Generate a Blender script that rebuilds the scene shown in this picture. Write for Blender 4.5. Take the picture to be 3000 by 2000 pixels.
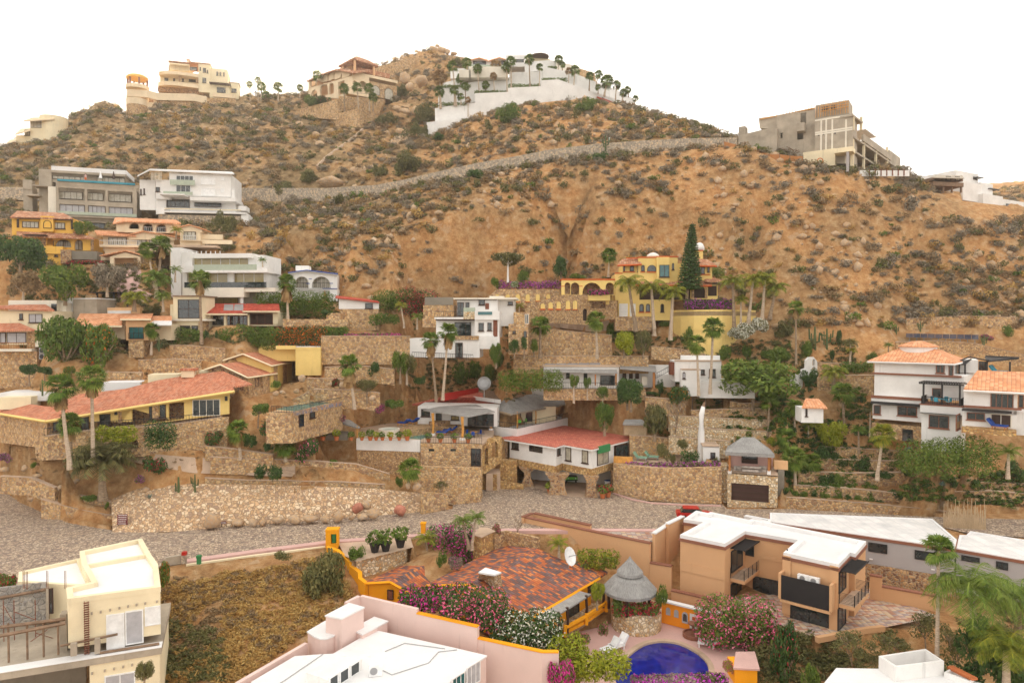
import bpy,math,random
import numpy as np
from mathutils import Vector as Ve,Matrix
from mathutils.geometry import tessellate_polygon
for o in list(bpy.data.objects):bpy.data.objects.remove(o)
S=bpy.context.scene
COL=S.collection
FPX,CX,CY,CAMZ=2000.0,1500.0,1000.0,24.0
PITCH=math.atan(45/2000)
cd=bpy.data.cameras.new('camera');cam=bpy.data.objects.new('camera',cd);COL.objects.link(cam)
cd.sensor_width=36;cd.lens=36*FPX/3000;cd.clip_start=1;cd.clip_end=60000
cam.location=(0,0,CAMZ);cam.rotation_euler=(math.pi/2-PITCH,0,0)
S.camera=cam
SUN_EL,SUN_AZ=math.radians(14),math.radians(-18)
w=bpy.data.worlds.new('World');S.world=w;w.use_nodes=True
nt=w.node_tree;bg=nt.nodes['Background'];sky=nt.nodes.new('ShaderNodeTexSky')
sky.sky_type='NISHITA';sky.sun_disc=False;sky.sun_elevation=SUN_EL;sky.sun_rotation=SUN_AZ
sky.air_density=1.0;sky.dust_density=2.0;sky.ozone_density=0.6;sky.altitude=100
mx=nt.nodes.new('ShaderNodeMix');mx.data_type='RGBA';mx.blend_type='MULTIPLY';mx.inputs[0].default_value=1
mx.inputs[7].default_value=(1.0,.94,.86,1)
hs=nt.nodes.new('ShaderNodeHueSaturation');hs.inputs['Saturation'].default_value=.3;nt.links.new(sky.outputs[0],hs.inputs['Color']);nt.links.new(hs.outputs[0],mx.inputs[6]);cl=nt.nodes.new('ShaderNodeMix');cl.data_type='RGBA';cl.blend_type='DARKEN';cl.inputs[0].default_value=1;SKYMAX=1.2;cl.inputs[7].default_value=(SKYMAX,SKYMAX*.955,SKYMAX*.89,1);nt.links.new(mx.outputs[2],cl.inputs[6]);nt.links.new(cl.outputs[2],bg.inputs[0]);bg.inputs[1].default_value=0.15
sd=bpy.data.lights.new('sun','SUN');sd.energy=2.0;sd.angle=math.radians(10);sd.color=(1,.82,.6)
so=bpy.data.objects.new('sun',sd);COL.objects.link(so)
sdir=Ve((math.sin(SUN_AZ)*math.cos(SUN_EL),math.cos(SUN_AZ)*math.cos(SUN_EL),math.sin(SUN_EL)))
so.rotation_euler=sdir.to_track_quat('Z','Y').to_euler();so.location=(0,0,200)
S.view_settings.view_transform='Standard';S.view_settings.look='None';S.view_settings.exposure=3.25
S.render.engine='CYCLES'
try:
 S.cycles.use_denoising=True;S.cycles.max_bounces=5;S.cycles.transparent_max_bounces=8
except Exception:pass
ZO=[0,0,1.0]
def zoom(x,y,s):ZO[:]=[x,y,s]
CT,ST=math.cos(PITCH),math.sin(PITCH)
def ray(x,y):
 u=(ZO[0]+x/ZO[2]-CX)/FPX;v=(CY-(ZO[1]+y/ZO[2]))/FPX
 return Ve((u,CT+v*ST,-ST+v*CT))
def atY(x,y,D):
 r=ray(x,y);k=D/r.y;return Ve((r.x*k,D,CAMZ+r.z*k))
def atZ(x,y,z):
 r=ray(x,y);k=(z-CAMZ)/r.z;return Ve((r.x*k,r.y*k,z))
def zD(x,y,D):return atY(x,y,D).z
def mpx(D):return D/FPX/ZO[2]
MATS={}
def srgb(c):
 return tuple(((v/255)/12.92 if v/255<=.04045 else((v/255+.055)/1.055)**2.4)for v in c)
class NB:
 def __init__(s,name,rough=.85,spec=.25):
  s.m=bpy.data.materials.new(name);s.m.use_nodes=True;s.t=s.m.node_tree
  s.b=s.t.nodes['Principled BSDF'];s.b.inputs['Roughness'].default_value=rough
  s.b.inputs['Specular IOR Level'].default_value=spec;MATS[name]=s.m
 def n(s,t,**k):
  n=s.t.nodes.new(t)
  for a,v in k.items():
   if a.startswith('_'):n.inputs[a[1:].replace('__',' ')].default_value=v
   else:setattr(n,a,v)
  return n
 def l(s,a,b):s.t.links.new(a,b)
 def coord(s,kind='UV',scale=(1,1,1)):
  c=s.n('ShaderNodeTexCoord');m=s.n('ShaderNodeMapping');m.inputs['Scale'].default_value=scale
  s.l(c.outputs[kind],m.inputs[0]);return m.outputs[0]
 def pos(s,scale=(1,1,1)):
  c=s.n('ShaderNodeNewGeometry');m=s.n('ShaderNodeMapping');m.inputs['Scale'].default_value=scale
  s.l(c.outputs['Position'],m.inputs[0]);return m.outputs[0]
 def noise(s,co,sc,det=4,rough=.6):
  n=s.n('ShaderNodeTexNoise',_Scale=sc,_Detail=det,_Roughness=rough);s.l(co,n.inputs['Vector']);return n.outputs[0]
 def vor(s,co,sc,feature='F1',out='Distance',rnd=1.0):
  n=s.n('ShaderNodeTexVoronoi',feature=feature,_Scale=sc,_Randomness=rnd);s.l(co,n.inputs['Vector']);return n.outputs[out]
 def ramp(s,fac,pts,interp='LINEAR'):
  r=s.n('ShaderNodeValToRGB');r.color_ramp.interpolation=interp;e=r.color_ramp.elements
  while len(e)<len(pts):e.new(.5)
  for i,(p,c)in enumerate(pts):e[i].position=p;e[i].color=(*c,1)if len(c)==3 else c
  s.l(fac,r.inputs[0]);return r.outputs[0]
 def mix(s,f,a,b,mode='MIX'):
  m=s.n('ShaderNodeMix',data_type='RGBA',blend_type=mode)
  for i,v in((0,f),(6,a),(7,b)):
   if isinstance(v,(int,float)):m.inputs[i].default_value=v
   elif isinstance(v,tuple):m.inputs[i].default_value=(*v,1)
   else:s.l(v,m.inputs[i])
  return m.outputs[2]
 def math(s,op,a,b=0.0):
  m=s.n('ShaderNodeMath',operation=op)
  for i,v in((0,a),(1,b)):
   if isinstance(v,(int,float)):m.inputs[i].default_value=v
   else:s.l(v,m.inputs[i])
  return m.outputs[0]
 def bump(s,h,strength=.5,dist=.05):
  b=s.n('ShaderNodeBump',_Strength=strength,_Distance=dist);s.l(h,b.inputs['Height']);s.l(b.outputs[0],s.b.inputs['Normal'])
 def col(s,c):
  if isinstance(c,tuple):s.b.inputs['Base Color'].default_value=(*c,1)
  else:s.l(c,s.b.inputs['Base Color'])
def stucco(name,c,var=.1,rough=.9,stain=.25):
 n=NB(name,rough);p=n.pos()
 a=n.noise(p,.35,5,.65);b=n.noise(n.pos((1,1,.12)),1.6,3)
 d=tuple(v*(1-stain)for v in c);l=tuple(min(1,v*(1+var))for v in c)
 k=n.ramp(a,[(.3,tuple(v*(1-var)for v in c)),(.7,l)])
 n.col(n.mix(n.ramp(b,[(.62,(0,0,0)),(.8,(1,1,1))]),k,d));n.bump(n.noise(p,9,2),.15,.03)
def plain(name,c,rough=.6,metal=0,spec=.4,var=.12):
 n=NB(name,rough,spec);n.b.inputs['Metallic'].default_value=metal
 a=n.noise(n.pos(),2.2,4);n.col(n.ramp(a,[(.3,tuple(v*(1-var)for v in c)),(.7,tuple(min(1,v*(1+var))for v in c))]))
def stone(name,cols,mortar,sc=2.2,mw=.06,co='UV',rough=.95):
 n=NB(name,rough);c=n.coord(co);w_=n.n('ShaderNodeTexNoise',_Scale=1.3,_Detail=2)
 n.l(c,w_.inputs['Vector']);cc=n.mix(.12,c,w_.outputs['Color'])
 e=n.vor(cc,sc,'DISTANCE_TO_EDGE');k=n.vor(cc,sc,'F1','Color')
 sep=n.n('ShaderNodeSeparateColor');n.l(k,sep.inputs[0])
 pts=[(i/len(cols),q)for i,q in enumerate(cols)]
 base=n.ramp(sep.outputs[0],pts,'CONSTANT')
 base=n.mix(n.noise(c,.25,4),base,n.mix(1,base,(1.25,1.12,.95),'MULTIPLY'))
 base=n.mix(.5,base,n.ramp(n.noise(c,9,3),[(.3,(.55,.55,.55)),(.7,(1.3,1.3,1.3))]),'MULTIPLY')
 n.col(n.mix(n.ramp(e,[(mw*.6,(1,1,1)),(mw*1.4,(0,0,0))]),base,mortar))
 n.bump(n.ramp(e,[(0,(0,0,0)),(mw*3,(1,1,1))]),.8,.12)
def tiles(name,cols,per=.28,row=.42,gap=(.10,.035,.02),bare=None):
 n=NB(name,.85);c=n.coord('UV');sx=n.n('ShaderNodeSeparateXYZ');n.l(c,sx.inputs[0])
 u=n.math('DIVIDE',sx.outputs[0],per);v=n.math('DIVIDE',sx.outputs[1],row)
 cb=n.n('ShaderNodeCombineXYZ');n.l(n.math('FLOOR',u),cb.inputs[0]);n.l(n.math('FLOOR',v),cb.inputs[1])
 wn=n.n('ShaderNodeTexWhiteNoise');wn.noise_dimensions='2D';n.l(cb.outputs[0],wn.inputs['Vector'])
 base=n.ramp(wn.outputs[0],[(i/len(cols),q)for i,q in enumerate(cols)],'CONSTANT')
 base=n.mix(.6,base,n.ramp(n.noise(c,.5,5),[(.3,(.7,.7,.7)),(.7,(1.25,1.2,1.15))]),'MULTIPLY')
 fu=n.math('FRACT',u);tri=n.math('ABSOLUTE',n.math('SUBTRACT',fu,.5));fv=n.math('FRACT',v)
 g=n.ramp(tri,[(.36,(0,0,0)),(.5,(.75,.75,.75))]);g2=n.ramp(fv,[(0,(.5,.5,.5)),(.14,(0,0,0))])
 n.col(n.mix(n.mix(1,g,g2,'LIGHTEN'),base,gap))
 n.bump(n.math('SUBTRACT',n.math('MULTIPLY',fv,.25),n.math('MULTIPLY',tri,1.6)),.8,.08)
def thatch(name,a,b):
 n=NB(name,.95);c=n.coord('UV',(9,.9,1));k=n.noise(c,2.2,5,.75)
 n.col(n.mix(.5,n.ramp(k,[(.3,a),(.7,b)]),n.ramp(n.noise(n.coord('UV'),.7,4),[(.3,(.6,)*3),(.7,(1.3,)*3)]),'MULTIPLY'));n.bump(k,1,.12)
def leafmat(name,cols,sc=.8):
 n=NB(name,.7,.3);oi=n.n('ShaderNodeObjectInfo');g=n.n('ShaderNodeNewGeometry')
 f=n.noise(n.pos(),sc,3);r=n.math('ADD',n.math('MULTIPLY',n.math('ADD',f,n.math('MULTIPLY',g.outputs['Random Per Island'],.55)),.7),n.math('MULTIPLY',oi.outputs['Random'],.12))
 n.col(n.ramp(r,[(.25+.55*i/max(1,len(cols)-1),q)for i,q in enumerate(cols)]))
 n.b.inputs['Subsurface Weight'].default_value=0
 tr=n.n('ShaderNodeBsdfTranslucent');n.l(n.b.inputs['Base Color'].links[0].from_socket,tr.inputs[0])
 ms=n.n('ShaderNodeMixShader');ms.inputs[0].default_value=.22;out=n.t.nodes['Material Output']
 n.l(n.b.outputs[0],ms.inputs[1]);n.l(tr.outputs[0],ms.inputs[2]);n.l(ms.outputs[0],out.inputs[0])
stucco('white',(.78,.76,.74));stucco('cream',(.80,.69,.48));stucco('offwhite',(.76,.70,.60));stucco('pale_cream',(.78,.63,.44))
stucco('yellow',(.80,.47,.10));stucco('lemon',(.82,.60,.22));stucco('gold',(.86,.36,.012),.06,stain=.1);stucco('orange_wall',(.86,.30,.02),.06,stain=.15)
stucco('pink',(.74,.56,.51),.05);stucco('salmon',(.72,.40,.30));stucco('beige',(.62,.36,.19),.04,stain=.08);stucco('grey_wall',(.40,.37,.37),.04,stain=.1)
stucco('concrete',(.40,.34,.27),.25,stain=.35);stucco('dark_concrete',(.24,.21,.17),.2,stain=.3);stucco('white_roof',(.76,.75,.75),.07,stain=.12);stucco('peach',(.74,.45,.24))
stucco('trim_brown',(.26,.11,.07),.1);stucco('pinkstep',(.60,.38,.34),.1);stucco('paving',(.50,.36,.26),.25,stain=.3);stucco('red_trim',(.60,.12,.03),.1);stucco('green_paint',(.05,.22,.08),.1)
plain('glass',(.022,.03,.034),.06,0,.9,.3);plain('curtain_glass',(.42,.38,.30),.12,0,.7,.25);plain('amber_glass',(.33,.25,.09),.10,0,.8,.1)
plain('glass_rail',(.35,.40,.30),.08,0,.8);plain('teal_glass',(.02,.12,.13),.08,0,.8,.3)
plain('black_metal',(.018,.016,.018),.5);plain('dark_brown',(.05,.022,.014),.6);plain('wood',(.42,.17,.05),.7);plain('old_wood',(.22,.14,.09),.9,var=.3)
plain('yellow_wood',(.62,.30,.07),.8,var=.3);plain('white_plastic',(.8,.8,.8),.4);plain('blue_cloth',(.012,.06,.30),.8);plain('teal_cloth',(.05,.28,.38),.8);plain('green_cloth',(.25,.42,.30),.8)
plain('terracotta',(.50,.15,.05),.8);plain('red_paint',(.45,.02,.015),.35,var=.03);plain('solar',(.035,.045,.08),.15,0,.8,.2);plain('grey_solar',(.30,.29,.30),.25,0,.7,.06)
plain('garage_brown',(.06,.025,.02),.6);plain('metal',(.35,.35,.36),.4,.6);plain('lime',(.15,.55,.05),.5);plain('window_blind',(.42,.41,.43),.7);plain('yellow_tarp',(.65,.50,.01),.6);plain('rust',(.20,.07,.04),.9)
plain('sign_red',(.16,.02,.03),.6,var=.05);plain('sign_white',(.75,.72,.70),.7,var=.02);plain('cushion_check',(.45,.40,.36),.9,var=.5);plain('rock_red',(.45,.18,.12),.9,var=.3)
SC=[(.60,.41,.22),(.46,.28,.14),(.66,.49,.30),(.52,.33,.16),(.34,.21,.13),(.66,.46,.25),(.56,.38,.24)]
stone('stone',SC,(.44,.32,.21),3.0);stone('stone_small',SC,(.36,.25,.16),4.4);stone('stone_pale',[(.72,.60,.42),(.62,.46,.28),(.80,.72,.58),(.55,.36,.18),(.70,.56,.36)],(.46,.36,.25),3.4,.08)
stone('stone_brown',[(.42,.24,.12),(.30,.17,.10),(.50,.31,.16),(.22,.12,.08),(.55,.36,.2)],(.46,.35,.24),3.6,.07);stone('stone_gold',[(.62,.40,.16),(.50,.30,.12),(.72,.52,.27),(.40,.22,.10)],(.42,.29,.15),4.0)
stone('stone_grey',[(.42,.36,.30),(.55,.47,.38),(.34,.29,.25),(.62,.50,.36)],(.40,.35,.29),3.0);stone('rubble',[(.62,.44,.28),(.70,.54,.38),(.50,.33,.20),(.74,.61,.46),(.58,.40,.26),(.38,.27,.2)],(.36,.24,.15),2.6,.06)
stone('cobble',[(.50,.40,.31),(.38,.30,.25),(.57,.46,.36),(.27,.21,.19),(.62,.52,.42),(.45,.35,.28)],(.25,.19,.15),4.0,.07)
stone('block',[(.30,.29,.28),(.36,.34,.32),(.26,.25,.25)],(.42,.39,.36),2.6,.04);stone('talavera',[(.30,.22,.18),(.45,.25,.16),(.22,.22,.32),(.5,.36,.26)],(.4,.33,.27),3.0,.05)
tiles('tile_orange',[(.56,.21,.12),(.63,.26,.15),(.50,.18,.10),(.60,.28,.18)]);tiles('tile_peach',[(.74,.36,.19),(.80,.42,.24),(.68,.30,.15)],.42,.5,(.36,.14,.08))
tiles('tile_red',[(.45,.07,.04),(.52,.10,.06),(.40,.06,.04)],.35,.45,(.20,.03,.02));tiles('tile_brick',[(.58,.17,.12),(.64,.22,.15),(.52,.14,.10)],.3,.3,(.40,.11,.08))
tiles('tile_mixed',[(.55,.15,.05),(.22,.10,.08),(.62,.22,.08),(.15,.10,.10),(.42,.13,.07),(.20,.13,.13)],.33,.48,(.07,.04,.035));tiles('tile_brown',[(.45,.20,.11),(.52,.26,.15),(.38,.17,.1),(.56,.34,.22)],.4,.5,(.2,.08,.05))
tiles('paver',[(.55,.38,.30),(.42,.22,.15),(.50,.42,.36),(.60,.45,.30),(.36,.28,.27)],.55,.3,(.3,.22,.18));tiles('white_tile',[(.76,.74,.74),(.70,.69,.69)],1.3,4,(.62,.61,.61))
tiles('garage_white',[(.78,.77,.76),(.76,.75,.75)],9,.5,(.5,.5,.5))
thatch('thatch',(.17,.165,.165),(.50,.48,.46));thatch('palapa_flat',(.20,.19,.19),(.52,.49,.46));thatch('straw',(.40,.28,.16),(.66,.50,.33))
leafmat('leaf_green',[(.05,.09,.015),(.10,.165,.024),(.19,.24,.04)]);leafmat('leaf_dark',[(.024,.055,.014),(.05,.105,.026),(.10,.16,.035)]);leafmat('leaf_yellow',[(.12,.17,.012),(.25,.29,.02),(.38,.38,.03)])
leafmat('leaf_olive',[(.06,.075,.025),(.13,.13,.045),(.23,.20,.07)]);leafmat('leaf_dry',[(.14,.09,.05),(.27,.18,.09),(.40,.28,.15)]);leafmat('leaf_grey',[(.12,.10,.075),(.23,.19,.14),(.36,.30,.22)])
leafmat('leaf_gold',[(.26,.14,.04),(.46,.27,.08),(.60,.42,.15)]);leafmat('palm_green',[(.05,.10,.014),(.11,.18,.022),(.23,.29,.045)]);leafmat('palm_yellow',[(.08,.12,.012),(.18,.22,.02),(.36,.32,.03)])
leafmat('palm_dead',[(.18,.10,.04),(.34,.20,.08),(.46,.30,.14)]);leafmat('fl_magenta',[(.45,.012,.18),(.66,.03,.30),(.80,.10,.42)]);leafmat('fl_red',[(.30,.012,.03),(.45,.02,.05),(.55,.05,.08)])
leafmat('fl_pink',[(.66,.05,.16),(.80,.12,.26),(.85,.3,.4)]);leafmat('fl_white',[(.62,.56,.42),(.75,.72,.6),(.8,.8,.74)]);leafmat('fl_orange',[(.6,.12,.01),(.7,.2,.02),(.75,.1,.02)]);leafmat('fl_purple',[(.34,.015,.34),(.52,.04,.48),(.64,.10,.58)])
leafmat('agave',[(.08,.14,.12),(.16,.24,.21),(.26,.33,.28)]);leafmat('cactus_green',[(.05,.09,.03),(.09,.13,.05),(.15,.18,.07)])
n=NB('bark',.95);n.col(n.ramp(n.noise(n.pos((1,1,4)),2.5,4),[(.3,(.16,.11,.075)),(.7,(.42,.31,.21))]))
n=NB('bark_pale',.95);n.col(n.ramp(n.noise(n.pos((1,1,4)),2.5,4),[(.3,(.34,.25,.18)),(.7,(.62,.50,.38))]))
n=NB('rock',.95);p=n.pos();k=n.noise(p,.6,6,.7);n.col(n.mix(n.ramp(n.noise(p,3,4),[(.35,(0,0,0)),(.7,(1,1,1))]),n.ramp(k,[(.3,(.50,.27,.12)),(.5,(.66,.42,.22)),(.7,(.74,.56,.38))]),(.46,.36,.28)));n.bump(n.noise(p,2,6,.8),.8,.4)
n=NB('water_pool',.05,.6);n.col(n.ramp(n.noise(n.pos(),.8,3),[(.3,(.02,.20,.20)),(.7,(.04,.28,.27))]));n.bump(n.noise(n.pos(),2.5,3),.15,.05)
n=NB('water_blue',.05,.6);n.col(n.ramp(n.vor(n.pos(),1.2,'F1','Distance'),[(.1,(.004,.01,.16)),(.8,(.010,.02,.26))]));n.bump(n.noise(n.pos(),1.2,3),.12,.05)
n=NB('sea_water',.12,.5);n.col((.10,.16,.2));n.bump(n.noise(n.pos(),.05,4),.3,1)
n=NB('dry_soil',.95);p=n.pos();n.col(n.ramp(n.noise(p,1.3,6,.7),[(.3,(.26,.15,.07)),(.5,(.40,.25,.12)),(.72,(.52,.36,.21))]));n.bump(n.noise(p,6,5),.5,.1)
n=NB('lawn',.95);p=n.pos();n.col(n.ramp(n.noise(p,2.3,6,.7),[(.3,(.05,.08,.02)),(.5,(.09,.13,.03)),(.72,(.2,.17,.07))]));n.bump(n.noise(p,12,5),.5,.1)
n=NB('hill_ground',.97);p=n.pos();a=n.noise(p,.09,6,.65);b=n.noise(p,.8,6,.7)
g=n.ramp(b,[(.26,(.30,.15,.065)),(.42,(.52,.25,.095)),(.55,(.63,.35,.15)),(.72,(.72,.50,.31))])
g2=n.ramp(b,[(.26,(.15,.10,.055)),(.45,(.27,.18,.09)),(.6,(.40,.27,.14)),(.75,(.52,.38,.22))])
v=n.vor(p,1.1,'F1','Color');sp=n.n('ShaderNodeSeparateColor');n.l(v,sp.inputs[0])
rk=n.ramp(sp.outputs[0],[(0,(0,0,0)),(.78,(0,0,0)),(.80,(.7,.7,.7))],'CONSTANT')
at=n.n('ShaderNodeAttribute',attribute_name='lush')
g=n.mix(n.math('ADD',n.math('MULTIPLY',n.ramp(a,[(.42,(0,0,0)),(.6,(1,1,1))]),.55),n.math('MULTIPLY',at.outputs['Fac'],.6)),g,g2)
n.col(n.mix(n.math('MULTIPLY',rk,n.ramp(n.noise(p,.25,3),[(.5,(0,0,0)),(.62,(.8,.8,.8))])),g,(.60,.43,.28)));n.bump(n.noise(p,1.6,8,.8),1,.5)
class MB:
 def __init__(s):s.v=[];s.f=[]
 def face(s,pts):
  k=len(s.v);s.v+=[Ve(p)for p in pts];s.f.append(tuple(range(k,k+len(pts))));return s
 def hexa(s,b,t):
  n=len(b);k=len(s.v);s.v+=[Ve(p)for p in b]+[Ve(p)for p in t]
  s.f.append(tuple(k+i for i in reversed(range(n))));s.f.append(tuple(k+n+i for i in range(n)))
  for i in range(n):j=(i+1)%n;s.f.append((k+i,k+j,k+n+j,k+n+i))
  return s
 def prism(s,xy,z0,z1):
  a=sum(xy[i][0]*xy[(i+1)%len(xy)][1]-xy[(i+1)%len(xy)][0]*xy[i][1]for i in range(len(xy)))
  if a<0:xy=xy[::-1]
  return s.hexa([(p[0],p[1],z0)for p in xy],[(p[0],p[1],z1)for p in xy])
 def lbox(s,fr,x0,x1,y0,y1,z0,z1):
  c=[fr.w(x,y,0)for x,y in((x0,y0),(x1,y0),(x1,y1),(x0,y1))]
  return s.prism([(p.x,p.y)for p in c],min(z0,z1),max(z0,z1))
 def fbox(s,fr,x0,y0,x1,y1,yo=0,d=.1):
  a=fr.f(x0,y0,yo);b=fr.f(x1,y1,yo);return s.lbox(fr,min(a[0],b[0]),max(a[0],b[0]),yo,yo+d,b[1],a[1])
 def bar(s,a,b,r=.05,n=4,r2=None):
  a=Ve(a);b=Ve(b);d=b-a
  if d.length<1e-6:return s
  u=d.orthogonal().normalized()if abs(d.normalized().z)<.99 else Ve((1,0,0));w_=d.normalized().cross(u)
  r2=r if r2 is None else r2
  o=[(math.cos(2*math.pi*(i+.5)/n),math.sin(2*math.pi*(i+.5)/n))for i in range(n)]
  return s.hexa([a+(u*c+w_*q)*r for c,q in o],[b+(u*c+w_*q)*r2 for c,q in o])
 def tube(s,pts,rad,n=6):
  k0=len(s.v);P=[Ve(p)for p in pts];m=len(P)
  for i,p in enumerate(P):
   d=(P[min(i+1,m-1)]-P[max(i-1,0)]).normalized();u=d.cross(Ve((0,0,1)));
   u=Ve((1,0,0))if u.length<.05 else u.normalized();q=d.cross(u);r=rad[i]if hasattr(rad,'__len__')else rad
   s.v+=[p+(u*math.cos(2*math.pi*j/n)+q*math.sin(2*math.pi*j/n))*r for j in range(n)]
  for i in range(m-1):
   for j in range(n):a=k0+i*n+j;b=k0+i*n+(j+1)%n;s.f.append((a,b,b+n,a+n))
  s.f.append(tuple(k0+j for j in reversed(range(n))));s.f.append(tuple(k0+(m-1)*n+j for j in range(n)));return s
 def lathe(s,c,prof,n=16):
  c=Ve(c);k0=len(s.v);m=len(prof)
  for r,z in prof:s.v+=[c+Ve((r*math.cos(2*math.pi*j/n),r*math.sin(2*math.pi*j/n),z))for j in range(n)]
  for i in range(m-1):
   for j in range(n):a=k0+i*n+j;b=k0+i*n+(j+1)%n;s.f.append((a,b,b+n,a+n))
  s.f.append(tuple(k0+j for j in reversed(range(n))));s.f.append(tuple(k0+(m-1)*n+j for j in range(n)));return s
 def slab(s,pts,t):
  return s.hexa([Ve(p)-Ve((0,0,t))for p in pts],pts)if newell(pts).z>0 else s.hexa([Ve(p)-Ve((0,0,t))for p in pts[::-1]],pts[::-1])
 def holed(s,fr,outer,holes,yo=0,t=.3):
  loops=[outer]+holes;vs=[Ve((a,b,0))for l in loops for a,b in l]
  k=len(s.v);n=len(vs)
  s.v+=[fr.w(p.x,yo,0)+Ve((0,0,p.y-fr.o.z))if False else fr.wz(p.x,yo,p.y)for p in vs]+[fr.wz(p.x,yo+t,p.y)for p in vs]
  for tri in tessellate_polygon([[Ve((a,b,0))for a,b in l]for l in loops]):
   s.f.append((k+tri[0],k+tri[1],k+tri[2]));s.f.append((k+n+tri[2],k+n+tri[1],k+n+tri[0]))
  i0=0
  for l in loops:
   m=len(l)
   for i in range(m):j=(i+1)%m;s.f.append((k+i0+i,k+i0+j,k+n+i0+j,k+n+i0+i))
   i0+=m
  return s
 def arr(s,V,Fc):
  k=len(s.v);s.v+=[Ve(p)for p in V];s.f+=[tuple(k+i for i in f)for f in Fc];return s
def newell(p):
 n=Ve((0,0,0));p=[Ve(q)for q in p]
 for i in range(len(p)):
  a=p[i];b=p[(i+1)%len(p)];n+=Ve(((a.y-b.y)*(a.z+b.z),(a.z-b.z)*(a.x+b.x),(a.x-b.x)*(a.y+b.y)))
 return n
def mesh_from(name,mb,mat,off=Ve((0,0,0)),uv=True,smooth=False):
 me=bpy.data.meshes.new(name);off=Ve(off)
 me.from_pydata([tuple(p-off)for p in mb.v],[],mb.f)
 if uv:
  ul=me.uv_layers.new(name='UVMap');data=np.zeros((len(me.loops),2));i=0
  for f in mb.f:
   P=[mb.v[q]for q in f];n=newell(P)
   n=n.normalized()if n.length>1e-9 else Ve((0,0,1))
   if abs(n.z)>.995:h=Ve((1,0,0));q=Ve((0,1,0))
   else:
    h=Ve((-n.y,n.x,0)).normalized();q=n.cross(h)
   for p in P:data[i]=(p.dot(h),p.dot(q));i+=1
  ul.data.foreach_set('uv',data.ravel())
 me.materials.append(MATS[mat])
 if smooth:me.polygons.foreach_set('use_smooth',[True]*len(me.polygons))
 return me
def tagit(o,label=None,cat=None,group=None,kind=None):
 for k,v in(('label',label),('category',cat),('group',group),('kind',kind)):
  if v:o[k]=v
 return o
class Fr:
 def __init__(s,x,y,D,yaw=0,P=None):
  s.o=atY(x,y,D)if P is None else Ve(P);a=math.radians(yaw);s.yaw=yaw
  s.X=Ve((math.cos(a),math.sin(a),0));s.Y=Ve((-math.sin(a),math.cos(a),0))
 def w(s,x,y,z=0):return s.o+s.X*x+s.Y*y+Ve((0,0,z))
 def wz(s,x,y,z):p=s.o+s.X*x+s.Y*y;return Ve((p.x,p.y,z))
 def f(s,x,y,yo=0):
  r=ray(x,y);c=Ve((0,0,CAMZ));q=s.o+s.Y*yo;k=(q-c).dot(s.Y)/r.dot(s.Y);p=c+r*k
  return((p-s.o).dot(s.X),p.z)
 def right(s,x,yo=0):return Fr(0,0,0,s.yaw+90,P=s.w(x,yo))
 def left(s,x,yo=0):return Fr(0,0,0,s.yaw-90,P=s.w(x,yo))
def loop_of(fr,h,yo=0):
 k=h[0];x0,y0,x1,y1=h[1:5];a=fr.f(x0,y0,yo);b=fr.f(x1,y1,yo);X0,X1=min(a[0],b[0]),max(a[0],b[0]);Zb,Zt=min(a[1],b[1]),max(a[1],b[1])
 if k=='r':return[(X0,Zb),(X1,Zb),(X1,Zt),(X0,Zt)]
 r=min((X1-X0)/2,(Zt-Zb)*.9)if k=='a' else(Zt-Zb)*.35;c=(X0+X1)/2;hw=(X1-X0)/2
 return[(X0,Zb),(X1,Zb)]+[(c+hw*math.cos(math.pi*i/8),Zt-r+r*math.sin(math.pi*i/8))for i in range(9)]
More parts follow.
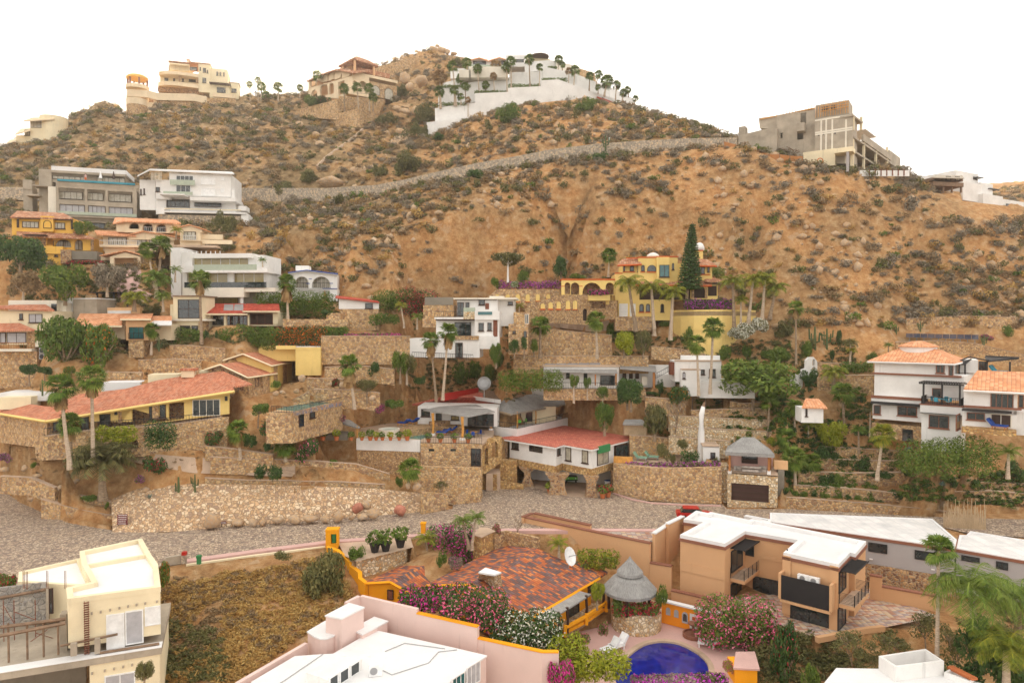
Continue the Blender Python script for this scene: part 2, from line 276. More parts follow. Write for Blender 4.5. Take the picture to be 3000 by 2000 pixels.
class T:
 """a top-level thing: an Empty at its base that parents its parts"""
 def __init__(s,name,label,cat,fr=None,group=None,P=None):
  s.fr=fr;s.L=Ve(P)if P is not None else fr.o.copy()
  s.e=bpy.data.objects.new(name,None);COL.objects.link(s.e);s.e.location=s.L;s.e.empty_display_size=.5
  tagit(s.e,label,cat,group)
 def add(s,name,mat,mb,parent=None,label=None,smooth=False,kind=None):
  if not mb.v:return None
  o=bpy.data.objects.new(name,mesh_from(name,mb,mat,s.L,smooth=smooth));COL.objects.link(o);o.parent=parent or s.e
  if label:o['label']=label
  if kind:o['kind']=kind
  return o
 def b(s,name,mat,x0,y0,x1,y1,yo=0,d=1,fr=None,parent=None):return s.add(name,mat,MB().fbox(fr or s.fr,x0,y0,x1,y1,yo,d),parent)
 def wall(s,name,mat,outer,holes,yo=0,t=.3,fr=None):
  fr=fr or s.fr
  o=loop_of(fr,('r',)+tuple(outer),yo)if not hasattr(outer[0],'__len__')else[fr.f(x,y,yo)for x,y in outer]
  return s.add(name,mat,MB().holed(fr,o,[loop_of(fr,h,yo)for h in holes],yo,t))
 def win(s,x0,y0,x1,y1,yo=0,n=2,fr=None,fm='dark_brown',gm='glass',sill=False,arch=False,name='window',fw=.09,rows=1,parent=None):
  fr=fr or s.fr;a=fr.f(x0,y0,yo);b=fr.f(x1,y1,yo);X0,X1=sorted((a[0],b[0]));z0,z1=sorted((a[1],b[1]))
  m=MB()
  if arch:
   l=loop_of(fr,('a',x0,y0,x1,y1),yo);c=((X0+X1)/2,(z0+z1)/2);k=min(.3,fw/max(.1,(X1-X0)/2))
   inner=[(c[0]+(p[0]-c[0])*(1-k),c[1]+(p[1]-c[1])*(1-k))for p in l]
   m.holed(fr,l,[inner],yo-.07,.14);g=MB();g.holed(fr,l,[],yo-.03,.05)
  else:
   for q in((X0,X0+fw,z0,z1),(X1-fw,X1,z0,z1),(X0+fw,X1-fw,z1-fw,z1),(X0+fw,X1-fw,z0,z0+fw)):m.lbox(fr,q[0],q[1],yo-.06,yo+.06,q[2],q[3])
   for i in range(1,n):c=X0+(X1-X0)*i/n;m.lbox(fr,c-fw*.4,c+fw*.4,yo-.045,yo+.05,z0+fw,z1-fw)
   for i in range(1,rows):c=z0+(z1-z0)*i/rows;m.lbox(fr,X0+fw,X1-fw,yo-.05,yo+.045,c-fw*.4,c+fw*.4)
   g=MB().lbox(fr,X0+.02,X1-.02,yo-.02,yo+.03,z0+.02,z1-.02)
  w_=s.add(name,fm,m,parent);s.add('pane',gm,g,w_)
  if fm=='trim_brown' or fm=='dark_brown' and name=='window' and X1-X0<2.2:s.add('sill',fm,MB().lbox(fr,X0-.1,X1+.1,yo-.14,yo+.05,z0-.12,z0-.003),w_)
  return w_
 def prism(s,name,mat,pts,z1,z0,parent=None,t=None):
  return s.add(name,mat,MB().prism([tuple(atZ(x,y,z1))[:2]for x,y in pts],z0,z1),parent)
 def roof(s,name,mat,faces,t=.25,parent=None):
  m=MB()
  for f in faces:m.slab([atZ(x,y,z)for x,y,z in f],t)
  return s.add(name,mat,m,parent)
 def rail(s,pts,h=1.0,mat='black_metal',step=.35,solid=False,name='railing'):
  m=MB()
  for a,b in zip(pts,pts[1:]):
   a=Ve(a);b=Ve(b);L=(b-a).length;n=max(1,int(L/step));up=Ve((0,0,h))
   m.bar(a+up,b+up,.04);m.bar(a+up*.12,b+up*.12,.03)
   if solid:m.hexa([a,b,b+Ve((0,.04,0)),a+Ve((0,.04,0))],[a+up*.95,b+up*.95,b+up*.95+Ve((0,.04,0)),a+up*.95+Ve((0,.04,0))])
   else:
    for i in range(n+1):p=a.lerp(b,i/n);m.bar(p,p+up,.02 if i%6 else.035)
  return s.add(name,mat,m)
def single(name,mat,mb,label,cat,group=None,kind=None,smooth=False):
 lo=Ve((sum(p.x for p in mb.v)/len(mb.v),sum(p.y for p in mb.v)/len(mb.v),min(p.z for p in mb.v)))
 o=bpy.data.objects.new(name,mesh_from(name,mb,mat,lo,smooth=smooth));COL.objects.link(o);o.location=lo
 return tagit(o,label,cat,group,kind)
def inset(xy,d):
 a=sum(xy[i][0]*xy[(i+1)%len(xy)][1]-xy[(i+1)%len(xy)][0]*xy[i][1]for i in range(len(xy)))
 if a<0:xy=xy[::-1]
 o=[]
 for i in range(len(xy)):
  p,c,n_=[Ve((q[0],q[1]))for q in(xy[i-1],xy[i],xy[(i+1)%len(xy)])]
  e1=(c-p).normalized();e2=(n_-c).normalized();n1=Ve((-e1.y,e1.x));n2=Ve((-e2.y,e2.x));b=n1+n2
  b=b.normalized()if b.length>1e-4 else n1;k=d/max(.35,b.dot(n1));o.append(tuple(c+b*k))
 return xy,o
def rim(mb,xy,z0,z1,t):
 a,b=inset(xy,t);n=len(a)
 for i in range(n):
  j=(i+1)%n;q=[a[i],a[j],b[j],b[i]];mb.prism(q,z0,z1)
 return mb
def ribbon(mb,pts,z0f,t=.5,cap=True):
 """wall along pts (world, z = top), bottom z0f(p) ; thickness t away from the camera"""
 n=len(pts);P=[Ve(p)for p in pts];off=[]
 for i in range(n):
  d=(P[min(i+1,n-1)]-P[max(i-1,0)]);d.z=0;d.normalize();nn=Ve((-d.y,d.x,0))
  off.append(nn*t)
 for i in range(n-1):
  a,b=P[i],P[i+1];a2,b2=a+off[i],b+off[i+1]
  lo=[Ve((p.x,p.y,z0f(p)))for p in(a,b,b2,a2)]
  mb.hexa(lo,[a,b,b2,a2])
 return mb
zoom(0,0,1)
CP=[]
DOLD=[100,130,165,245,256,262,273,281,305,335,362,395,430,445,475,508,545,575,598,625,690,840]
DNEW=[38,45,52,83,88,90,95,100,106,114,121,129,139,148,158,167,180,203,217,235,260,320]
def row(D,*xy):
 D=float(np.interp(D,DOLD,DNEW))
 for x,y in xy:CP.append(atY(x,y,D))
def zr(z,*xy):
 for x,y in xy:CP.append(atZ(x,y,z))
zr(0,(-300,1420),(0,1470),(200,1550),(0,1600),(0,1700),(-300,1750),(480,1575),(480,1640),(700,1560),(700,1625),(950,1545),(950,1590),(1200,1520),(1200,1565),(1400,1470),(1450,1540),(1600,1420),(1700,1480),(1750,1540),(1900,1480),(2050,1540),(2300,1500),(2500,1560),(2700,1520),(2900,1560),(3000,1540),(3300,1560))
def rd(D,*xy):
 for x,y in xy:CP.append(atY(x,y,D))
rd(84,(-200,1400),(0,1410),(150,1440),(300,1460));rd(86.3,(400,1430),(600,1422),(850,1422));rd(88,(1120,1428),(1260,1440));rd(87.3,(100,1380),(350,1350),(600,1345),(750,1345));rd(90,(900,1365));rd(95,(1080,1380),(1200,1400));rd(99,(1320,1410))
rd(89.5,(-100,1250),(100,1250),(300,1238),(600,1238));rd(91,(850,1245));rd(93,(600,1175),(850,1195));rd(99.5,(1050,1180),(1000,1200));rd(98,(550,1110));rd(104,(950,1105),(1050,1120));rd(107,(1200,1130));rd(102.5,(-200,1115),(0,1115),(105,1120));rd(103,(300,1100),(420,1050))
rd(104.5,(215,1005),(500,1000),(300,1008));rd(108.5,(640,1012),(800,1010),(1010,1008));rd(110.5,(1100,985),(1180,1000));rd(108,(500,968),(590,965));rd(110,(620,950),(820,950),(840,952),(1100,950));rd(106,(60,960),(160,960));rd(114,(530,893),(820,893),(700,893));rd(113,(0,860),(200,860),(400,880),(1000,880),(1180,860))
rd(119,(60,758),(200,765),(290,765));rd(121.5,(320,792),(410,792));rd(122,(480,780),(600,775));rd(118,(850,870),(980,860));rd(137.5,(180,668),(300,668),(400,668));rd(140,(470,662),(600,660),(720,660));rd(119,(-200,780));rd(138,(-200,668),(60,640));rd(126,(700,775),(850,790))
row(378,(900,800),(1100,800),(1250,820));row(430,(800,690));row(405,(1000,700),(1200,700))
row(475,(-300,590),(0,590),(300,590),(700,590));row(472,(850,590),(973,588));row(432,(900,640),(1150,620));row(508,(0,500),(300,500),(700,505),(900,500));row(545,(0,455),(180,440),(400,420),(600,410),(850,400))
row(575,(265,345),(340,320),(500,340),(700,340),(950,370));row(598,(370,292),(450,288),(560,292),(700,292),(850,300),(900,285),(1000,300),(1150,290));row(560,(1220,360));row(535,(1130,420));row(515,(1240,430),(1000,470));row(492,(1150,480))
row(612,(1150,225),(1080,205));row(625,(1200,165),(1240,152),(1275,145),(1320,160),(1350,175),(1400,215));row(540,(30,462),(100,432));row(560,(170,408),(230,380),(262,340));row(585,(300,300),(330,285))
row(455,(1260,525),(1300,515));row(448,(1400,495),(1500,478));row(443,(1620,455),(1750,440));row(440,(1900,425),(2050,418),(2140,412));row(500,(1300,450));row(528,(1290,400),(1378,345));row(540,(1480,310),(1600,302),(1680,300),(1748,292));row(530,(1867,325));row(515,(1950,347));row(485,(2050,382))
row(480,(1500,410),(1700,392));row(475,(1900,382));row(460,(1450,462),(1800,418),(2000,408));row(510,(1600,350),(1800,345));row(505,(1400,400))
row(360,(1300,850),(1500,850),(1700,850));row(372,(1300,800),(1500,795),(1750,790));row(388,(1300,745),(1500,740),(1750,735),(2000,740));row(408,(1300,650),(1500,650),(1750,650),(2000,645));row(428,(1300,570),(1500,560),(1750,545),(2000,540));row(436,(1750,480),(2000,470),(2150,470))
row(318,(1300,1000),(1500,1010),(1300,1060),(1700,1005));row(296,(1300,1160),(1500,1150),(1700,1160));row(352,(1450,905),(1750,945),(1950,940));row(335,(2000,1000),(2300,985),(2550,985),(2800,975),(3000,965),(3300,960))
row(310,(2000,1090),(2300,1080),(2550,1080));row(292,(2000,1190),(2300,1180));row(276,(1950,1290),(2300,1290),(2600,1300),(2900,1300),(3200,1310));row(264,(2400,1390),(2700,1400),(3000,1400));row(257,(2350,1462),(2600,1475),(2850,1490),(3150,1490))
row(300,(2800,1150),(3000,1150),(3300,1150));row(355,(2150,880),(2400,870),(2600,865),(2850,860),(3100,860));row(375,(2150,790),(2400,770),(2650,765),(2900,760),(3150,770));row(392,(2150,700),(2400,680),(2650,680),(2900,690),(3200,720));row(408,(2300,600),(2500,600),(2700,600),(2850,625),(3050,670))
row(420,(2200,520),(2400,530),(2600,545));row(430,(2300,470),(2400,495),(2550,515),(2660,516));row(436,(2697,522),(2731,548),(2830,568),(2865,578));row(425,(2953,615),(3000,622),(3200,640));row(445,(2150,425),(2250,440));row(460,(2350,450),(2550,470))
for D,pts in((690,[(100,520),(350,420),(700,360),(900,360),(1100,300),(1275,230),(1450,280),(1700,340),(1900,420)]),(560,[(2050,480),(2200,500),(2400,520),(2600,560)]),(540,[(2800,640),(3000,690),(3300,720)]),(600,[(1950,430)]),(620,[(0,520),(-300,560)]),(840,[(-300,600),(400,560),(1200,470),(2000,560),(3300,640)])):row(D,*pts)
row(640,(2900,560),(3000,535),(3100,530),(3300,560));row(600,(2850,590),(3000,580))
zr(-.5,(560,1675),(700,1660),(1000,1625),(1300,1625));zr(-1.8,(600,1760),(850,1730),(300,1770));zr(-3,(700,1870),(950,1830));zr(-4.5,(600,1990),(800,1990),(200,1900),(0,1950),(1150,1700),(1400,1700),(1100,1800),(1300,1850));zr(-5,(1500,1760),(1700,1770))
zr(-6.4,(1700,1860),(1900,1840),(2100,1990),(1800,1990),(1500,1900),(1650,1990),(1950,1900));zr(-4.2,(2100,1820),(2400,1850),(2600,1820),(2250,1740),(2800,1760),(3000,1740));zr(-6.5,(2400,1950),(2700,1950),(3000,1950));zr(-2.5,(2750,1650),(3000,1660));zr(-3,(1650,1650))
for x in(-300,300,900,1500,2100,2700,3300):CP.append(atZ(x,2300,-8.5));CP.append(atZ(x,2900,-11));CP.append(atZ(x,4200,-14))
FEET=[
 ((0,0,1),((0,590,157.8,973,588,156.8,3),(973,588,156.8,1260,545,152.1,3),(1260,545,152.1,1500,494,148.8,3),(1500,494,148.8,1750,455,146.8,3),(1750,455,146.8,2160,428,145.8,3))),
 ((0,0,1),((325,1560,79.3,520,1556,79.9,5),(520,1556,79.9,700,1540,82,5),(700,1540,82,850,1529,83.6,4),(850,1529,83.6,1000,1517,85.4,3),(1000,1517,85.4,1300,1494,89,2))),
 ((2250,1450,2.8507),((830,905,68.3,1440,965,66.5,5),)),
 ((650,1500,3.136),((1245,622,69.3,1702,452,74.6,.6),)),
 ((1750,950,2.8507),((130,1402,98.4,440,1478,95.2,.6),(440,1478,95.2,1045,1498,92.2,.6))),
 ((0,100,3.136),((1165,780,212,1350,780,212),(1440,660,212,1900,670,213),(1900,660,214,2200,620,215),(60,1040,194,545,1000,195))),
 ((750,100,3.136),((395,765,196,700,840,193),(700,842,193,960,885,193),(960,885,193,1180,740,196),(1180,660,199,1300,620,205))),
 ((1200,100,3.136),((157,958,178.5,470,832,178.5),(470,830,180,900,668,180.5),(900,660,180.5,1535,595,181),(1535,600,181,2090,705,200))),
 ((2100,250,2.6133),((165,455,141,462,535,139),(462,530,139,660,605,136.5),(660,612,134.5,1042,658,133),(1042,655,133,1404,648,141),(1560,800,150,1885,815,150),(1885,885,150,2352,940,158),(1658,822,140.5,1890,825,141))),
 ((2250,900,3.136),((950,1235,98,1420,1230,92,5),(1412,1220,89.5,1770,1215,84.5,6),(1775,1190,85.5,2290,1195,81,6),(300,1060,95,510,1062,95,3),(1265,325,112.5,1940,335,112.5,2))),
 ((0,450,3.136),((205,560,141,520,600,139.5),(520,700,139,1255,700,142),(1280,560,143,1450,600,143),(1450,665,142,2280,665,146),(100,900,121,370,1000,120.3),(370,1028,119,650,1008,118.5),(650,973,119,892,973,120),(900,960,125,1010,980,124),(1010,1062,123,1335,1062,123),(1335,1058,126,1670,1058,127),(1655,850,125,1850,850,126),(1850,832,125,2130,832,126))),
 ((500,700,3.136),((0,558,120,108,558,119.5),(108,592,117.5,960,592,118),(1087,456,119.5,1460,456,120),(1460,568,120,1530,568,120),(1030,808,110.5,1560,808,111,3),(1560,838,113.5,1912,838,115),(310,790,111.5,985,790,112),(-10,880,109.5,330,865,110),(1146,1250,106.7,1378,1250,108,8),(930,1348,103,1215,1298,117,9),(710,1458,96.3,980,1398,103,6))),
 ((0,850,3.136),((-90,890,103,345,890,103),(345,520,103,520,260,105),(700,450,106.5,1150,450,106.5),(1180,618,104.8,1320,618,104.8),(1320,458,106,1580,458,106),(605,298,111.5,890,298,111.5),(-60,1400,90,434,1480,86.5,8),(434,1530,84.8,1570,1490,87),(1570,1482,87,2095,1472,89.8,5))),
 ((600,1050,3.136),((560,622,87.3,820,625,87.3,12),(820,625,87.6,1265,530,98.6,6),(1035,962,97.5,1560,992,96.2,4),(1560,1060,96,1980,1120,96,4))),
 ((1150,1100,3.136),((200,955,95.5,820,1055,98.5,4),(232,455,107.5,960,470,110,15),(940,572,105.5,1145,572,105.5,4),(1145,572,106,1615,470,118.5,12),(-330,470,112,232,440,112,.5))),
 ((1750,950,2.8507),((1085,1528,91.5,1508,1528,89.5,6),(885,1118,96,1020,1118,96,4),(212,925,103,415,925,103,3))),
 ((1650,650,3.136),((-180,1590,108.5,760,1620,108.5,10),(760,1520,111,1030,1530,110,5),(1030,1590,104.5,1760,1600,104,8),(2100,1540,108.5,2200,1540,108.5,2),(2200,1420,109,2350,1420,110,2),(480,998,119.5,812,998,119.5),(812,905,120.5,1010,905,120.5),(1005,930,119,1200,1005,117,8),(1200,1010,116.5,1500,975,116.5,5),(1500,970,116.5,1770,870,120.5,3))),
 ((1150,700,3.136),((160,1088,107.8,740,1110,107.4,8),(740,1005,108,930,1005,109,8),(275,808,111,400,808,111),(930,905,109,1065,905,109,6),(1065,1058,108.3,1245,1058,108.3,6),(1215,760,118.7,1825,790,121,6),(860,620,121.5,1215,640,121,4),(1820,738,119.5,2065,738,120))),
]
NF=[]
for z_,qs in FEET:
 zoom(*z_)
 for q in qs:
  n_=max(2,int(abs(q[3]-q[0])/ZO[2]/60)+1)
  for i in range(n_+1):t=i/n_;NF.append(atY(q[0]+(q[3]-q[0])*t,q[1]+(q[4]-q[1])*t,q[2]+(q[5]-q[2])*t-.3))
zoom(0,0,1)
CP=[p for p in CP if not any((p.x-f.x)**2+(p.y-f.y)**2<81 and abs(p.z-f.z)>.6*math.hypot(p.x-f.x,p.y-f.y)+1.5 for f in NF)]+NF
CPa=np.array([tuple(p)for p in CP])
def rbf_fit(P):
 n=len(P);d=np.sqrt(((P[:,None,:2]-P[None,:,:2])**2).sum(-1)+1.0);A=np.zeros((n+3,n+3));A[:n,:n]=d-np.eye(n)*.35
 A[:n,n]=1;A[:n,n+1:]=P[:,:2];A[n,:n]=1;A[n+1:,:n]=P[:,:2].T
 return np.linalg.solve(A,np.concatenate([P[:,2],[0,0,0]]))
RW=rbf_fit(CPa)
def rbf(X,Y):
 out=RW[-3]+RW[-2]*X+RW[-1]*Y
 for i in range(len(CPa)):out=out+RW[i]*np.sqrt((X-CPa[i,0])**2+(Y-CPa[i,1])**2+1.0)
 return out
def vnoise(X,Y,seed=0):
 xi=np.floor(X).astype(np.int64);yi=np.floor(Y).astype(np.int64);fx=X-xi;fy=Y-yi;fx=fx*fx*(3-2*fx);fy=fy*fy*(3-2*fy)
 def h(a,b):
  k=(a*374761393+b*668265263+seed*974711)&0x7fffffff;k=((k^(k>>13))*1274126177)&0x7fffffff;return((k^(k>>16))&0xffff)/65535.0
 return(h(xi,yi)*(1-fx)+h(xi+1,yi)*fx)*(1-fy)+(h(xi,yi+1)*(1-fx)+h(xi+1,yi+1)*fx)*fy
def fbm(X,Y,sc,o=4,seed=0):
 t=0;a=1;s_=0
 for i in range(o):t=t+a*vnoise(X*sc+i*17.3,Y*sc+i*9.1,seed+i);s_+=a;a*=.5;sc*=2.03
 return t/s_
GA=np.arange(-420,3421,7.0);GA=(GA-1500)/FPX
GD=np.concatenate([np.arange(20,60,.8),np.arange(60,130,.24),np.arange(130,242,.42),np.arange(242,340,4.0),[380,450,600]])
AA,DD=np.meshgrid(GA,GD);TX=AA*DD;TY=DD
TZ=rbf(TX,TY);TZ[GD>340]=np.minimum(TZ[GD>340],5)
def inpoly(X,Y,poly):
 r=np.zeros(X.shape,bool);n=len(poly)
 for i in range(n):
  x1,y1=poly[i][:2];x2,y2=poly[(i+1)%n][:2]
  c=((y1>Y)!=(y2>Y))&(X<(x2-x1)*(Y-y1)/((y2-y1)or 1e-9)+x1);r^=c
 return r
def pdist(X,Y,poly):
 d=np.full(X.shape,1e9);n=len(poly)
 for i in range(n):
  x1,y1=poly[i][:2];x2,y2=poly[(i+1)%n][:2];dx,dy=x2-x1,y2-y1;t=np.clip(((X-x1)*dx+(Y-y1)*dy)/(dx*dx+dy*dy+1e-9),0,1)
  d=np.minimum(d,np.hypot(X-x1-t*dx,Y-y1-t*dy))
 return d
PXG=TX/TY*FPX+1500
ROUGH=np.clip((TY-117)/9,0,1)*(np.clip((PXG-760)/150,0,1)+np.clip((TY-145)/8,0,1)).clip(0,1)
ROUGH=np.maximum(ROUGH,.12)
nz=fbm(TX,TY,.09,4,3);cr=np.abs(fbm(TX*1.3,TY,.16,4,9)-.5)*2
TZ+=ROUGH*((nz-.5)*2.6+(.35-cr)*1.0+(fbm(TX,TY,.9,3,5)-.5)*.9)
FLAT=[]
def level(z,pts,soft=0,lift=0):
 poly=[tuple(atZ(x,y,z))for x,y in pts];m=inpoly(TX,TY,poly)
 if soft:
  k=np.clip(1-pdist(TX,TY,poly)/soft,0,1);k=np.where(m,1,k*k*(3-2*k));TZ[:]=TZ*(1-k)+(z-lift)*k
 else:TZ[m]=z-lift
 return poly
def gz(x,y):
 a=x/max(y,1);i=min(max((a-GA[0])/(GA[1]-GA[0]),0),len(GA)-1.001);j=np.searchsorted(GD,y)-1;j=min(max(j,0),len(GD)-2)
 fy=(y-GD[j])/(GD[j+1]-GD[j]);i0=int(i);fx=i-i0
 return float((TZ[j,i0]*(1-fx)+TZ[j,i0+1]*fx)*(1-fy)+(TZ[j+1,i0]*(1-fx)+TZ[j+1,i0+1]*fx)*fy)
def hit(x,y,D0=None):
 r=ray(x,y);a=r.x/r.y;zr_=CAMZ+r.z/r.y*GD;i=min(max((a-GA[0])/(GA[1]-GA[0]),0),len(GA)-1.001);i0=int(i);fx=i-i0
 d=zr_-(TZ[:,i0]*(1-fx)+TZ[:,i0+1]*fx)
 if D0 is not None:d=np.where(GD<D0,1,d)
 k=np.where(d<=0)[0]
 if not len(k):return atY(x,y,500)
 k=k[0]
 if k==0:return atY(x,y,GD[0])
 t=d[k-1]/(d[k-1]-d[k]+1e-9);return atY(x,y,GD[k-1]+(GD[k]-GD[k-1])*t)
ROAD=[(-420,1380),(0,1425),(60,1470),(200,1530),(350,1556),(480,1560),(640,1545),(800,1533),(1000,1518),(1200,1502),(1325,1490),(1340,1430),(1420,1425),(1500,1412),(1550,1400),(1800,1395),(1800,1441),(1904,1469),(2115,1476),(2130,1490),(2302,1490),(2500,1500),(2706,1512),(2900,1518),(3420,1530),(3420,1600),(2843,1563),(2731,1536),(2250,1532),(2080,1556),(1926,1556),(1760,1555),(1480,1556),(1208,1573),(994,1588),(750,1618),(545,1647),(470,1660),(300,1680),(120,1700),(-420,1830)]
ROADW=level(0,ROAD,soft=2.5,lift=.12)
ROADMESH=MB()
pts=[Ve((p[0],p[1],0))for p in ROADW]
ROADMESH.v=pts;ROADMESH.f=[tuple(t)for t in tessellate_polygon([pts])]
ROADMESH.f=[f if newell([pts[i]for i in f]).z>0 else f[::-1]for f in ROADMESH.f]
single('road','cobble',ROADMESH,None,None,kind='structure')
RNG=np.random.default_rng(7)
def leafcloud(clumps,n,size,seed=0,stretch=1.0,flat=.0):
 """clumps: (x,y,z,rx,ry,rz); n small folded leaves spread over the clumps"""
 g=np.random.default_rng(seed);c=np.array(clumps,float);vol=(c[:,3]*c[:,4]*c[:,5])**.67;k=g.choice(len(c),n,p=vol/vol.sum())
 d=g.normal(size=(n,3));d/=np.linalg.norm(d,axis=1)[:,None];r=(.55+.5*g.random(n)**.6)[:,None]
 p=c[k,:3]+d*c[k,3:]*r
 a=g.normal(size=(n,3));a/=np.linalg.norm(a,axis=1)[:,None];a=a*.75+d*.35;nrm=d*.7+g.normal(size=(n,3))*.55;nrm[:,2]+=.25+flat
 b=np.cross(nrm,a);b/=np.linalg.norm(b,axis=1)[:,None]+1e-9;a=np.cross(b,nrm);a/=np.linalg.norm(a,axis=1)[:,None]+1e-9
 s=(size*(.6+.8*g.random(n)))[:,None]
 V=np.stack([p-a*s*stretch,p+b*s*.5,p+a*s*stretch,p-b*s*.5],1).reshape(-1,3)
 return V,np.arange(n*4).reshape(n,4)
def mesh_np(name,V,F,mat):
 me=bpy.data.meshes.new(name);me.vertices.add(len(V));me.vertices.foreach_set('co',np.asarray(V,np.float32).ravel());k=F.shape[1]
 me.loops.add(F.size);me.loops.foreach_set('vertex_index',F.ravel().astype(np.int32));me.polygons.add(len(F));me.polygons.foreach_set('loop_start',(np.arange(len(F))*k).astype(np.int32));me.update(calc_edges=True)
 me.materials.append(MATS[mat]);return me
def clumpset(n,w,h,seed,z0=0,cs=.45):
 g=random.Random(seed);o=[]
 for i in range(n):
  a=g.random()*6.28;r=(g.random()**.5)*(1-cs)*w;z=z0+h*(cs*.6+(1-cs*1.1)*g.random()*(1-.35*(r/w)))
  k=cs*(.7+.6*g.random());o.append((r*math.cos(a),r*math.sin(a),z,w*k,w*k,h*k*.75))
 return o
def twigs(n,h,spread,seed,r=.03,base=.1):
 g=random.Random(seed);m=MB()
 for i in range(n):
  a=g.random()*6.28;t=spread*(.4+.6*g.random());p0=Ve((g.uniform(-base,base),g.uniform(-base,base),-.2));p1=Ve((math.cos(a)*t*.5,math.sin(a)*t*.5,h*(.4+.2*g.random())));p2=p1+Ve((math.cos(a+g.uniform(-.7,.7))*t*.6,math.sin(a+g.uniform(-.7,.7))*t*.6,h*(.35+.25*g.random())))
  m.tube([p0,p1,p2],[r,r*.6,r*.25],3);p3=p1+Ve((math.cos(a+1.2)*t*.4,math.sin(a+1.2)*t*.4,h*.4));m.bar(p1,p3,r*.45,3,r*.15)
 return m
def rockmesh(seed,sub=2):
 import bmesh
 g=random.Random(seed);bm=bmesh.new();bmesh.ops.create_icosphere(bm,subdivisions=sub,radius=1)
 pl=[(Ve((g.gauss(0,1),g.gauss(0,1),g.gauss(0,1))).normalized(),g.uniform(.5,.85))for _ in range(11)]
 for v in bm.verts:
  d=v.co.normalized();k=min([1.05]+[q/max(.05,d.dot(nn))for nn,q in pl if d.dot(nn)>.05]);v.co=d*min(k,1.1)*(1+.05*g.random())
 V=[v.co.copy()for v in bm.verts];Fc=[tuple(v.index for v in f.verts)for f in bm.faces];bm.free();return np.array([tuple(p)for p in V]),np.array(Fc)
def scatter(n,seed,accept):
 g=random.Random(seed);out=[];t=0
 while len(out)<n and t<n*12:
  t+=1;px=g.uniform(-60,3060);D=110+127*g.random()**1.5;a=(px-CX)/FPX;x,y=a*D,D
  if accept(px,x,y,g):out.append((x,y,px,g.random(),g.random()))
 return out
def pyof(x,y,z):
 dz=z-CAMZ;
 k=y*CT-dz*ST;v=(y*ST+dz*CT)/k;return CY-v*FPX,CX+x/k*FPX
NOGO=[(2740,480,3080,640,130,170),(480,160,720,310,200,260)]
def ok(px,x,y,g,z=None):
 z=gz(x,y)if z is None else z
 py,qx=pyof(x,y,z)
 if py<100 or py>1010:return False
 for r in NOGO:
  if r[0]<qx<r[2]and r[1]<py<r[3]and r[4]<y<r[5]:return False
 return True
def brush_ok(px,x,y,g):
 if not ok(px,x,y,g):return False
 z=gz(x,y);py,qx=pyof(x,y,z)
 if qx<760 and 590<py<1010:return g.random()<.35*(py<800)
 if qx<1250 and py>830:return False
 if 1150<qx<2050 and py>870:return False
 if py>960:return False
 den=.42+.9*max(0,fbm(np.array([x]),np.array([y]),.05,3,21)[0]-.36)*2.6
 if y>150:den+=.25
 return g.random()<den
PB=[]
for k,(mat,nn)in enumerate([('leaf_dry',4),('leaf_grey',5),('leaf_olive',3.4),('leaf_green',.5),('leaf_gold',1.3)]):
 for j in range(2):PB.append((mat,leafcloud(clumpset(6,1,.95,50+k*7+j,0,.42),150,.115,90+k*7+j,1.5),nn))
wts=np.array([p[2]for p in PB],float);wts/=wts.sum()
def brush_kind(x,y,r):
 k=int(np.searchsorted(np.cumsum(wts),r));return min(k,len(PB)-1)
def transform(V,x,y,z,s,rz,sz=1.0):
 c,q=math.cos(rz),math.sin(rz);W=V.copy();W[:,0]=(V[:,0]*c-V[:,1]*q)*s+x;W[:,1]=(V[:,0]*q+V[:,1]*c)*s+y;W[:,2]=V[:,2]*s*sz+z;return W
def F2(x0,y0,x1,y1,z):
 a=atZ(x0,y0,z);b=atZ(x1,y1,z);return Fr(0,0,0,math.degrees(math.atan2(b.y-a.y,b.x-a.x)),P=a)
def bx(h,name,mat,*rects,fr=None,parent=None):
 for r in rects[::-1]:o=h.add(name,mat,MB().fbox(fr or h.fr,*r),parent)
 return o
def xyz_(pts,z):return[tuple(atZ(x,y,z))[:2]for x,y in pts]
def flatroof(h,pts,z,z0,wm,rm='white_roof',pm='white_roof',rw=.35,rh=.35,cm=None,name='wall'):
 xy=xyz_(pts,z);h.add(name,wm,MB().prism(inset(xy,.03)[1],z0,z-.25))
 r=h.add('roof',rm,MB().prism(inset(xy,.2)[1],z-.249,z-.2));m=MB();rim(m,xy,z-.247,z-.2+rh,rw);h.add('parapet',pm,m,r)
 if cm:m=MB();rim(m,inset(xy,-.1)[1],z-.5,z-.2,.25);h.add('cornice',cm,m,r)
 return r
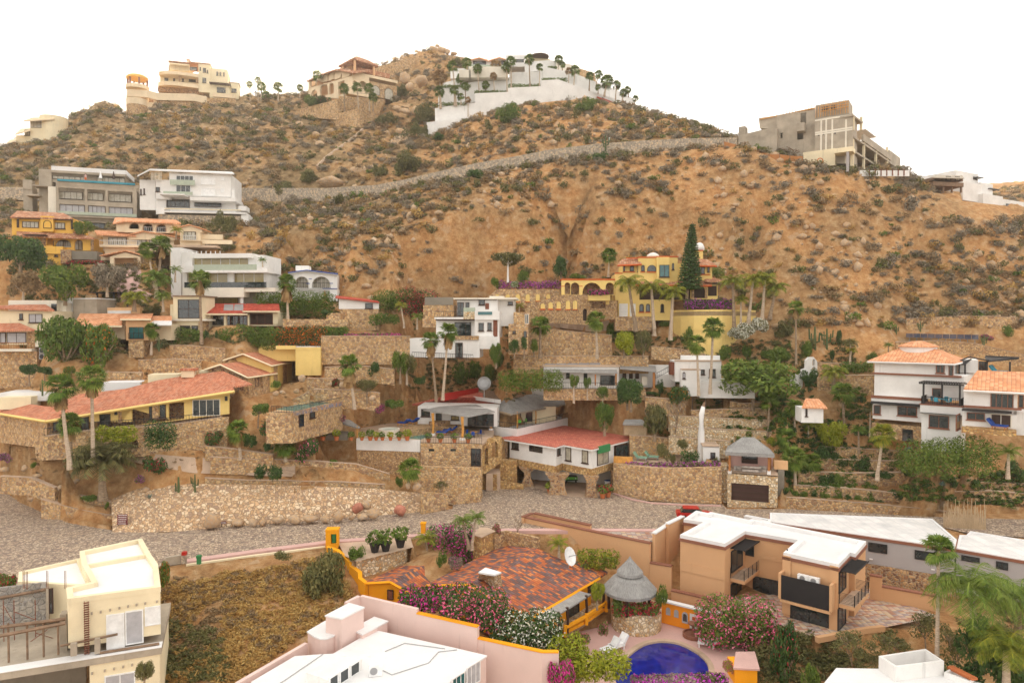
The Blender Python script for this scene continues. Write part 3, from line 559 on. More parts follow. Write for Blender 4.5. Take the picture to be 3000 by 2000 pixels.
def gable(h,L,R,E,z0,wm='gold',rm='tile_mixed',k=.9,t=.25,trim='gold'):
 """L, R, E: (near, far) ends of left eave, ridge and right eave as (x, y, z) photo points"""
 P=[[atZ(*q)for q in s_]for s_ in(L,R,E)];m=MB();m.slab([P[0][0],P[1][0],P[1][1],P[0][1]],t);m.slab([P[1][0],P[2][0],P[2][1],P[1][1]],t)
 r=h.add('roof',rm,m);c=sum((p for s_ in P for p in s_),Ve())/6
 def q(p,dz):w_=c+(p-c)*k;return Ve((w_.x,w_.y,p.z+dz))
 b=MB()
 for a,d in((0,1),(1,2)):
  t_=[q(P[a][0],-t-.03),q(P[d][0],-t-.03),q(P[d][1],-t-.03),q(P[a][1],-t-.03)]
  if newell(t_).z<0:t_=t_[::-1]
  b.hexa([Ve((p.x,p.y,z0))for p in t_],t_)
 h.add('wall',wm,b)
 if trim:
  m=MB()
  for a,d in((P[0][0],P[1][0]),(P[1][0],P[2][0]),(P[2][0],P[2][1]),(P[0][0],P[0][1])):m.bar(a-Ve((0,0,t*.6)),d-Ve((0,0,t*.6)),t*.62)
  h.add('fascia',trim,m,r)
 return r,P
def drop(d):return lambda p:p.z-d
def pw(name,mat,pts,low,label,cat='wall',t=.4,group=None,capmat=None,caph=.14):
 """free standing wall: photo points of its top edge (x, y, z); low = bottom height (number), or ('d', depth)"""
 P=[atZ(*p)for p in pts];zf=(lambda p:low)if not isinstance(low,tuple)else drop(low[1])
 m=ribbon(MB(),P,zf,t);lo=Ve((P[0].x,P[0].y,min(zf(p)for p in P)))
 h=T(name,label,cat,P=lo,group=group);h.add('wall',mat,m)
 if capmat:
  m=MB()
  for a,b in zip(P,P[1:]):
   d=(b-a);d.z=0;d.normalize();n=Ve((-d.y,d.x,0));q=[a-n*.08,b-n*.08,b+n*(t+.08),a+n*(t+.08)];m.hexa([p+Ve((0,0,.003))for p in q],[p+Ve((0,0,caph))for p in q])
  h.add('coping',capmat,m)
 return h
def palapa(x,yapex,D,wpx,ztop,zeave,zfloor,label,tiers=2,n=12,posts=4,mat='thatch',name='thatched_palapa',sq=1.0,zu=None):
 c=atY(x,yapex,D);r=wpx*mpx(D)/2;h=T(name,label,'palapa',P=(c.x,c.y,zfloor));m=MB();H=ztop-zeave
 if tiers==2:prof=[(.02,ztop+.25),(.2,ztop-.05),(r*.48,ztop-H*.42),(r*.5,ztop-H*.50),(r*.40,ztop-H*.52),(r*.62,ztop-H*.62),(r,zeave),(r*.99,zeave-.28),(r*.8,zeave-.1),(.05,ztop-H*.6)]
 else:prof=[(.02,ztop+.12),(r*.35,ztop-.1),(r*.7,ztop-H*.42),(r*1.0,zeave),(r,zeave-.35),(r*.9,zeave-.2),(.05,ztop-H*.7)]
 m.lathe((c.x,c.y,0),prof,n);m.v=[Ve((c.x+(p.x-c.x)*sq,p.y,p.z))for p in m.v];rf=h.add('thatch_roof',mat,m)
 for i in range(posts):
  a=2*math.pi*(i+.5)/posts;p=Ve((c.x+math.cos(a)*r*.78*sq,c.y+math.sin(a)*r*.78,zfloor));h.add('post','wood' if posts==4 and tiers==1 else 'dark_brown',MB().bar(p,(p.x,p.y,zeave+.3),.16,6))
 return h,c,r
def lounger(P,rz,label,mat='white_plastic',cush=None,name='sun_lounger',group=None,back=.9):
 h=T(name,label,'sun lounger',P=P,group=group);h.e.rotation_euler=(0,0,rz);o=Ve(P);m=MB()
 def bx(x0,x1,y0,y1,z0,z1):return MB().hexa([o+Ve(q)for q in((x0,y0,z0),(x1,y0,z0),(x1,y1,z0),(x0,y1,z0))],[o+Ve(q)for q in((x0,y0,z1),(x1,y0,z1),(x1,y1,z1),(x0,y1,z1))])
 h.e.scale=(1.2,1.2,1.2);h.add('seat',cush or mat,bx(-.33,.33,-.9,.35,.34,.5));h.add('frame',mat,bx(-.36,.36,-.92,.37,.28,.337))
 s_=math.sin(back);c_=math.cos(back);h.add('backrest',cush or mat,MB().hexa([o+Ve(q)for q in((-.33,.36,.35),(.33,.36,.35),(.33,.36+c_*.75,.35+s_*.75),(-.33,.36+c_*.75,.35+s_*.75))],[o+Ve(q)for q in((-.33,.22,.5),(.33,.22,.5),(.33,.22+c_*.75,.5+s_*.75),(-.33,.22+c_*.75,.5+s_*.75))]))
 for x in(-.3,.3):
  for y in(-.8,.25):h.add('leg',mat,bx(x-.04,x+.04,y-.04,y+.04,0,.279))
 return h
def sheet(name,mat,pts,z,hole=None):
 """flat paving laid at height z, outlined in the photo"""
 L=[[Ve(atZ(x,y,z))for x,y in pts]]+([[Ve(atZ(x,y,z))for x,y in hole]]if hole else[])
 m=MB();m.v=[p for l in L for p in l];m.f=[tuple(t)for t in tessellate_polygon(L)];m.f=[f if newell([m.v[i]for i in f]).z>0 else f[::-1]for f in m.f]
 return single(name,mat,m,None,None,kind='structure')
zoom(1850,1450,2.8507)
h=T('beige_house','two storey beige house with white flat roof and black metal balconies','house',F2(405,340,780,415,2.0));h.e.location.z=-4;h.L.z=-4
out=[(405,340),(780,415),(950,310),(1390,385),(1268,490),(1730,590),(1825,490),(1870,500),(1960,395),(1005,207),(985,215),(660,148),(640,158),(540,137),(435,210),(600,235)]
flatroof(h,out,2.0,-4.05,'beige',rw=.55,cm='trim_brown')
fa=F2(405,340,780,415,2.0);fb=F2(780,415,950,310,2.0);fc=F2(950,310,1390,385,2.0);fd=F2(1268,490,1730,590,2.0);fe=F2(1730,590,1960,395,2.0)
h.b('string_course','beige',405,625,778,640,-.05,.045,fa);h.b('string_course','beige',1030,520,1262,535,-.05,.045,fc)
h.win(834,470,926,585,-.03,2,fb,'black_metal',name='balcony_door');h.win(832,745,916,835,-.03,2,fb,'black_metal',name='glass_door')
h.win(952,395,1023,512,-.03,1,fc,'black_metal');h.win(1015,672,1258,896,-.03,3,fc,'black_metal',name='glass_door');h.win(1297,448,1306,462,-.03,1,fd,'black_metal')
h.win(1327,890,1650,1158,-.03,2,fd,'black_metal',name='glass_door')
h.win(1734,650,1790,770,-.03,2,fe,'black_metal',name='balcony_door');h.win(1726,950,1788,1070,-.03,2,fe,'black_metal',name='glass_door');h.win(1846,930,1868,1035,-.03,1,fe,'black_metal',name='door');h.win(1900,878,1917,968,-.03,1,fe,'black_metal')
def balc(fr,xa,xb,ya,dep,awn):
 x0,z=fr.f(xa,ya);x1=fr.f(xb,ya)[0];bz=z
 b_=h.add('balcony','beige',MB().lbox(fr,x0,x1,-dep,-.01,bz-.32,bz));h.add('slab','paving',MB().lbox(fr,x0+.05,x1-.05,-dep+.05,-.02,bz+.003,bz+.03),b_)
 pts=[fr.wz(x0,-.05,bz+.03),fr.wz(x0,-dep+.05,bz+.03),fr.wz(x1,-dep+.05,bz+.03),fr.wz(x1,-.05,bz+.03)];m=MB()
 for a,b in zip(pts,pts[1:]):
  for i in range(8):m.bar(a+Ve((0,0,.15+i*.125)),b+Ve((0,0,.15+i*.125)),.018)
  n=max(2,int((b-a).length/1.1)+1)
  for i in range(n):p=a.lerp(b,i/(n-1));m.bar(p,p+Ve((0,0,1.05)),.04)
 h.add('railing','black_metal',m,b_);m=MB();az=fr.f(xa,awn)[1]
 for i in range(int((x1-x0)/.16)):m.lbox(fr,x0+i*.16,x0+i*.16+.06,-dep,-.02,az,az+.05)
 m.lbox(fr,x0,x1,-dep,-dep+.07,az-.05,az+.08);m.lbox(fr,x0,x1,-.08,-.01,az-.05,az+.08);h.add('metal_awning','black_metal',m)
balc(fb,824,965,692,1.5,445);balc(fe,1730,1850,905,1.4,632)
x0,z0_=fd.f(1250,865,-.9);x1,z1_=fd.f(1655,790,-.9);b_=h.add('service_balcony','beige',MB().lbox(fd,x0-.1,x1+.1,-1.0,-.01,z0_-.25,z0_).lbox(fd,x0-.25,x0,-1.0,-.01,z0_+.002,z1_+.5).lbox(fd,x1,x1+.25,-1.0,-.01,z0_+.002,z1_+.5))
h.add('screen_panel','black_metal',MB().lbox(fd,x0+.02,x1-.02,-.96,-.9,z0_+.05,z1_+.35),b_)
bx(h,'corner_pilaster','beige',(1262,500,1325,1000,-.1,.09),(1655,585,1722,1160,-.1,.09),fr=fd)
for x in(1388,1480):
 a=T('air_conditioner',{1388:'white air conditioner behind the black screen panel, the left one',1480:'white air conditioner behind the black screen panel, the right one'}[x],'air conditioner',P=fd.wz(fd.f(x,800,-.6)[0],-.6,z0_+.1),group='air conditioners on the beige house')
 xx=fd.f(x,800,-.6)[0];a.add('casing','white_plastic',MB().lbox(fd,xx,xx+.95,-.75,-.35,z0_+.1,z1_+.72));m=MB();c=fd.wz(xx+.45,-.76,z1_+.42);m.bar(c,c-fd.Y*.03,.24,12);a.add('fan_grille','metal',m)
sheet('patio','paver',[(590,1060),(800,850),(2000,780),(2560,1010),(2150,1095),(1650,1180),(1560,1180),(1400,1150),(1250,1080),(900,1120)],-4.0)
level(-4.0,[(560,1080),(780,850),(2000,780),(2600,1010),(2150,1100),(1650,1185),(1400,1155),(1250,1085),(900,1130)],lift=.12)
pw('garden_wall','beige',[(470*1.0,1205,-3.8),(1560,1190,-3.8),(1655,1172,-3.8),(1960,1112,-3.8),(2120,1095,-3.8)][1:],-4.3,'low beige wall edging the striped brick patio of the beige house')
zoom(1250,1500,3.136)
pw('boundary_wall','beige',[(890,50,.6),(2050,292,.6)],-5,'long beige boundary wall with brown coping in front of the street',capmat='trim_brown')
pw('boundary_wall','beige',[(2050,470,-1.45),(2248,503,-1.45)],-6.3,'stepped down section of beige wall right of the thatched parasol',capmat='trim_brown')
pw('boundary_wall','beige',[(980,14,.75),(1500,126,.6)],-.5,'inner wall of the sunken beige planter beside the street',capmat='trim_brown')
pw('boundary_wall','beige',[(890,50,.7),(978,14,.75)],-.2,'short end wall of the beige planter at its left corner',capmat='trim_brown',t=.3)
sheet('driveway','paver',[(1640,190),(1760,162),(2140,165),(2060,290),(1900,260)],.06)
zoom(1850,1450,2.8507)
pw('boundary_wall','beige',[(333,800,-3.4),(700,885,-3.4)],-6.3,'low beige wall with brown coping above the orange niche wall',capmat='trim_brown')
pw('boundary_wall','beige',[(200,325,1.6),(318,248,1.6)],-4,'tall beige side wall left of the beige house, lower step',capmat='white_roof',t=.35)
pw('boundary_wall','beige',[(310,245,2.0),(440,182,2.0)],-4,'tall beige side wall left of the beige house, upper step',capmat='white_roof',t=.35)
m=MB();a=atZ(155,385,.7);b=atZ(202,362,.7)
for i in range(18):m.bar(a-Ve((0,0,i*.11)),b-Ve((0,0,i*.11)),.03)
m.bar(a,a-Ve((0,0,2.1)),.05);m.bar(b,b-Ve((0,0,2.1)),.05);single('wall_grille','black_metal',m,'black horizontal bar grille between the beige boundary walls','grille')
fn=F2(248,885,738,1005,-4.0);nw=T('niche_wall','orange pool wall with arched niches and white coping','wall',fn);nw.L.z=-6.2;nw.e.location.z=-6.2
nw.b('wall','orange_wall',248,890,738,1190,0,.35);nw.add('coping','white_roof',MB().lbox(fn,-.1,fn.f(738,1005)[0]+.1,-.12,.5,-4.0,-3.85))
for i,(a,b,c,d,g)in enumerate([(290,932,325,1002,'window_blind'),(357,950,393,1022,'window_blind'),(424,968,472,1072,'glass'),(570,1008,620,1112,'glass')]):nw.win(a,b,c,d,0,1,fn,'window_blind',g,arch=True,name='niche',fw=.12)
p=nw.b('tile_panel','white_tile',487,985,553,1160,-.04,.035);nw.b('painted_tile','red_trim',506,1012,535,1048,-.06,.018,parent=p)
zoom(1850,1450,2.8507)
c=atZ(515,1178,-6.2);f_=T('fountain','stone wall fountain with a bowl at the foot of the niche wall','fountain',P=c);f_.add('basin','trim_brown',MB().lathe(c,[(1.0,0),(1.02,.35),(.88,.37),(.86,.2),(.02,.2)],16));f_.add('pedestal','trim_brown',MB().lathe(c,[(.22,.2),(.12,.5),(.14,1.0),(.5,1.25),(.52,1.33),(.02,1.25)],14))
zoom(0,0,1)
pool=[(1790,1945),(1830,1930),(1860,1905),(1895,1885),(1940,1878),(1990,1885),(2040,1910),(2070,1940),(2075,1975),(2050,2010),(1980,2060),(1850,2060),(1810,2010),(1798,1972)]
pw2=[tuple(atZ(x,y,-6.2))[:2]for x,y in pool]
def smoothloop(P,k=4):
 o=[];n=len(P)
 for i in range(n):
  p0,p1,p2,p3=P[i-1],P[i],P[(i+1)%n],P[(i+2)%n]
  for j in range(k):
   t=j/k;o.append(tuple(.5*((2*p1[q])+(-p0[q]+p2[q])*t+(2*p0[q]-5*p1[q]+4*p2[q]-p3[q])*t*t+(-p0[q]+3*p1[q]-3*p2[q]+p3[q])*t**3)for q in(0,1)))
 return o
pl_=smoothloop(pw2)
deck=[(1690,1850),(1760,1835),(1860,1800),(1930,1800),(2160,1855),(2180,1890),(2190,2100),(1650,2100),(1640,1990),(1715,1945)]
L=[[atZ(x,y,-6.2)for x,y in deck],[Ve((p[0],p[1],-6.2))for p in inset(pl_,-.5)[1]]]
m=MB();m.v=[p for l in L for p in l];m.f=[tuple(t)for t in tessellate_polygon(L)];m.f=[f if newell([m.v[i]for i in f]).z>0 else f[::-1]for f in m.f];single('pool_deck','pinkstep',m,None,None,kind='structure')
h=T('swimming_pool','curved deep blue swimming pool with pale coping','swimming pool',P=(pl_[0][0],pl_[0][1],-6.7));m=MB();rim(m,inset(pl_,-.5)[1],-6.7,-6.14,.5);h.add('coping','paving',m);h.add('water','water_blue',MB().prism(pl_,-6.8,-6.33))
level(-6.2,[(1600,1900),(1700,1845),(1860,1795),(1930,1795),(2165,1850),(2200,1890),(2350,2400),(1500,2400)],lift=.9)
zoom(1850,1450,2.8507);level(-1,[(1140,235),(2510,245),(2840,325),(4475,430),(4475,540),(2830,400),(2510,312),(1140,270)]);level(-4.6,[(1950,700),(3300,800),(3300,1300),(2200,1100),(1960,1000)],soft=2)
zoom(0,0,1)
zoom(1250,1500,3.136)
for i,(x,y)in enumerate([(1690,1290),(1765,1250)]):lounger(atZ(x,y,-6.2),-.95,['white plastic lounger by the blue pool, next to the parasol foot','white plastic lounger by the blue pool, farther of the pair'][i],group='white loungers beside the blue pool')
zoom(1850,1450,2.8507);lounger(atZ(655,1268,-6.2),-1.9,'white plastic lounger beside the pink oleander',group='white loungers beside the blue pool')
zoom(1250,1500,3.136)
a=atZ(2000,1105,-5.95);b=atZ(2120,1060,-5.95);h=T('rolled_pool_cover','yellow rolled mat leaning by the round stone wall','mat',P=(a.x,a.y,-6.2));h.add('mat','yellow_tarp',MB().bar(a,b+Ve((0,0,.35)),.34,12));h.add('edge_band','teal_cloth',MB().bar(a-(b-a).normalized()*.1,a-(b-a).normalized()*.005,.36,12))
c=atY(1925,900,68.2);h=T('round_stone_terrace','round stone terrace under the thatched parasol','terrace',P=(c.x,c.y,-6.8));h.add('wall','stone_pale',MB().lathe((c.x,c.y,0),[(2.5,-6.8),(2.5,-4.15),(2.2,-4.15),(2.2,-4.35),(.1,-4.35)],24))
palapa(1868,420,68,500,zD(1823,425,68),zD(1868,700,68),-4.35,'two tiered grey thatched parasol hut beside the tiled house',2,14,5,name='palapa_hut')
h=T('tiled_house','low golden orange house with a wide mottled clay tile roof','house',P=atZ(385,655,-4.9))
r,P=gable(h,[(0,660,-1.5),(690,300,-1.5)],[(385,655,-.5),(1020,330,-.5)],[(930,975,-2.1),(1590,592,-2.1)],-5)
h.roof('side_roof','tile_mixed',[[(1300,487,-1.25),(1430,420,-1.25),(1662,545,-2.15),(1560,612,-2.15)]],.22)
r2_=h.e
m=MB();m.hexa([atZ(470,652,-1.5),atZ(628,738,-1.5),atZ(702,708,-1.5),atZ(550,628,-1.5)],[atZ(482,565,.7),atZ(618,585,.7),atZ(680,565,.7),atZ(540,525,.7)]);ch=h.add('chimney','stone_pale',m,r)
m=MB();m.prism([tuple(atZ(x,y,.7))[:2]for x,y in[(476,562),(620,586),(686,563),(540,520)]],(.703),.85);h.add('chimney_cap','white_roof',m,ch)
h.roof('palapa_awning','palapa_flat',[[(975,945,-2.2),(1105,998,-2.45),(1512,750,-2.45),(1370,712,-2.2)]],.15)
fp=F2(1165,1010,1500,790,-1);
for x,y in((1210,950),(1290,905),(1465,795),(1620,700)):p=atZ(x,y,-2.7);h.add('post','dark_brown',MB().tube([(p.x,p.y,-4.9),(p.x+.08,p.y,-3.7),(p.x,p.y,-2.35)],[.17,.13,.16],6))
m=MB();ribbon(m,[atZ(1275,1052,-4),atZ(1480,940,-4),atZ(1655,825,-4)],lambda p:-4.25,.25);ribbon(m,[atZ(1275,1092,-4.65),atZ(1480,985,-4.65),atZ(1655,865,-4.65)],lambda p:-4.95,.3)
for x,y in((1275,1052),(1470,945),(1650,828)):p=atZ(x,y,-4);m.prism([(p.x-.15,p.y-.05),(p.x+.15,p.y-.05),(p.x+.15,p.y+.3),(p.x-.15,p.y+.3)],-4.95,-3.9)
h.add('balustrade','gold',m)
m=MB();m.hexa([atZ(x,y,-7)for x,y in[(1290,1180),(1660,930),(1500,850),(1100,1060)]],[atZ(x,y,-4.95)for x,y in[(1290,1110),(1660,880),(1500,800),(1100,1000)]]);h.add('terrace','stone_pale',m)
fw_=Fr(0,0,0,math.degrees(math.atan2(P[2][1].y-P[2][0].y,P[2][1].x-P[2][0].x)),P=P[2][0]+(P[1][0]-P[2][0])*.11);h.win(1295,870,1400,960,-.08,2,fw_,'dark_brown',name='patio_door');h.win(1478,650,1520,710,-.08,1,fw_,'dark_brown')
zoom(650,1500,3.136)
h=T('tiled_annex','small golden orange annex with mottled clay tile roof left of the tiled house','house',P=atZ(1545,628,-4.6))
r,P=gable(h,[(1300,642,-1.6),(1690,468,-1.6)],[(1545,628,-1.2),(1945,448,-1.2)],[(1790,768,-2.4),(2130,545,-2.4)],-5)
a_,b_=P[0][0],P[2][0];fg=Fr(0,0,0,math.degrees(math.atan2(b_.y-a_.y,b_.x-a_.x)),P=a_+(P[0][1]-a_)*.06);h.win(1520,708,1575,805,-.12,1,fg,'dark_brown','rust',name='door')
zoom(1250,1500,3.136);p=atY(1305,455,70);d=T('satellite_dish','white satellite dish on the mottled tile roof','satellite dish',P=p);m=MB();c0=atY(1307,405,70);ax=Ve((.75,-.55,.35)).normalized();u=ax.orthogonal().normalized();q=ax.cross(u)
k0=len(m.v)
for r_,dd in((.02,0),(.45,.05),(.85,.18)):
 for i in range(14):a=i*math.tau/14;m.v.append(c0+(u*math.cos(a)+q*math.sin(a))*r_*1.15+ax*dd)
for k in range(2):
 for i in range(14):j=(i+1)%14;m.f.append((k*14+i,k*14+j,k*14+14+j,k*14+14+i))
d.add('dish','white_plastic',m);d.add('arm','metal',MB().bar(c0,c0+ax*1.0,.04).bar(p-Ve((0,0,.6)),c0,.06))
zoom(650,1500,3.136)
pw('stone_wall','stone_pale',[(1235,452,-.2),(1480,390,-.2),(1702,318,-.2)],-5,'pale rubble stone wall behind the tiled annex','wall',.5)
pw('stepped_wall','gold',[(960,318,.6),(1050,350,.3),(1165,455,-.3),(1172,490,-.6),(1250,552,-.9),(1252,605,-1.3),(1312,652,-1.6)],-6,'stepped golden yellow wall running down from the bin niche','wall',.45)
sheet('parking_pad','paving',[(1070,280),(1730,225),(1760,320),(1236,452),(1130,400)],.04)
level(-.05,[(1060,290),(1730,230),(1770,310),(1236,450),(1120,410)],lift=.15)
fr=Fr(950,300,73.5,4);h=T('bin_niche','golden yellow roadside box with a green bin inside','bin box',fr)
h.wall('box','gold',(952,168,1068,330),[('r',1000,200,1052,290)],0,.9);h.b('back_panel','gold',958,200,1062,320,.905,.08);h.add('top','gold',MB().fbox(fr,950,160,1070,176,-.04,1.1));p=fr.wz(fr.f(1025,290)[0],.5,fr.f(1025,290)[1]);
bn=T('green_bin','green plastic bin inside the yellow roadside box','bin',P=p);bn.add('bin','green_paint',MB().lathe(p,[(.28,.03),(.36,1.05),(.33,1.05),(.27,.2),(.02,.2)],12));bn.add('bin_rim','green_paint',MB().lathe(p,[(.385,.98),(.385,1.08),(.361,1.08),(.361,.98)],12))
fr=Fr(1825,160,78,0);h=T('gate_pillar','slender golden yellow pillar at the street edge beside purple flowers','pillar',fr);h.b('shaft','gold',1828,112,1868,200,0,.6);h.b('cap','gold',1822,100,1874,113,-.06,.72)
zoom(0,0,1)
K=[(545,1645),(750,1616),(950,1591),(1000,1586),(1208,1571),(1480,1554),(1760,1554),(1926,1555)]
m=MB();ribbon(m,[atZ(x,y,.16)for x,y in K],lambda p:-2.5,.95);single('kerb','pinkstep',m,None,None,kind='structure')
K=[(1795,1443),(1850,1462),(1905,1472),(2000,1478),(2113,1480)];m=MB();ribbon(m,[atZ(x,y,.14)for x,y in K],lambda p:-.3,.35);single('kerb','pinkstep',m,None,None,kind='structure')
pw('retaining_wall','cream',[(545,1653,.02),(750,1625,.02),(953,1600,.02)],-3,'cream rendered wall holding up the street above the dry lot','wall',.3)
zoom(1250,1500,3.136)
h=T('stone_shed','square stone utility block behind the tiled house','shed',P=atZ(500,180,-4));h.prism('wall','stone_gold',[(425,205),(505,225),(628,170),(560,140),(490,142)],.6,-5);h.prism('slab','paving',[(420,205),(505,228),(632,170),(560,137),(488,139)],.7,.605)
pw('stone_wall','stone_small',[(625,205,.3),(720,172,.3),(1025,238,.3)],-5,'rubble stone wall meeting the long beige wall','wall',.4)
zoom(650,1500,3.136)
pw('boundary_wall','pink',[(1270,768,-.9),(1790,890,-.9)],-8,'pink boundary wall, high section nearest the dry lot',t=.35)
pw('boundary_wall','pink',[(790,1200,-2.6),(150,1572,-2.6)][::-1],-10,'pink boundary wall sloping along the dry lot',t=.35)
pw('boundary_wall','pink',[(1150,830,-1.0),(1270,768,-.9)],-8,'short pink wall end beside the pink stair tower',t=.35)
a=atZ(1790,932,-1.3)
zoom(1250,1500,3.136);b=atZ(465,1058,-1.3)
def pww(P,low,label,mat='pink',t=.35,cap=None):
 h=T('boundary_wall',label,'wall',P=(P[0].x,P[0].y,low));h.add('wall',mat,ribbon(MB(),P,lambda p:low,t))
 if cap:h.add('coping',cap,ribbon(MB(),[p+Ve((-.03,-.05,.1))for p in P],lambda p:P[0].z+.003,t+.08))
pww([a,b],-9,'pink boundary wall with yellow coping below the magenta flowers',cap='gold')
pww([atZ(465,1162,-2.3),atZ(1060,1290,-2.3),atZ(1215,1292,-2.3)],-9,'lower pink boundary wall with yellow coping below the white oleander',cap='gold')
zoom(650,1500,3.136)
h=T('pink_house','pink walled house with broad white roof at the bottom of the view','house',P=atZ(1020,1295,-9))
def block(pts,z,z0,wm,rm='white_roof',nm='wall'):
 h.add(nm,wm,MB().prism(inset(xyz_(pts,z),.06)[1],z0,z-.12));return h.prism('roof',rm,pts,z,z-.117)
block([(945,945),(1170,828),(1312,868),(1100,975)],-.4,-8,'pink',nm='stair_tower')
block([(780,1092),(950,992),(1095,1080),(1030,1130),(960,1157),(900,1158),(850,1140)],-1.9,-8,'pink',nm='rounded_bay')
block([(1187,1072),(1400,955),(1530,995),(1290,1118)],-2.2,-6,'pink',nm='side_block')
rf=block([(268,1555),(670,1318),(930,1300),(1020,1296),(1402,1077),(2050,1222),(2437,1312),(2040,1600),(1700,1850),(400,1850)],-2.65,-9,'pink')
for pts in([(930,1300),(585,1535),(450,1620)],[(1500,1275),(1680,1200),(2050,1250)],[(1480,1450),(1560,1490),(1900,1380),(1990,1280),(2160,1260)]):
 m=MB();P=[atZ(x,y,-2.6)+Ve((0,0,.0))for x,y in pts];m.tube(P,.035,4);h.add('roof_pipe','metal',m,rf)
fr=F2(975,1600,1290,1400,-2.3);h.b('clerestory','white',975,1540,1290,1600,0,2.2,fr);
for a,b,c,d in((985,1520,1068,1590),(1080,1462,1165,1530),(1178,1405,1264,1465)):h.win(a,b,c,d,-.03,1,fr,'white_plastic')
p=atZ(1410,1510,-2.64);a=T('air_conditioner','white air conditioner with round fan on the broad white roof','air conditioner',P=p);frc=Fr(0,0,0,15,P=p);a.add('casing','white_plastic',MB().lbox(frc,-.5,.5,0,.4,p.z+.02,p.z+.9));c=frc.wz(-.12,-.01,p.z+.45);a.add('fan_grille','metal',MB().bar(c,c-frc.Y*.03,.28,14))
zoom(1250,1500,3.136);fr=F2(228,1562,498,1388,-2.9);h.win(365,1430,490,1545,-.25,3,fr,'white_plastic','window_blind');h.win(230,1530,350,1600,-.25,3,fr,'white_plastic','teal_glass')
zoom(2250,1450,2.8507)
h=T('grey_house','long grey house with white panel roof and dark windows','house',P=atZ(15,212,-3.5));flatroof(h,[(15,212),(1560,432),(1577,362),(1372,187),(15,137)],1.0,-2.2,'grey_wall','white_tile','white_roof',.25,.1,'trim_brown')
fr=F2(15,212,1560,432,1.0);h.win(838,390,996,490,-.02,1,fr,'black_metal');h.win(1225,455,1393,556,-.02,1,fr,'black_metal')
for x,y in((860,535),(1378,622)):h.b('wall_lamp','sign_white',x-14,y-6,x+14,y+6,-.2,.18,fr)
h.add('base_wall','stone_brown',MB().prism(inset(xyz_([(15,212),(1560,432),(1577,362),(15,140)],1.0),-.12)[1],-5,-2.22))
h=T('grey_house','grey house with white roof behind the coconut palms at the right edge','house',P=atZ(1590,430,-3.5));flatroof(h,[(1570,432),(2500,592),(2500,420),(1690,290),(1655,325),(1600,322)],.8,-4,'grey_wall','white_tile','white_roof',.25,.1,'trim_brown')
fr=F2(1570,432,2350,566,.8);h.win(1615,497,1768,570,-.02,1,fr,'black_metal');h.win(1905,548,2005,628,-.02,2,fr,'black_metal')
pw('boundary_wall','beige',[(850,672,-1.6),(952,690,-1.6)],-5,'beige wall with brown coping, taller piece beside the grey house',capmat='trim_brown')
pw('boundary_wall','beige',[(952,768,-2.6),(1420,852,-2.6)],-5,'beige wall with brown coping below the stone base of the grey house',capmat='trim_brown')
zoom(1850,1450,2.8507);h=T('grey_garage','small grey block with white parapet behind the beige house','building',P=atZ(940,180,-.5));flatroof(h,[(940,182),(1160,240),(1170,212),(960,172)],1.2,-.5,'grey_wall')
zoom(2250,1450,2.8507)
h=T('white_house','white roof with an open topped white tank enclosure at the bottom right','house',P=atZ(930,1445,-9));xy=xyz_([(440,1600),(570,1440),(930,1446),(1500,1500),(1800,1570),(1900,1800),(300,1800)],-2.4);h.add('roof','white_roof',MB().prism(xy,-2.7,-2.4));h.add('wall','white',MB().prism(inset(xy,.15)[1],-10,-2.703))
q=xyz_([(925,1340),(1068,1432),(1470,1382),(1315,1280)],-1.3);m=MB();rim(m,q,-2.396,-1.3,.18);h.add('tank_enclosure','white',m);h.add('floor','white_roof',MB().prism(inset(q,.2)[1],-2.397,-2.2))
q=xyz_([(1470,1475),(1530,1440),(1720,1535),(1700,1560)],-2.0);m=MB();rim(m,q,-2.396,-2.0,.15);h.add('side_parapet','white',m)
m=MB()
for i in range(14):p=atZ(1530,1440,-1.95).lerp(atZ(1722,1536,-1.95),i/13);m.bar(p-Ve((.25,0,0)),p+Ve((.25,.1,.02)),.12,6)
h.add('ridge_tiles','terracotta',m)
zoom(0,1250,2.0907)
h=T('cream_building','cream house under construction with flat white roof and unfinished block wing','building',P=atZ(412,1065,-9));flatroof(h,[(412,1065),(985,990),(968,850),(925,790),(870,690),(487,770),(500,850),(560,960),(405,995)],4.0,.5,'cream','white_roof','cream',.4,.35)
r_=flatroof(h,[(110,950),(500,975),(560,960),(490,805),(115,890)],3.4,.5,'cream','white_roof','cream',.3,.25,name='rear_wall')
m=MB();P=[atZ(545,862,3.85),atZ(925,795,3.85)];ribbon(m,P,lambda p:3.8,.3);m.v=[v+Ve((0,0,.25 if v.z>3.81 else 0))for v in m.v];h.add('roof_upstand','cream',m)
fr=F2(412,1065,985,990,4.0);h.win(650,1152,765,1345,-.03,1,fr,'white_plastic','white_plastic',name='shutter');h.win(766,1130,880,1318,-.03,1,fr,'white_plastic','window_blind');h.win(886,1105,984,1205,-.03,1,fr,'white_plastic','white_plastic',name='shutter')
for x,y in((560,1143),(615,1134),(673,1122),(730,1110),(783,1100),(835,1090),(888,1082),(960,1070)):h.b('beam_end','concrete',x-5,y-6,x+6,y+6,-.12,.115,fr)
zl=fr.f(412,1385)[1];X0=fr.f(412,1200)[0];X1=fr.f(985,1200)[0]
h.add('floor_slab','concrete',MB().lbox(fr,X0-9,X1+.1,-1.0,8,zl-.75,zl-.25));h.add('ledge','white_roof',MB().lbox(fr,X0-9,X1+.12,-1.05,-.02,zl-.248,zl-.2))
x2=fr.f(548,1450,-.9)[0];h.add('lower_wall','cream',MB().lbox(fr,x2,X1-.02,-.9,7,-9,zl-.751));h.win(640,1525,830,1600,-.93,2,fr,'white_plastic','window_blind')
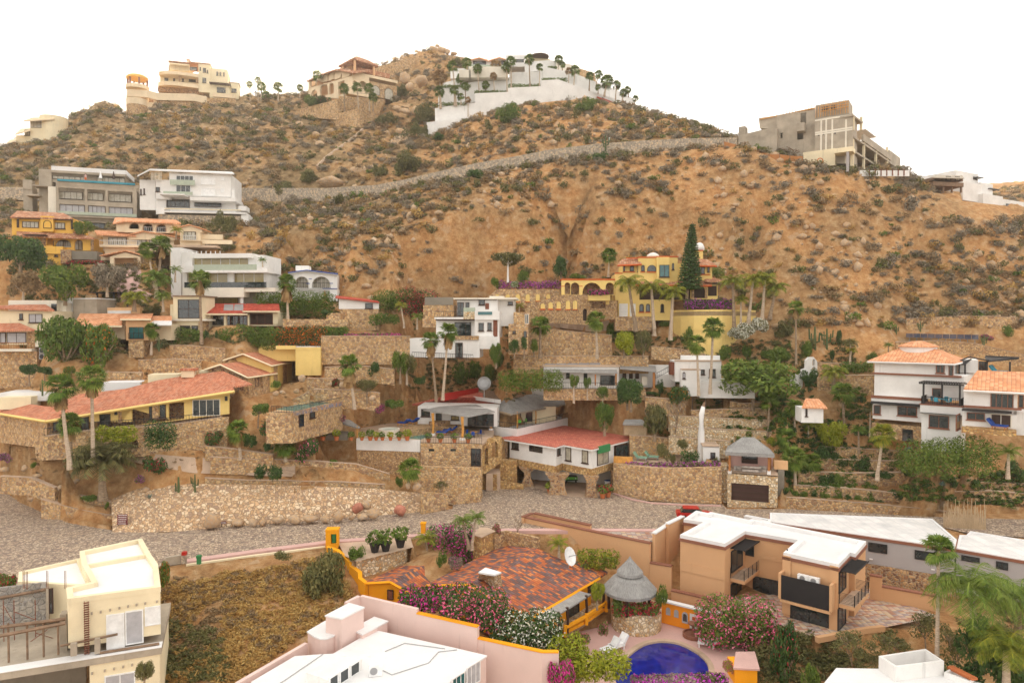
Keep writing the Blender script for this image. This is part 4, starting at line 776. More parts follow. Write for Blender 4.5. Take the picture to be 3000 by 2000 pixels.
for x,y in((640,1494),(697,1482),(753,1470),(808,1458),(563,1510)):h.b('beam_end','concrete',x-5,y-6,x+6,y+6,-1.02,.115,fr)
bx(h,'block_wall','block',(-200,1010,285,1200,5.5,.25),(-200,1190,80,1420,7.2,.2),fr=fr);bx(h,'concrete_column','concrete',(280,985,300,1200,5.1,.35),(365,1150,412,1400,1.0,.8),(430,1330,470,1400,-.9,.3),(578,1300,612,1385,-.7,.3),fr=fr);h.win(297,990,328,1140,5.2,1,fr,'dark_brown',name='doorway')
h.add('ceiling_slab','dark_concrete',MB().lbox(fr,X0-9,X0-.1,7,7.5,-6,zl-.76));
m=MB()
for ya,yb,yo in((1230,1175,.5),(1285,1200,-.4)):a=fr.f(-30,ya,yo);b=fr.f(400,yb,yo);m.bar(fr.wz(a[0],yo,a[1]),fr.wz(b[0],yo,b[1]),.13)
for x in(50,165,265,355):a=fr.f(x,1200,.5);m.bar(fr.wz(a[0],.5,a[1]),fr.wz(a[0],.5,zl-.2),.07)
a=fr.f(-20,1050,5.3);b=fr.f(280,995,5.3);m.bar(fr.wz(a[0],5.3,a[1]),fr.wz(b[0],5.3,b[1]),.12);a=fr.f(370,1340,-.3);b=fr.f(720,1268,-.3);m.bar(fr.wz(a[0],-.3,a[1]),fr.wz(b[0],-.3,b[1]),.09)
a=fr.f(610,1382,-.6);b=fr.f(975,1292,-.6);m.bar(fr.wz(a[0],-.6,zl-.12),fr.wz(b[0],-.6,zl-.12),.12);h.add('timber_formwork','old_wood',m)
m=MB()
for x in(516,540):
 for o_ in(-.35,-.2):a=fr.f(x,1065,o_);b=fr.f(x,1400,o_);m.bar(fr.wz(a[0],o_,b[1]),fr.wz(a[0],o_,a[1]),.018)
a=fr.f(528,1065,-.3);b=fr.f(528,1400,-.3)
for i in range(24):z_=b[1]+(a[1]-b[1])*i/24;m.lbox(fr,a[0]-.17,a[0]+.17,-.37,-.17,z_,z_+.03)
for x,y in((140,880),(285,880),(395,880),(160,885)):
 for d in(0,8):a=fr.f(x+d,y,4.8);b=fr.f(x+d,y+110,4.8);m.bar(fr.wz(a[0],4.8,b[1]),fr.wz(a[0],4.8,a[1]),.02)
h.add('rebar','rust',m)
m=MB()
for x in(20,85,215):a=fr.f(x,1060,4);m.bar(fr.wz(a[0],4,zl),fr.wz(a[0],4,a[1]),.03)
for x0_,y0_,x1_,y1_ in((20,1090,85,1200),(85,1130,215,1180),(150,1340,290,1240),(215,1260,350,1300),(60,1390,135,1335)):a=fr.f(x0_,y0_,3.9);b=fr.f(x1_,y1_,3.9);m.bar(fr.wz(a[0],3.9,a[1]),fr.wz(b[0],3.9,b[1]),.03)
h.add('scaffold','rust',m)
zoom(0,1250,2.0907)
pw('concrete_wall','concrete',[(1015,800,.8),(1110,785,.8)],-3,'grey concrete utility wall at the road edge by the cream building','wall',.3)
def sign(x0,y0,x1,y1,D,label,rows,post,mat='sign_red',txt=None):
 fr=Fr((x0+x1)/2,y1,D,4);h=T('street_sign',label,'sign',fr);n=rows
 for i in range(n):
  a=y0+(y1-y0)*i/n;b=y0+(y1-y0)*(i+.8)/n;bd=h.b('sign_board',mat,x0,a,x1,b,0,.05)
  m=MB();yy=(a+b)/2;g=random.Random(i+int(x0));xx=x0+(x1-x0)*.12
  while xx<x1-(x1-x0)*.15:w_=g.uniform(.05,.16)*(x1-x0);m.fbox(fr,xx,yy-(b-a)*.22,xx+w_*.7,yy+(b-a)*.22,-.012,.011);xx+=w_
  h.add('lettering','sign_white',m,bd)
 if post:
  for x in(x0+2,x1-3):h.add('post','dark_brown',MB().fbox(fr,x,y0,x+3,post,.055,.08))
sign(718,535,780,600,hit(750,628).y,'dark red street sign with five lettered boards on two posts',5,632);sign(1352,578,1386,598,hit(1370,615).y-.3,'small dark red plaque set among the roadside boulders',1,612)
for x,y0,y1,mt,lb in((1130,762,835,'red_paint','short stone bollard with red cap at the pink kerb'),(1219,785,838,'green_paint','short green bollard on the pink kerb')):
 p=atZ(x,y1,.16);h=T('bollard',lb,'bollard',P=p);q=mpx(p.y);H=(y1-y0)*q;frc=Fr(0,0,0,0,P=p);h.add('post','stone_grey' if mt=='red_paint' else 'green_paint',MB().lbox(frc,-.17,.17,-.17,.17,p.z,p.z+H*.72));h.add('cap',mt,MB().lbox(frc,-.2,.2,-.2,.2,p.z+H*.722,p.z+H))
zoom(0,0,1);c=atY(2035,1507,84.5);c.z=0.03;h=T('parked_car','dark red car parked on the cobbled street','car',P=c);fr=Fr(0,0,0,-8,P=c)
def prof(pts,w0,w1,mat,nm,par=None):return h.add(nm,mat,MB().hexa([fr.wz(x,w0,z)for x,z in pts],[fr.wz(x,w1,z)for x,z in pts]),par)
bd=prof([(-2.2,.35),(2.2,.35),(2.25,.8),(1.3,.95),(-2.1,.95),(-2.25,.8)],-.85,.85,'red_paint','body');prof([(-1.75,.953),(.95,.953),(.45,1.42),(-1.4,1.42)],-.72,.72,'glass','cabin_glass');prof([(-1.45,1.423),(.5,1.423),(.35,1.5),(-1.3,1.5)],-.74,.74,'red_paint','car_roof')
for x in(-1.35,1.4):
 for y in(-.8,.8):w_=h.add('wheel','black_metal',MB().bar(fr.wz(x,y-.1,.33),fr.wz(x,y+.1,.33),.32,14));h.add('rim','metal',MB().bar(fr.wz(x,y-.12,.33),fr.wz(x,y+.12,.33),.18,10),w_)
for y in(-.6,.6):h.add('headlight','sign_white',MB().lbox(fr,2.2,2.27,y-.15,y+.15,.65,.78))
def V(fr,x,y,yo=0):a=fr.f(x,y,yo);return fr.wz(a[0],yo,a[1])
def rv(h,mat,faces,t=.22,fr=None,name='roof',parent=None):
 m=MB();fr=fr or h.fr
 for f in faces:m.slab([V(fr,*q)for q in f],t)
 return h.add(name,mat,m,parent)
def gfront(h,mat,wm,xl,ye1,xa,ya,xr,ye2,yo,d,yb,t=.2,fr=None,name='gable_roof',ov=.5,trim=None):
 """gable end facing us: eave px left, apex, eave right; roof runs back by d; wall below down to yb"""
 fr=fr or h.fr;a,b,c=V(fr,xl,ye1,yo-ov),V(fr,xa,ya,yo-ov),V(fr,xr,ye2,yo-ov);Y=fr.Y*(d+ov);m=MB();m.slab([a,b,b+Y,a+Y],t);m.slab([b,c,c+Y,b+Y],t);r=h.add(name,mat,m)
 A,B,Cc=fr.f(xl,ye1,yo),fr.f(xa,ya,yo),fr.f(xr,ye2,yo);zb=fr.f(xa,yb,yo)[1];k=.35
 if wm:h.add('gable_wall',wm,MB().holed(fr,[(A[0]+k,zb),(Cc[0]-k,zb),(Cc[0]-k,Cc[1]-t),(B[0],B[1]-t-.03),(A[0]+k,A[1]-t)],[],yo,.3))
 if trim:h.add('fascia',trim,MB().bar(a-Ve((0,0,t/2)),b-Ve((0,0,t/2)),t*.6).bar(b-Ve((0,0,t/2)),c-Ve((0,0,t/2)),t*.6),r)
 return r
def glassrail(h,fr,x0,y0,x1,y1,yo,mat='glass_rail'):return h.b('glass_balustrade',mat,x0,y0,x1,y1,yo,.04,fr)
def strip(name,mat,rows,lift=.08,kind='structure'):
 m=MB();P=[]
 for a,b in zip(rows,rows[1:]):
  for k in range(4):
   t=k/4;l=[a[i]+(b[i]-a[i])*t for i in range(4)];P.append([hit(l[0]+(l[2]-l[0])*j/4,l[1]+(l[3]-l[1])*j/4)+Ve((0,0,lift))for j in range(5)])
 for a,b in zip(P,P[1:]):
  for j in range(4):
   q=[a[j],a[j+1],b[j+1],b[j]];m.face(q if newell(q).z>0 else q[::-1])
 return single(name,mat,m,None,None,kind=kind)
zoom(0,450,3.136)
fr=Fr(520,600,139,18);h=T('concrete_house','grey concrete house with rooftop pool and three rows of glass bays','house',fr)
bx(h,'body','concrete',(512,300,1255,720,1.6,9),(355,140,478,560,2.5,8));bx(h,'side_wall','offwhite',(440,300,520,560,.5,6))
h.wall('facade','concrete',(512,262,1258,650),[('r',537,312,778,432),('r',800,328,968,440),('r',990,342,1218,455),('r',545,462,783,565),('r',808,476,972,575),('r',998,488,1225,585)],0,.5)
for a,b,c,d,n_ in((540,345,760,425,4),(803,358,950,435,3),(995,368,1210,450,4)):h.win(a,b,c,d,1.4,n_,gm='curtain_glass')
for a,b,c,d,n_ in((547,465,781,560,4),(810,478,970,572,4),(1000,490,1222,582,4)):h.win(a,b,c,d,.3,n_,gm='window_blind')
glassrail(h,fr,530,525,1256,585,-.7);bx(h,'floor_slab','concrete',(530,565,1258,606,-.8,.78))
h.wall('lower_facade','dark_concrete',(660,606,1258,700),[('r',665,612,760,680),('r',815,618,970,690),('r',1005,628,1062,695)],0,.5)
for a,b,c,d in((820,622,965,690),(1008,630,1062,695),(668,615,755,680)):h.win(a,b,c,d,.8,3)
bx(h,'pool_edge','teal_cloth',(525,232,1240,290,-.35,.3));bx(h,'fascia','concrete',(512,245,1275,325,-.04,.5))
r=bx(h,'roof_slab','white_roof',(470,112,1160,196,2.2,8));bx(h,'upper_wall','concrete',(478,165,1150,300,3,6));bx(h,'roof_fascia','concrete',(468,150,1162,214,2.1,.12),parent=r)
for a,b,c,d,n_ in((480,200,790,250,6),(890,212,1150,275,5)):h.win(a,b,c,d,2.9,n_,gm='curtain_glass')
bx(h,'stair_wing','concrete',(208,238,292,330,3,2),(212,300,300,560,3.2,3));bx(h,'balcony','concrete',(295,285,475,305,.5,3),(235,368,362,390,1,3))
for x,y,lb in((925,238,'folded white parasol on the pool terrace of the concrete house'),(1045,240,'folded dark parasol on the pool terrace of the concrete house')):
 p=V(fr,x,y+35,1.5);u=T('parasol',lb,'parasol',P=p);u.add('canopy','white_plastic' if 'white' in lb else 'dark_brown',MB().lathe(p,[(.03,.9),(.35,1.0),(.05,2.5),(.01,2.55)],8));u.add('pole','metal',MB().bar(p-Ve((0,0,.6)),p+Ve((0,0,.9)),.04))
p=V(fr,787,250,1.4);q=T('person','person in orange shorts standing on the rooftop pool terrace','person',P=p-Ve((0,0,.3)))
def person(q,p,skin='pinkstep',cloth='fl_orange'):
 m=MB();m.lathe(p,[(.1,.75),(.17,.95),(.15,1.15),(.21,1.4),(.08,1.5),(.06,1.54),(.1,1.6),(.11,1.7),(.02,1.8)],10)
 for s_ in(-1,1):m.tube([p+Ve((s_*.09,0,.8)),p+Ve((s_*.1,0,.42)),p+Ve((s_*.1,0,0))],[.09,.06,.05],6);m.tube([p+Ve((s_*.2,0,1.38)),p+Ve((s_*.26,0,1.08)),p+Ve((s_*.24,-.08,.82))],[.05,.04,.035],6)
 q.add('body',skin,m,smooth=True);q.add('shorts',cloth,MB().lathe(p,[(.2,.55),(.2,.95),(.17,.97)],10));q.add('hair','dark_brown',MB().lathe(p,[(.115,1.68),(.12,1.76),(.02,1.82)],8))
person(q,p-Ve((0,0,.3)))
fr=Fr(1430,550,143,8);h=T('white_house','white modern house with angled roof slab and long stone based terrace','house',fr)
bx(h,'wall','white',(1430,240,1560,420,.5,8),(1555,175,2122,400,0,9),(1282,240,1430,520,1.2,8),(1430,395,1525,560,1,8),(1745,395,2165,440,-1.2,6),(2125,330,2155,420,0,5));bx(h,'terrace_recess','white',(1520,400,2165,560,1.8,7))
rv(h,'white_roof',[[(1370,143,-.8),(2152,180,-.8),(2130,168,8),(1380,140,8)],[(1262,200,-.8),(1370,143,-.8),(1385,142,7),(1275,195,7)]],.3)
m=MB()
for i in range(8):m.fbox(fr,1386+i*13,170,1391+i*13,245,-.3,.15)
h.add('louvre_screen','offwhite',m)
h.win(1618,200,1778,272,-.05,4,fm='white_plastic');h.win(1617,290,1752,365,-.05,3,fm='white_plastic');h.win(1845,215,1978,290,-.05,1,fm='white_plastic',gm='white_plastic');h.win(1848,320,1978,390,-.05,1,fm='white_plastic',gm='white_plastic');h.win(2028,212,2060,250,-.05,1,fm='white_plastic',gm='white_plastic');h.win(2028,320,2062,362,-.05,1,fm='white_plastic',gm='white_plastic')
for a,b,c,d in((1288,325,1302,380),(1318,320,1332,375),(1432,308,1468,350)):h.win(a,b,c,d,.45 if a>1400 else 1.15,1)
h.win(1522,418,1742,498,1.7,5,gm='glass');h.win(1785,430,2032,492,1.2,6,gm='glass')
bx(h,'canopy','white',(1463,365,1690,382,-2.2,2.6));glassrail(h,fr,1560,238,1790,292,-.7);glassrail(h,fr,1500,345,1770,380,-.9)
bx(h,'terrace_slab','white',(1440,492,1510,556,-2.2,4),(1510,525,2262,556,-2.3,4),(2190,480,2262,525,-2.2,3));bx(h,'terrace_band','cream',(1510,500,2215,524,-2.25,.2));bx(h,'stone_base','stone_grey',(1455,557,2215,700,-1.8,5));bx(h,'side_wall','white',(2215,560,2282,660,-2,4))
fr=Fr(150,950,122,12);h=T('yellow_villa','deep yellow villa with two brown tile roofs and an arched niche tower','house',fr)
bx(h,'wall','yellow',(108,578,668,760,0,7),(215,760,850,900,1.5,6));r=rv(h,'tile_brown',[[(92,580,-.8),(670,594,-.8),(585,546,3.5),(158,525,3.5)]],.25);bx(h,'tower','yellow',(370,572,490,716,-.7,4))
h.win(398,612,474,688,-.72,1,arch=True,gm='yellow',name='niche');h.win(203,622,356,684,-.04,4,gm='curtain_glass');h.win(493,633,598,692,-.04,3,gm='curtain_glass')
bx(h,'trellis','dark_brown',(140,588,368,598,-.9,.8),(490,600,665,610,-.9,.8),(152,600,172,680,-.85,.2),(650,612,668,695,-.85,.2),(205,738,420,750,-2.4,.9))
rv(h,'tile_brown',[[(152,752,-1.8),(870,776,-1.8),(690,712,1.2),(152,688,1.2)]],.25,name='lower_roof')
h.wall('arcade','yellow',[(215,765),(850,782),(850,890),(215,890)],[('r',225,780,365,840),('a',428,775,500,842),('a',505,782,655,862),('a',682,788,762,888)],-.4,.4)
for a,b,c,d in((230,785,372,840),(505,795,660,870),(685,795,758,888)):h.win(a,b,c,d,1.4,2,gm='curtain_glass')
bx(h,'balcony_wall','yellow',(315,848,577,922,-2,1.8));bx(h,'base','yellow',(370,918,562,1030,-1.6,4));h.win(405,928,436,944,-1.65,2);h.win(500,928,530,946,-1.65,1)
bx(h,'stone_pier','stone_brown',(555,880,650,1010,-2.2,4),(832,770,852,890,-.6,.5),(370,780,420,860,-.5,.3));bx(h,'garden_wall','dark_concrete',(650,892,892,975,-1.8,3));h.rail([V(fr,490,850,-.5),V(fr,645,850,-.5)],.9)
fr=Fr(930,1060,126,6);h=T('mediterranean_house','cream house with three open arches, tiled gables and a garage below','house',fr)
bx(h,'wall','pale_cream',(1068,612,1150,720,.3,6),(945,748,1600,900,.6,7),(1655,700,1842,850,-1.2,5),(1560,860,1670,1060,1,5),(960,860,1240,960,.2,5))
h.wall('arcade','pale_cream',(1145,622,1592,730),[('a',1182,634,1280,692),('a',1308,638,1407,716),('a',1430,645,1530,722)],0,.45);bx(h,'inner_wall','peach',(1150,622,1590,730,2.4,4))
for a,b,c,d in((1190,650,1270,692),(1320,655,1395,712),(1440,662,1520,718)):h.win(a,b,c,d,2.3,2)
h.rail([V(fr,1305,718,.1),V(fr,1535,724,.1)],.9,'white_plastic')
rv(h,'tile_peach',[[(1148,618,-.8),(1664,638,-.8),(1615,608,3.5),(1075,586,3.5)],[(1035,642,.2),(1148,618,-.8),(1075,586,3.5),(1055,590,3.5)]])
rv(h,'tile_peach',[[(888,740,-.6),(1250,753,-.6),(1168,716,2.2),(872,706,2.2)]],name='left_roof');gfront(h,'tile_peach','pale_cream',1165,745,1312,706,1622,762,-.2,3.5,790)
h.win(995,770,1165,838,.5,4,gm='curtain_glass');bx(h,'balcony','pale_cream',(915,838,1280,860,-1,1.7));h.rail([V(fr,918,840,-.9),V(fr,1278,842,-.9)],.85,'white_plastic')
for a,b,c,d in((1262,782,1345,850),(1370,785,1470,840),(1490,790,1555,840)):h.win(a,b,c,d,.5,2,gm='curtain_glass')
gfront(h,'tile_peach','pale_cream',1594,682,1735,647,1874,690,-1.3,4,720);h.win(1688,716,1798,792,-1.35,3,gm='curtain_glass');bx(h,'balcony','pale_cream',(1650,792,1850,802,-1.9,.6));h.rail([V(fr,1685,792,-1.8),V(fr,1800,794,-1.8)],.8,'white_plastic')
gfront(h,'tile_peach',None,915,932,1150,886,1335,936,-3,4,960);fg=Fr(0,0,0,6,P=fr.w(0,-3));A=[fg.f(x,y)for x,y in((1010,935),(1150,896),(1290,936),(1290,1062),(1010,1062))]
m=MB();m.holed(fg,[(p[0],p[1]-.2)for p in A],[[fg.f(1047,1061.),fg.f(1265,1061.),fg.f(1265,957),fg.f(1047,957)]],0,.4);h.add('garage_front','pale_cream',m);h.add('garage_back','peach',MB().fbox(fg,1010,945,1292,1075,2.2,.3));bx(h,'garage_side','pale_cream',(1290,940,1332,1040,-1.5,3),(925,940,1012,980,-1.5,3))
bx(h,'garden_wall','pale_cream',(1850,742,2045,790,-.2,.4),(1858,792,2130,832,-1.2,.4));bx(h,'terrace','paving',(1585,838,1990,862,-3,3.5))
zoom(500,700,3.136)
fr=Fr(100,560,118,-4);h=T('glass_villa','white three level villa with amber tinted glass fronts','house',fr)
bx(h,'wall','white',(98,122,200,300,.2,8),(200,135,745,172,-.6,8),(716,148,862,300,.3,7),(108,300,150,450,0,8),(0,80,98,560,3,6),(528,305,580,448,-.1,.5));bx(h,'core','white',(200,170,862,600,1.6,7))
bx(h,'floor_slab','white',(92,248,212,308,-1.4,2.6),(212,288,888,308,-1.4,3),(788,260,888,288,-1.3,2.5));bx(h,'base_band','offwhite',(108,448,672,534,-1.6,3.5),(672,448,960,485,-1.3,3))
h.win(202,168,718,285,.9,6,fm='white_plastic',gm='amber_glass');h.win(150,310,528,446,.5,4,fm='white_plastic',gm='amber_glass');h.win(580,312,862,446,.5,3,fm='white_plastic',gm='amber_glass')
glassrail(h,fr,212,236,790,289,-1.35);glassrail(h,fr,125,398,880,447,-1.5,'glass');h.win(360,536,620,592,1.5,4,gm='amber_glass');bx(h,'column','white',(640,536,664,592,-1.2,.4));h.wall('lower_wall','dark_concrete',(672,486,790,592),[],.6,.3)
m=MB()
for i in range(9):m.fbox(fr,106+i*43,112,110+i*43,136,1.5+.1*i,.15)
h.add('roof_posts','white_plastic',m)
fr=Fr(1090,560,120,8);h=T('arcade_house','small white house with blue trim and two shallow arches','house',fr)
h.wall('arcade','white',[(1087,308),(1250,290),(1530,320),(1530,456),(1087,456)],[('a',1142,344,1268,452),('a',1296,344,1470,452)],0,.4);bx(h,'inner_wall','white',(1087,320,1530,560,2.2,4),(1462,456,1530,570,.1,4));rv(h,'white_roof',[[(1078,310,-.5),(1250,287,-.5),(1250,284,5),(1090,305,5)],[(1250,287,-.5),(1538,322,-.5),(1530,315,5),(1250,284,5)]],.2)
m=MB();m.bar(V(fr,1078,310,-.55),V(fr,1250,287,-.55),.1).bar(V(fr,1250,287,-.55),V(fr,1538,322,-.55),.1);h.add('blue_trim','blue_cloth',m);bx(h,'blue_band','blue_cloth',(1268,362,1296,368,-.04,.5),(1245,405,1280,411,-.04,.5),(1395,452,1530,458,-.08,.5),(1460,404,1492,410,-.04,.5))
for a,b in((1150,1262),(1310,1465)):h.win(a,345,b,448,2.1,4,fm='offwhite',gm='curtain_glass')
bx(h,'roof_box','white',(1148,244,1268,292,2,3));h.rail([V(fr,1142,450,.1),V(fr,1470,452,.1)],.9)
fr=Fr(1545,820,114,10);h=T('stone_base_shed','white block with pink tile lean-to roof above a tall stone wall','building',fr)
h.wall('wall','white',[(1545,542),(1912,580),(1912,642),(1545,642)],[],0,5);rv(h,'tile_red',[[(1513,536,-.6),(1920,580,-.6),(1885,560,4),(1520,518,4)]],.16);bx(h,'base','stone',(1560,643,1912,840,-.15,5));h.win(1786,590,1858,640,-.05,1)
bx(h,'stone_stair','stone',(1430,680,1560,800,-1.2,3),(1030,735,1632,810,-2.5,3))
fr=Fr(310,790,112,0);h=T('red_tile_house','low house with red tile roof carrying solar panels','house',fr)
bx(h,'wall','cream',(355,672,985,800,1.5,6),(488,690,512,800,0,.4),(706,690,722,800,0,.4),(940,670,985,780,0,1),(312,690,365,730,0,1));r=rv(h,'tile_red',[[(310,688,-.9),(705,688,-.9),(680,592,3.5),(345,592,3.5)],[(660,662,-1.2),(1003,662,-1.2),(995,590,3.5),(690,592,3.5)]],.2)
bx(h,'fascia','cream',(310,684,704,698,-.95,.15),(660,660,1003,672,-1.25,.15),parent=r);h.win(360,705,490,790,1.4,2);h.win(514,705,706,795,1.4,5,fm='rust');h.win(724,684,938,785,1.4,3,fm='rust',gm='dark_brown')
for i,(a,b,c,d)in enumerate([(485,600,576,655),(580,598,668,655),(703,597,818,642),(822,597,936,642),(938,592,992,617)]):
 s_=T('solar_panel','grey solar panel on the red tile roof, '+['left pair outer','left pair inner','right pair left one','right pair right one','small one at the right edge'][i],'solar panel',P=V(fr,a,d,.2),group='solar panels on the red tile roof');k=lambda y:-.9+(688-y)/96*4.4-.12
 s_.add('panel','grey_solar',MB().slab([V(fr,a,d,k(d)),V(fr,c,d,k(d)),V(fr,c,b,k(b)),V(fr,a+8,b,k(b))],.06))
fr=Fr(20,860,110,-3);h=T('cream_box_house','cream cube house with a two storey dark window grid','house',fr)
bx(h,'wall','cream',(22,528,282,745,0,4.5),(-5,600,22,745,.5,3),(50,752,282,870,0,5),(-10,740,50,900,.3,3));bx(h,'roof_slab','old_wood',(15,518,285,528,-.3,5.3));h.win(66,556,266,730,-.05,2,rows=2);h.win(75,795,180,865,-.05,2);h.win(192,795,252,865,-.05,1);bx(h,'ledge','offwhite',(-10,735,330,752,-.5,3));bx(h,'stone_pier','stone',(255,750,295,900,-.3,2))
p=V(fr,300,745,0);
zoom(0,850,3.136)
fr=Fr(0,560,104,5);h=T('clay_roof_house','cream house with two clay tile roofs over a rubble stone base','house',fr)
bx(h,'wall','cream',(-90,190,478,370,1.5,7),(-90,378,247,500,0,7));rv(h,'tile_orange',[[(-90,160,.8),(500,182,.8),(420,130,4.5),(130,133,4.5),(-90,150,4.5)]]);rv(h,'tile_orange',[[(-90,374,-1),(326,362,-1),(120,276,2.5),(-90,278,2.5)]],name='lower_roof')
h.win(265,218,390,298,1.45,2,gm='window_blind');h.win(178,215,210,270,1.45,1);h.win(-40,388,55,485,-.05,2,gm='window_blind');h.win(62,388,242,485,-.05,2,gm='window_blind');bx(h,'stone_corner','stone_small',(247,380,330,620,.1,5));bx(h,'balcony','offwhite',(-90,540,290,562,-1.3,1.4),(322,462,430,520,-.5,1.5));h.rail([V(fr,-60,540,-1.2),V(fr,288,540,-1.2)],.95,'wood');bx(h,'stone_base','stone',(-90,562,345,900,-.4,6));bx(h,'rear_wing','offwhite',(76,92,522,190,5,4),(522,115,608,240,6,3));bx(h,'dark_opening','glass',(470,125,520,220,4.9,.09))
for x0,y0 in((358,530),(358,585)):a=T('air_conditioner','grey air conditioner under the clay roof house balcony, '+('upper one' if y0<560 else 'lower one'),'air conditioner',P=V(fr,x0,y0+50,-1));fa_=Fr(0,0,0,5,P=fr.w(0,-1));a.add('casing','metal',MB().fbox(fa_,x0,y0,x0+58,y0+48,-.2,.5));c=V(fa_,x0+25,y0+24,-.22);a.add('fan_grille','black_metal',MB().bar(c,c-fa_.Y*.03,.33,12))
fr=Fr(605,290,112,-8);h=T('grey_block','grey rendered cube with white edge behind the peach roof','building',fr);bx(h,'wall','concrete',(672,82,890,300,0,5));bx(h,'white_wall','white',(606,85,671,300,.3,4));bx(h,'roof','white_roof',(600,72,890,82,-.1,5.2));bx(h,'chimney','stone',(785,45,842,81,1,1.2));bx(h,'garden_wall','peach',(985,160,1285,250,1.2,.5));bx(h,'white_panel','white',(988,188,1200,220,1,.15))
fr=Fr(670,460,106,0);h=T('peach_roof_house','low house with a wide peach tile roof and teal shutters','house',fr)
bx(h,'wall','pale_cream',(700,320,1150,450,1,6),(1385,310,1575,460,1,4));bx(h,'front_wall','peach',(1155,280,1385,460,0,5));rv(h,'tile_peach',[[(672,328,-1),(1120,328,-1),(1120,215,4.5),(735,212,4.5)],[(1104,262,-1),(1385,262,-1),(1408,212,4.5),(1104,214,4.5)]]);rv(h,'tile_peach',[[(1385,278,1),(1578,278,1),(1578,235,3.5),(1405,235,3.5)]],.12,name='side_roof');rv(h,'white_tile',[[(1380,318,-.8),(1578,318,-.8),(1578,280,1),(1385,280,1)]],.12,name='side_roof')
h.win(1186,338,1320,448,-.05,3,gm='teal_glass',name='shutter_door');bx(h,'stone_base','stone',(1180,465,1320,620,-.8,3));bx(h,'fascia','cream',(672,325,1118,340,-1.02,.15),(1104,262,1385,276,-1.02,.15));h.rail([V(fr,1180,448,-.7),V(fr,1320,448,-.7)],.9)
fr=Fr(890,155,116,0);h=T('pergola','long black pergola beside the curved driveway','pergola',fr);h.b('roof','black_metal',812,16,1240,24,-1,4)
for x in(880,1035,1160):h.b('post','black_metal',x,25,x+13,152,-.8,.35)
fr=Fr(435,1190,87,13);h=T('long_orange_house','long lemon yellow house under a sweeping orange tile roof','house',fr)
top=[(425,1192),(700,1148),(1150,1075),(1450,1028),(1650,996),(2155,917)];rg=[(475,1072),(715,955),(1150,905),(1450,826),(1680,788),(2050,742)]
m=MB()
for i in range(5):
 q=[V(fr,*top[i],-1),V(fr,*top[i+1],-1),V(fr,*rg[i+1],5.5),V(fr,*rg[i],4.5 if i==0 else 5.5)];m.slab(q,.22)
q=[V(fr,*(2155,917),-1),V(fr,2110,892,0),V(fr,2318,860,0),V(fr,2050,742,5.5)];m.slab([V(fr,2100,892,.5),V(fr,2318,860,.5),V(fr,2050,742,5.5)],.2)
r=h.add('roof','tile_orange',m)
frs=Fr(435,1190,87,-35);L_=lambda x,y,yo:V(frs,x,y,yo);m=MB();e0=V(fr,425,1192,-1);k0=V(fr,475,1072,4.5);far=frs.f(0,1125,-1)[0];e1=frs.wz(frs.f(-60,1112,-1)[0],-1,e0.z);m.slab([e1,e0,k0,k0+(e1-e0)*.9],.22);h.add('hip_roof','tile_orange',m,r)
m=MB()
for a,b in zip(top,top[1:]):m.bar(V(fr,*a,-1.02)-Ve((0,0,.2)),V(fr,*b,-1.02)-Ve((0,0,.2)),.2)
m.bar(e0-Ve((0,0,.2)),e1-Ve((0,0,.2)),.2);h.add('fascia','lemon',m,r)
h.wall('wall','lemon',[(437,1200),(2105,935),(2105,1135),(437,1345)],[('r',1116,1090,1212,1206),('r',1548,1030,1692,1180)],0,.4)
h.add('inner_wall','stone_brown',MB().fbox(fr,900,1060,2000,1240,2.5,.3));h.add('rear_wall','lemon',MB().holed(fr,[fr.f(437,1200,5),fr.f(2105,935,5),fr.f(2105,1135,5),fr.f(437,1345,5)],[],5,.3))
for i,q in enumerate([(487,1195,548,1292),(742,1160,818,1278),(915,1137,1016,1240),(1370,1062,1400,1182),(1466,1050,1524,1168)]):h.win(*q,-.05,1 if i>2 else 2,gm='glass')
h.win(1768,1005,2024,1150,-.05,4,fm='offwhite',name='glass_doors');bx(h,'stone_pier','stone',(1398,1050,1456,1182,-.15,.5),(1086,1100,1116,1218,-.15,.5))
for x,y in((1050,1105),(2065,975)):h.b('wall_lantern','black_metal',x,y,x+22,y+40,-.35,.3)
pd=[(405,1340),(900,1275),(1570,1235),(2015,1172)];m=MB();m.holed(fr,[fr.f(x,y,-2)for x,y in((405,1345),(900,1282),(1572,1238),(2015,1172),(2100,1165),(2080,1500),(400,1560))],[loop_of(fr,('a',1128,1350,1270,1455),-2)],-2,.5);h.add('podium_wall','stone',m)
m=MB();bk=[V(fr,x,y,-1.97)for x,y in pd];
for a,b in zip(bk,bk[1:]):m.slab([a,b,b+fr.Y*2.2,a+fr.Y*2.2],.3)
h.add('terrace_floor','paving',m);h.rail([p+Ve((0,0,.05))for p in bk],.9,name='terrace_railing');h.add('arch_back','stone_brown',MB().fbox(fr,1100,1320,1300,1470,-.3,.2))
m=MB();m.holed(frs,[frs.f(x,y,0)for x,y in((-60,1150),(434,1198),(436,1560),(330,1560),(320,1440),(-60,1390))],[],0,3);h.add('stone_end_wall','stone',m)
bx(h,'roof_box','cream',(-10,985,285,1090,9,3),(1358,775,1642,845,6.5,3),(1830,738,1920,760,7,2),parent=r);bx(h,'flat_roof','white_roof',(-10,945,640,1010,11,5),(930,850,1290,925,7.5,4),parent=r);c_=bx(h,'chimney','pale_cream',(1665,738,1782,800,4.6,1.4),parent=r);bx(h,'chimney_cap','tile_orange',(1650,722,1798,738,4.4,1.9),parent=r)
zoom(500,700,3.136)
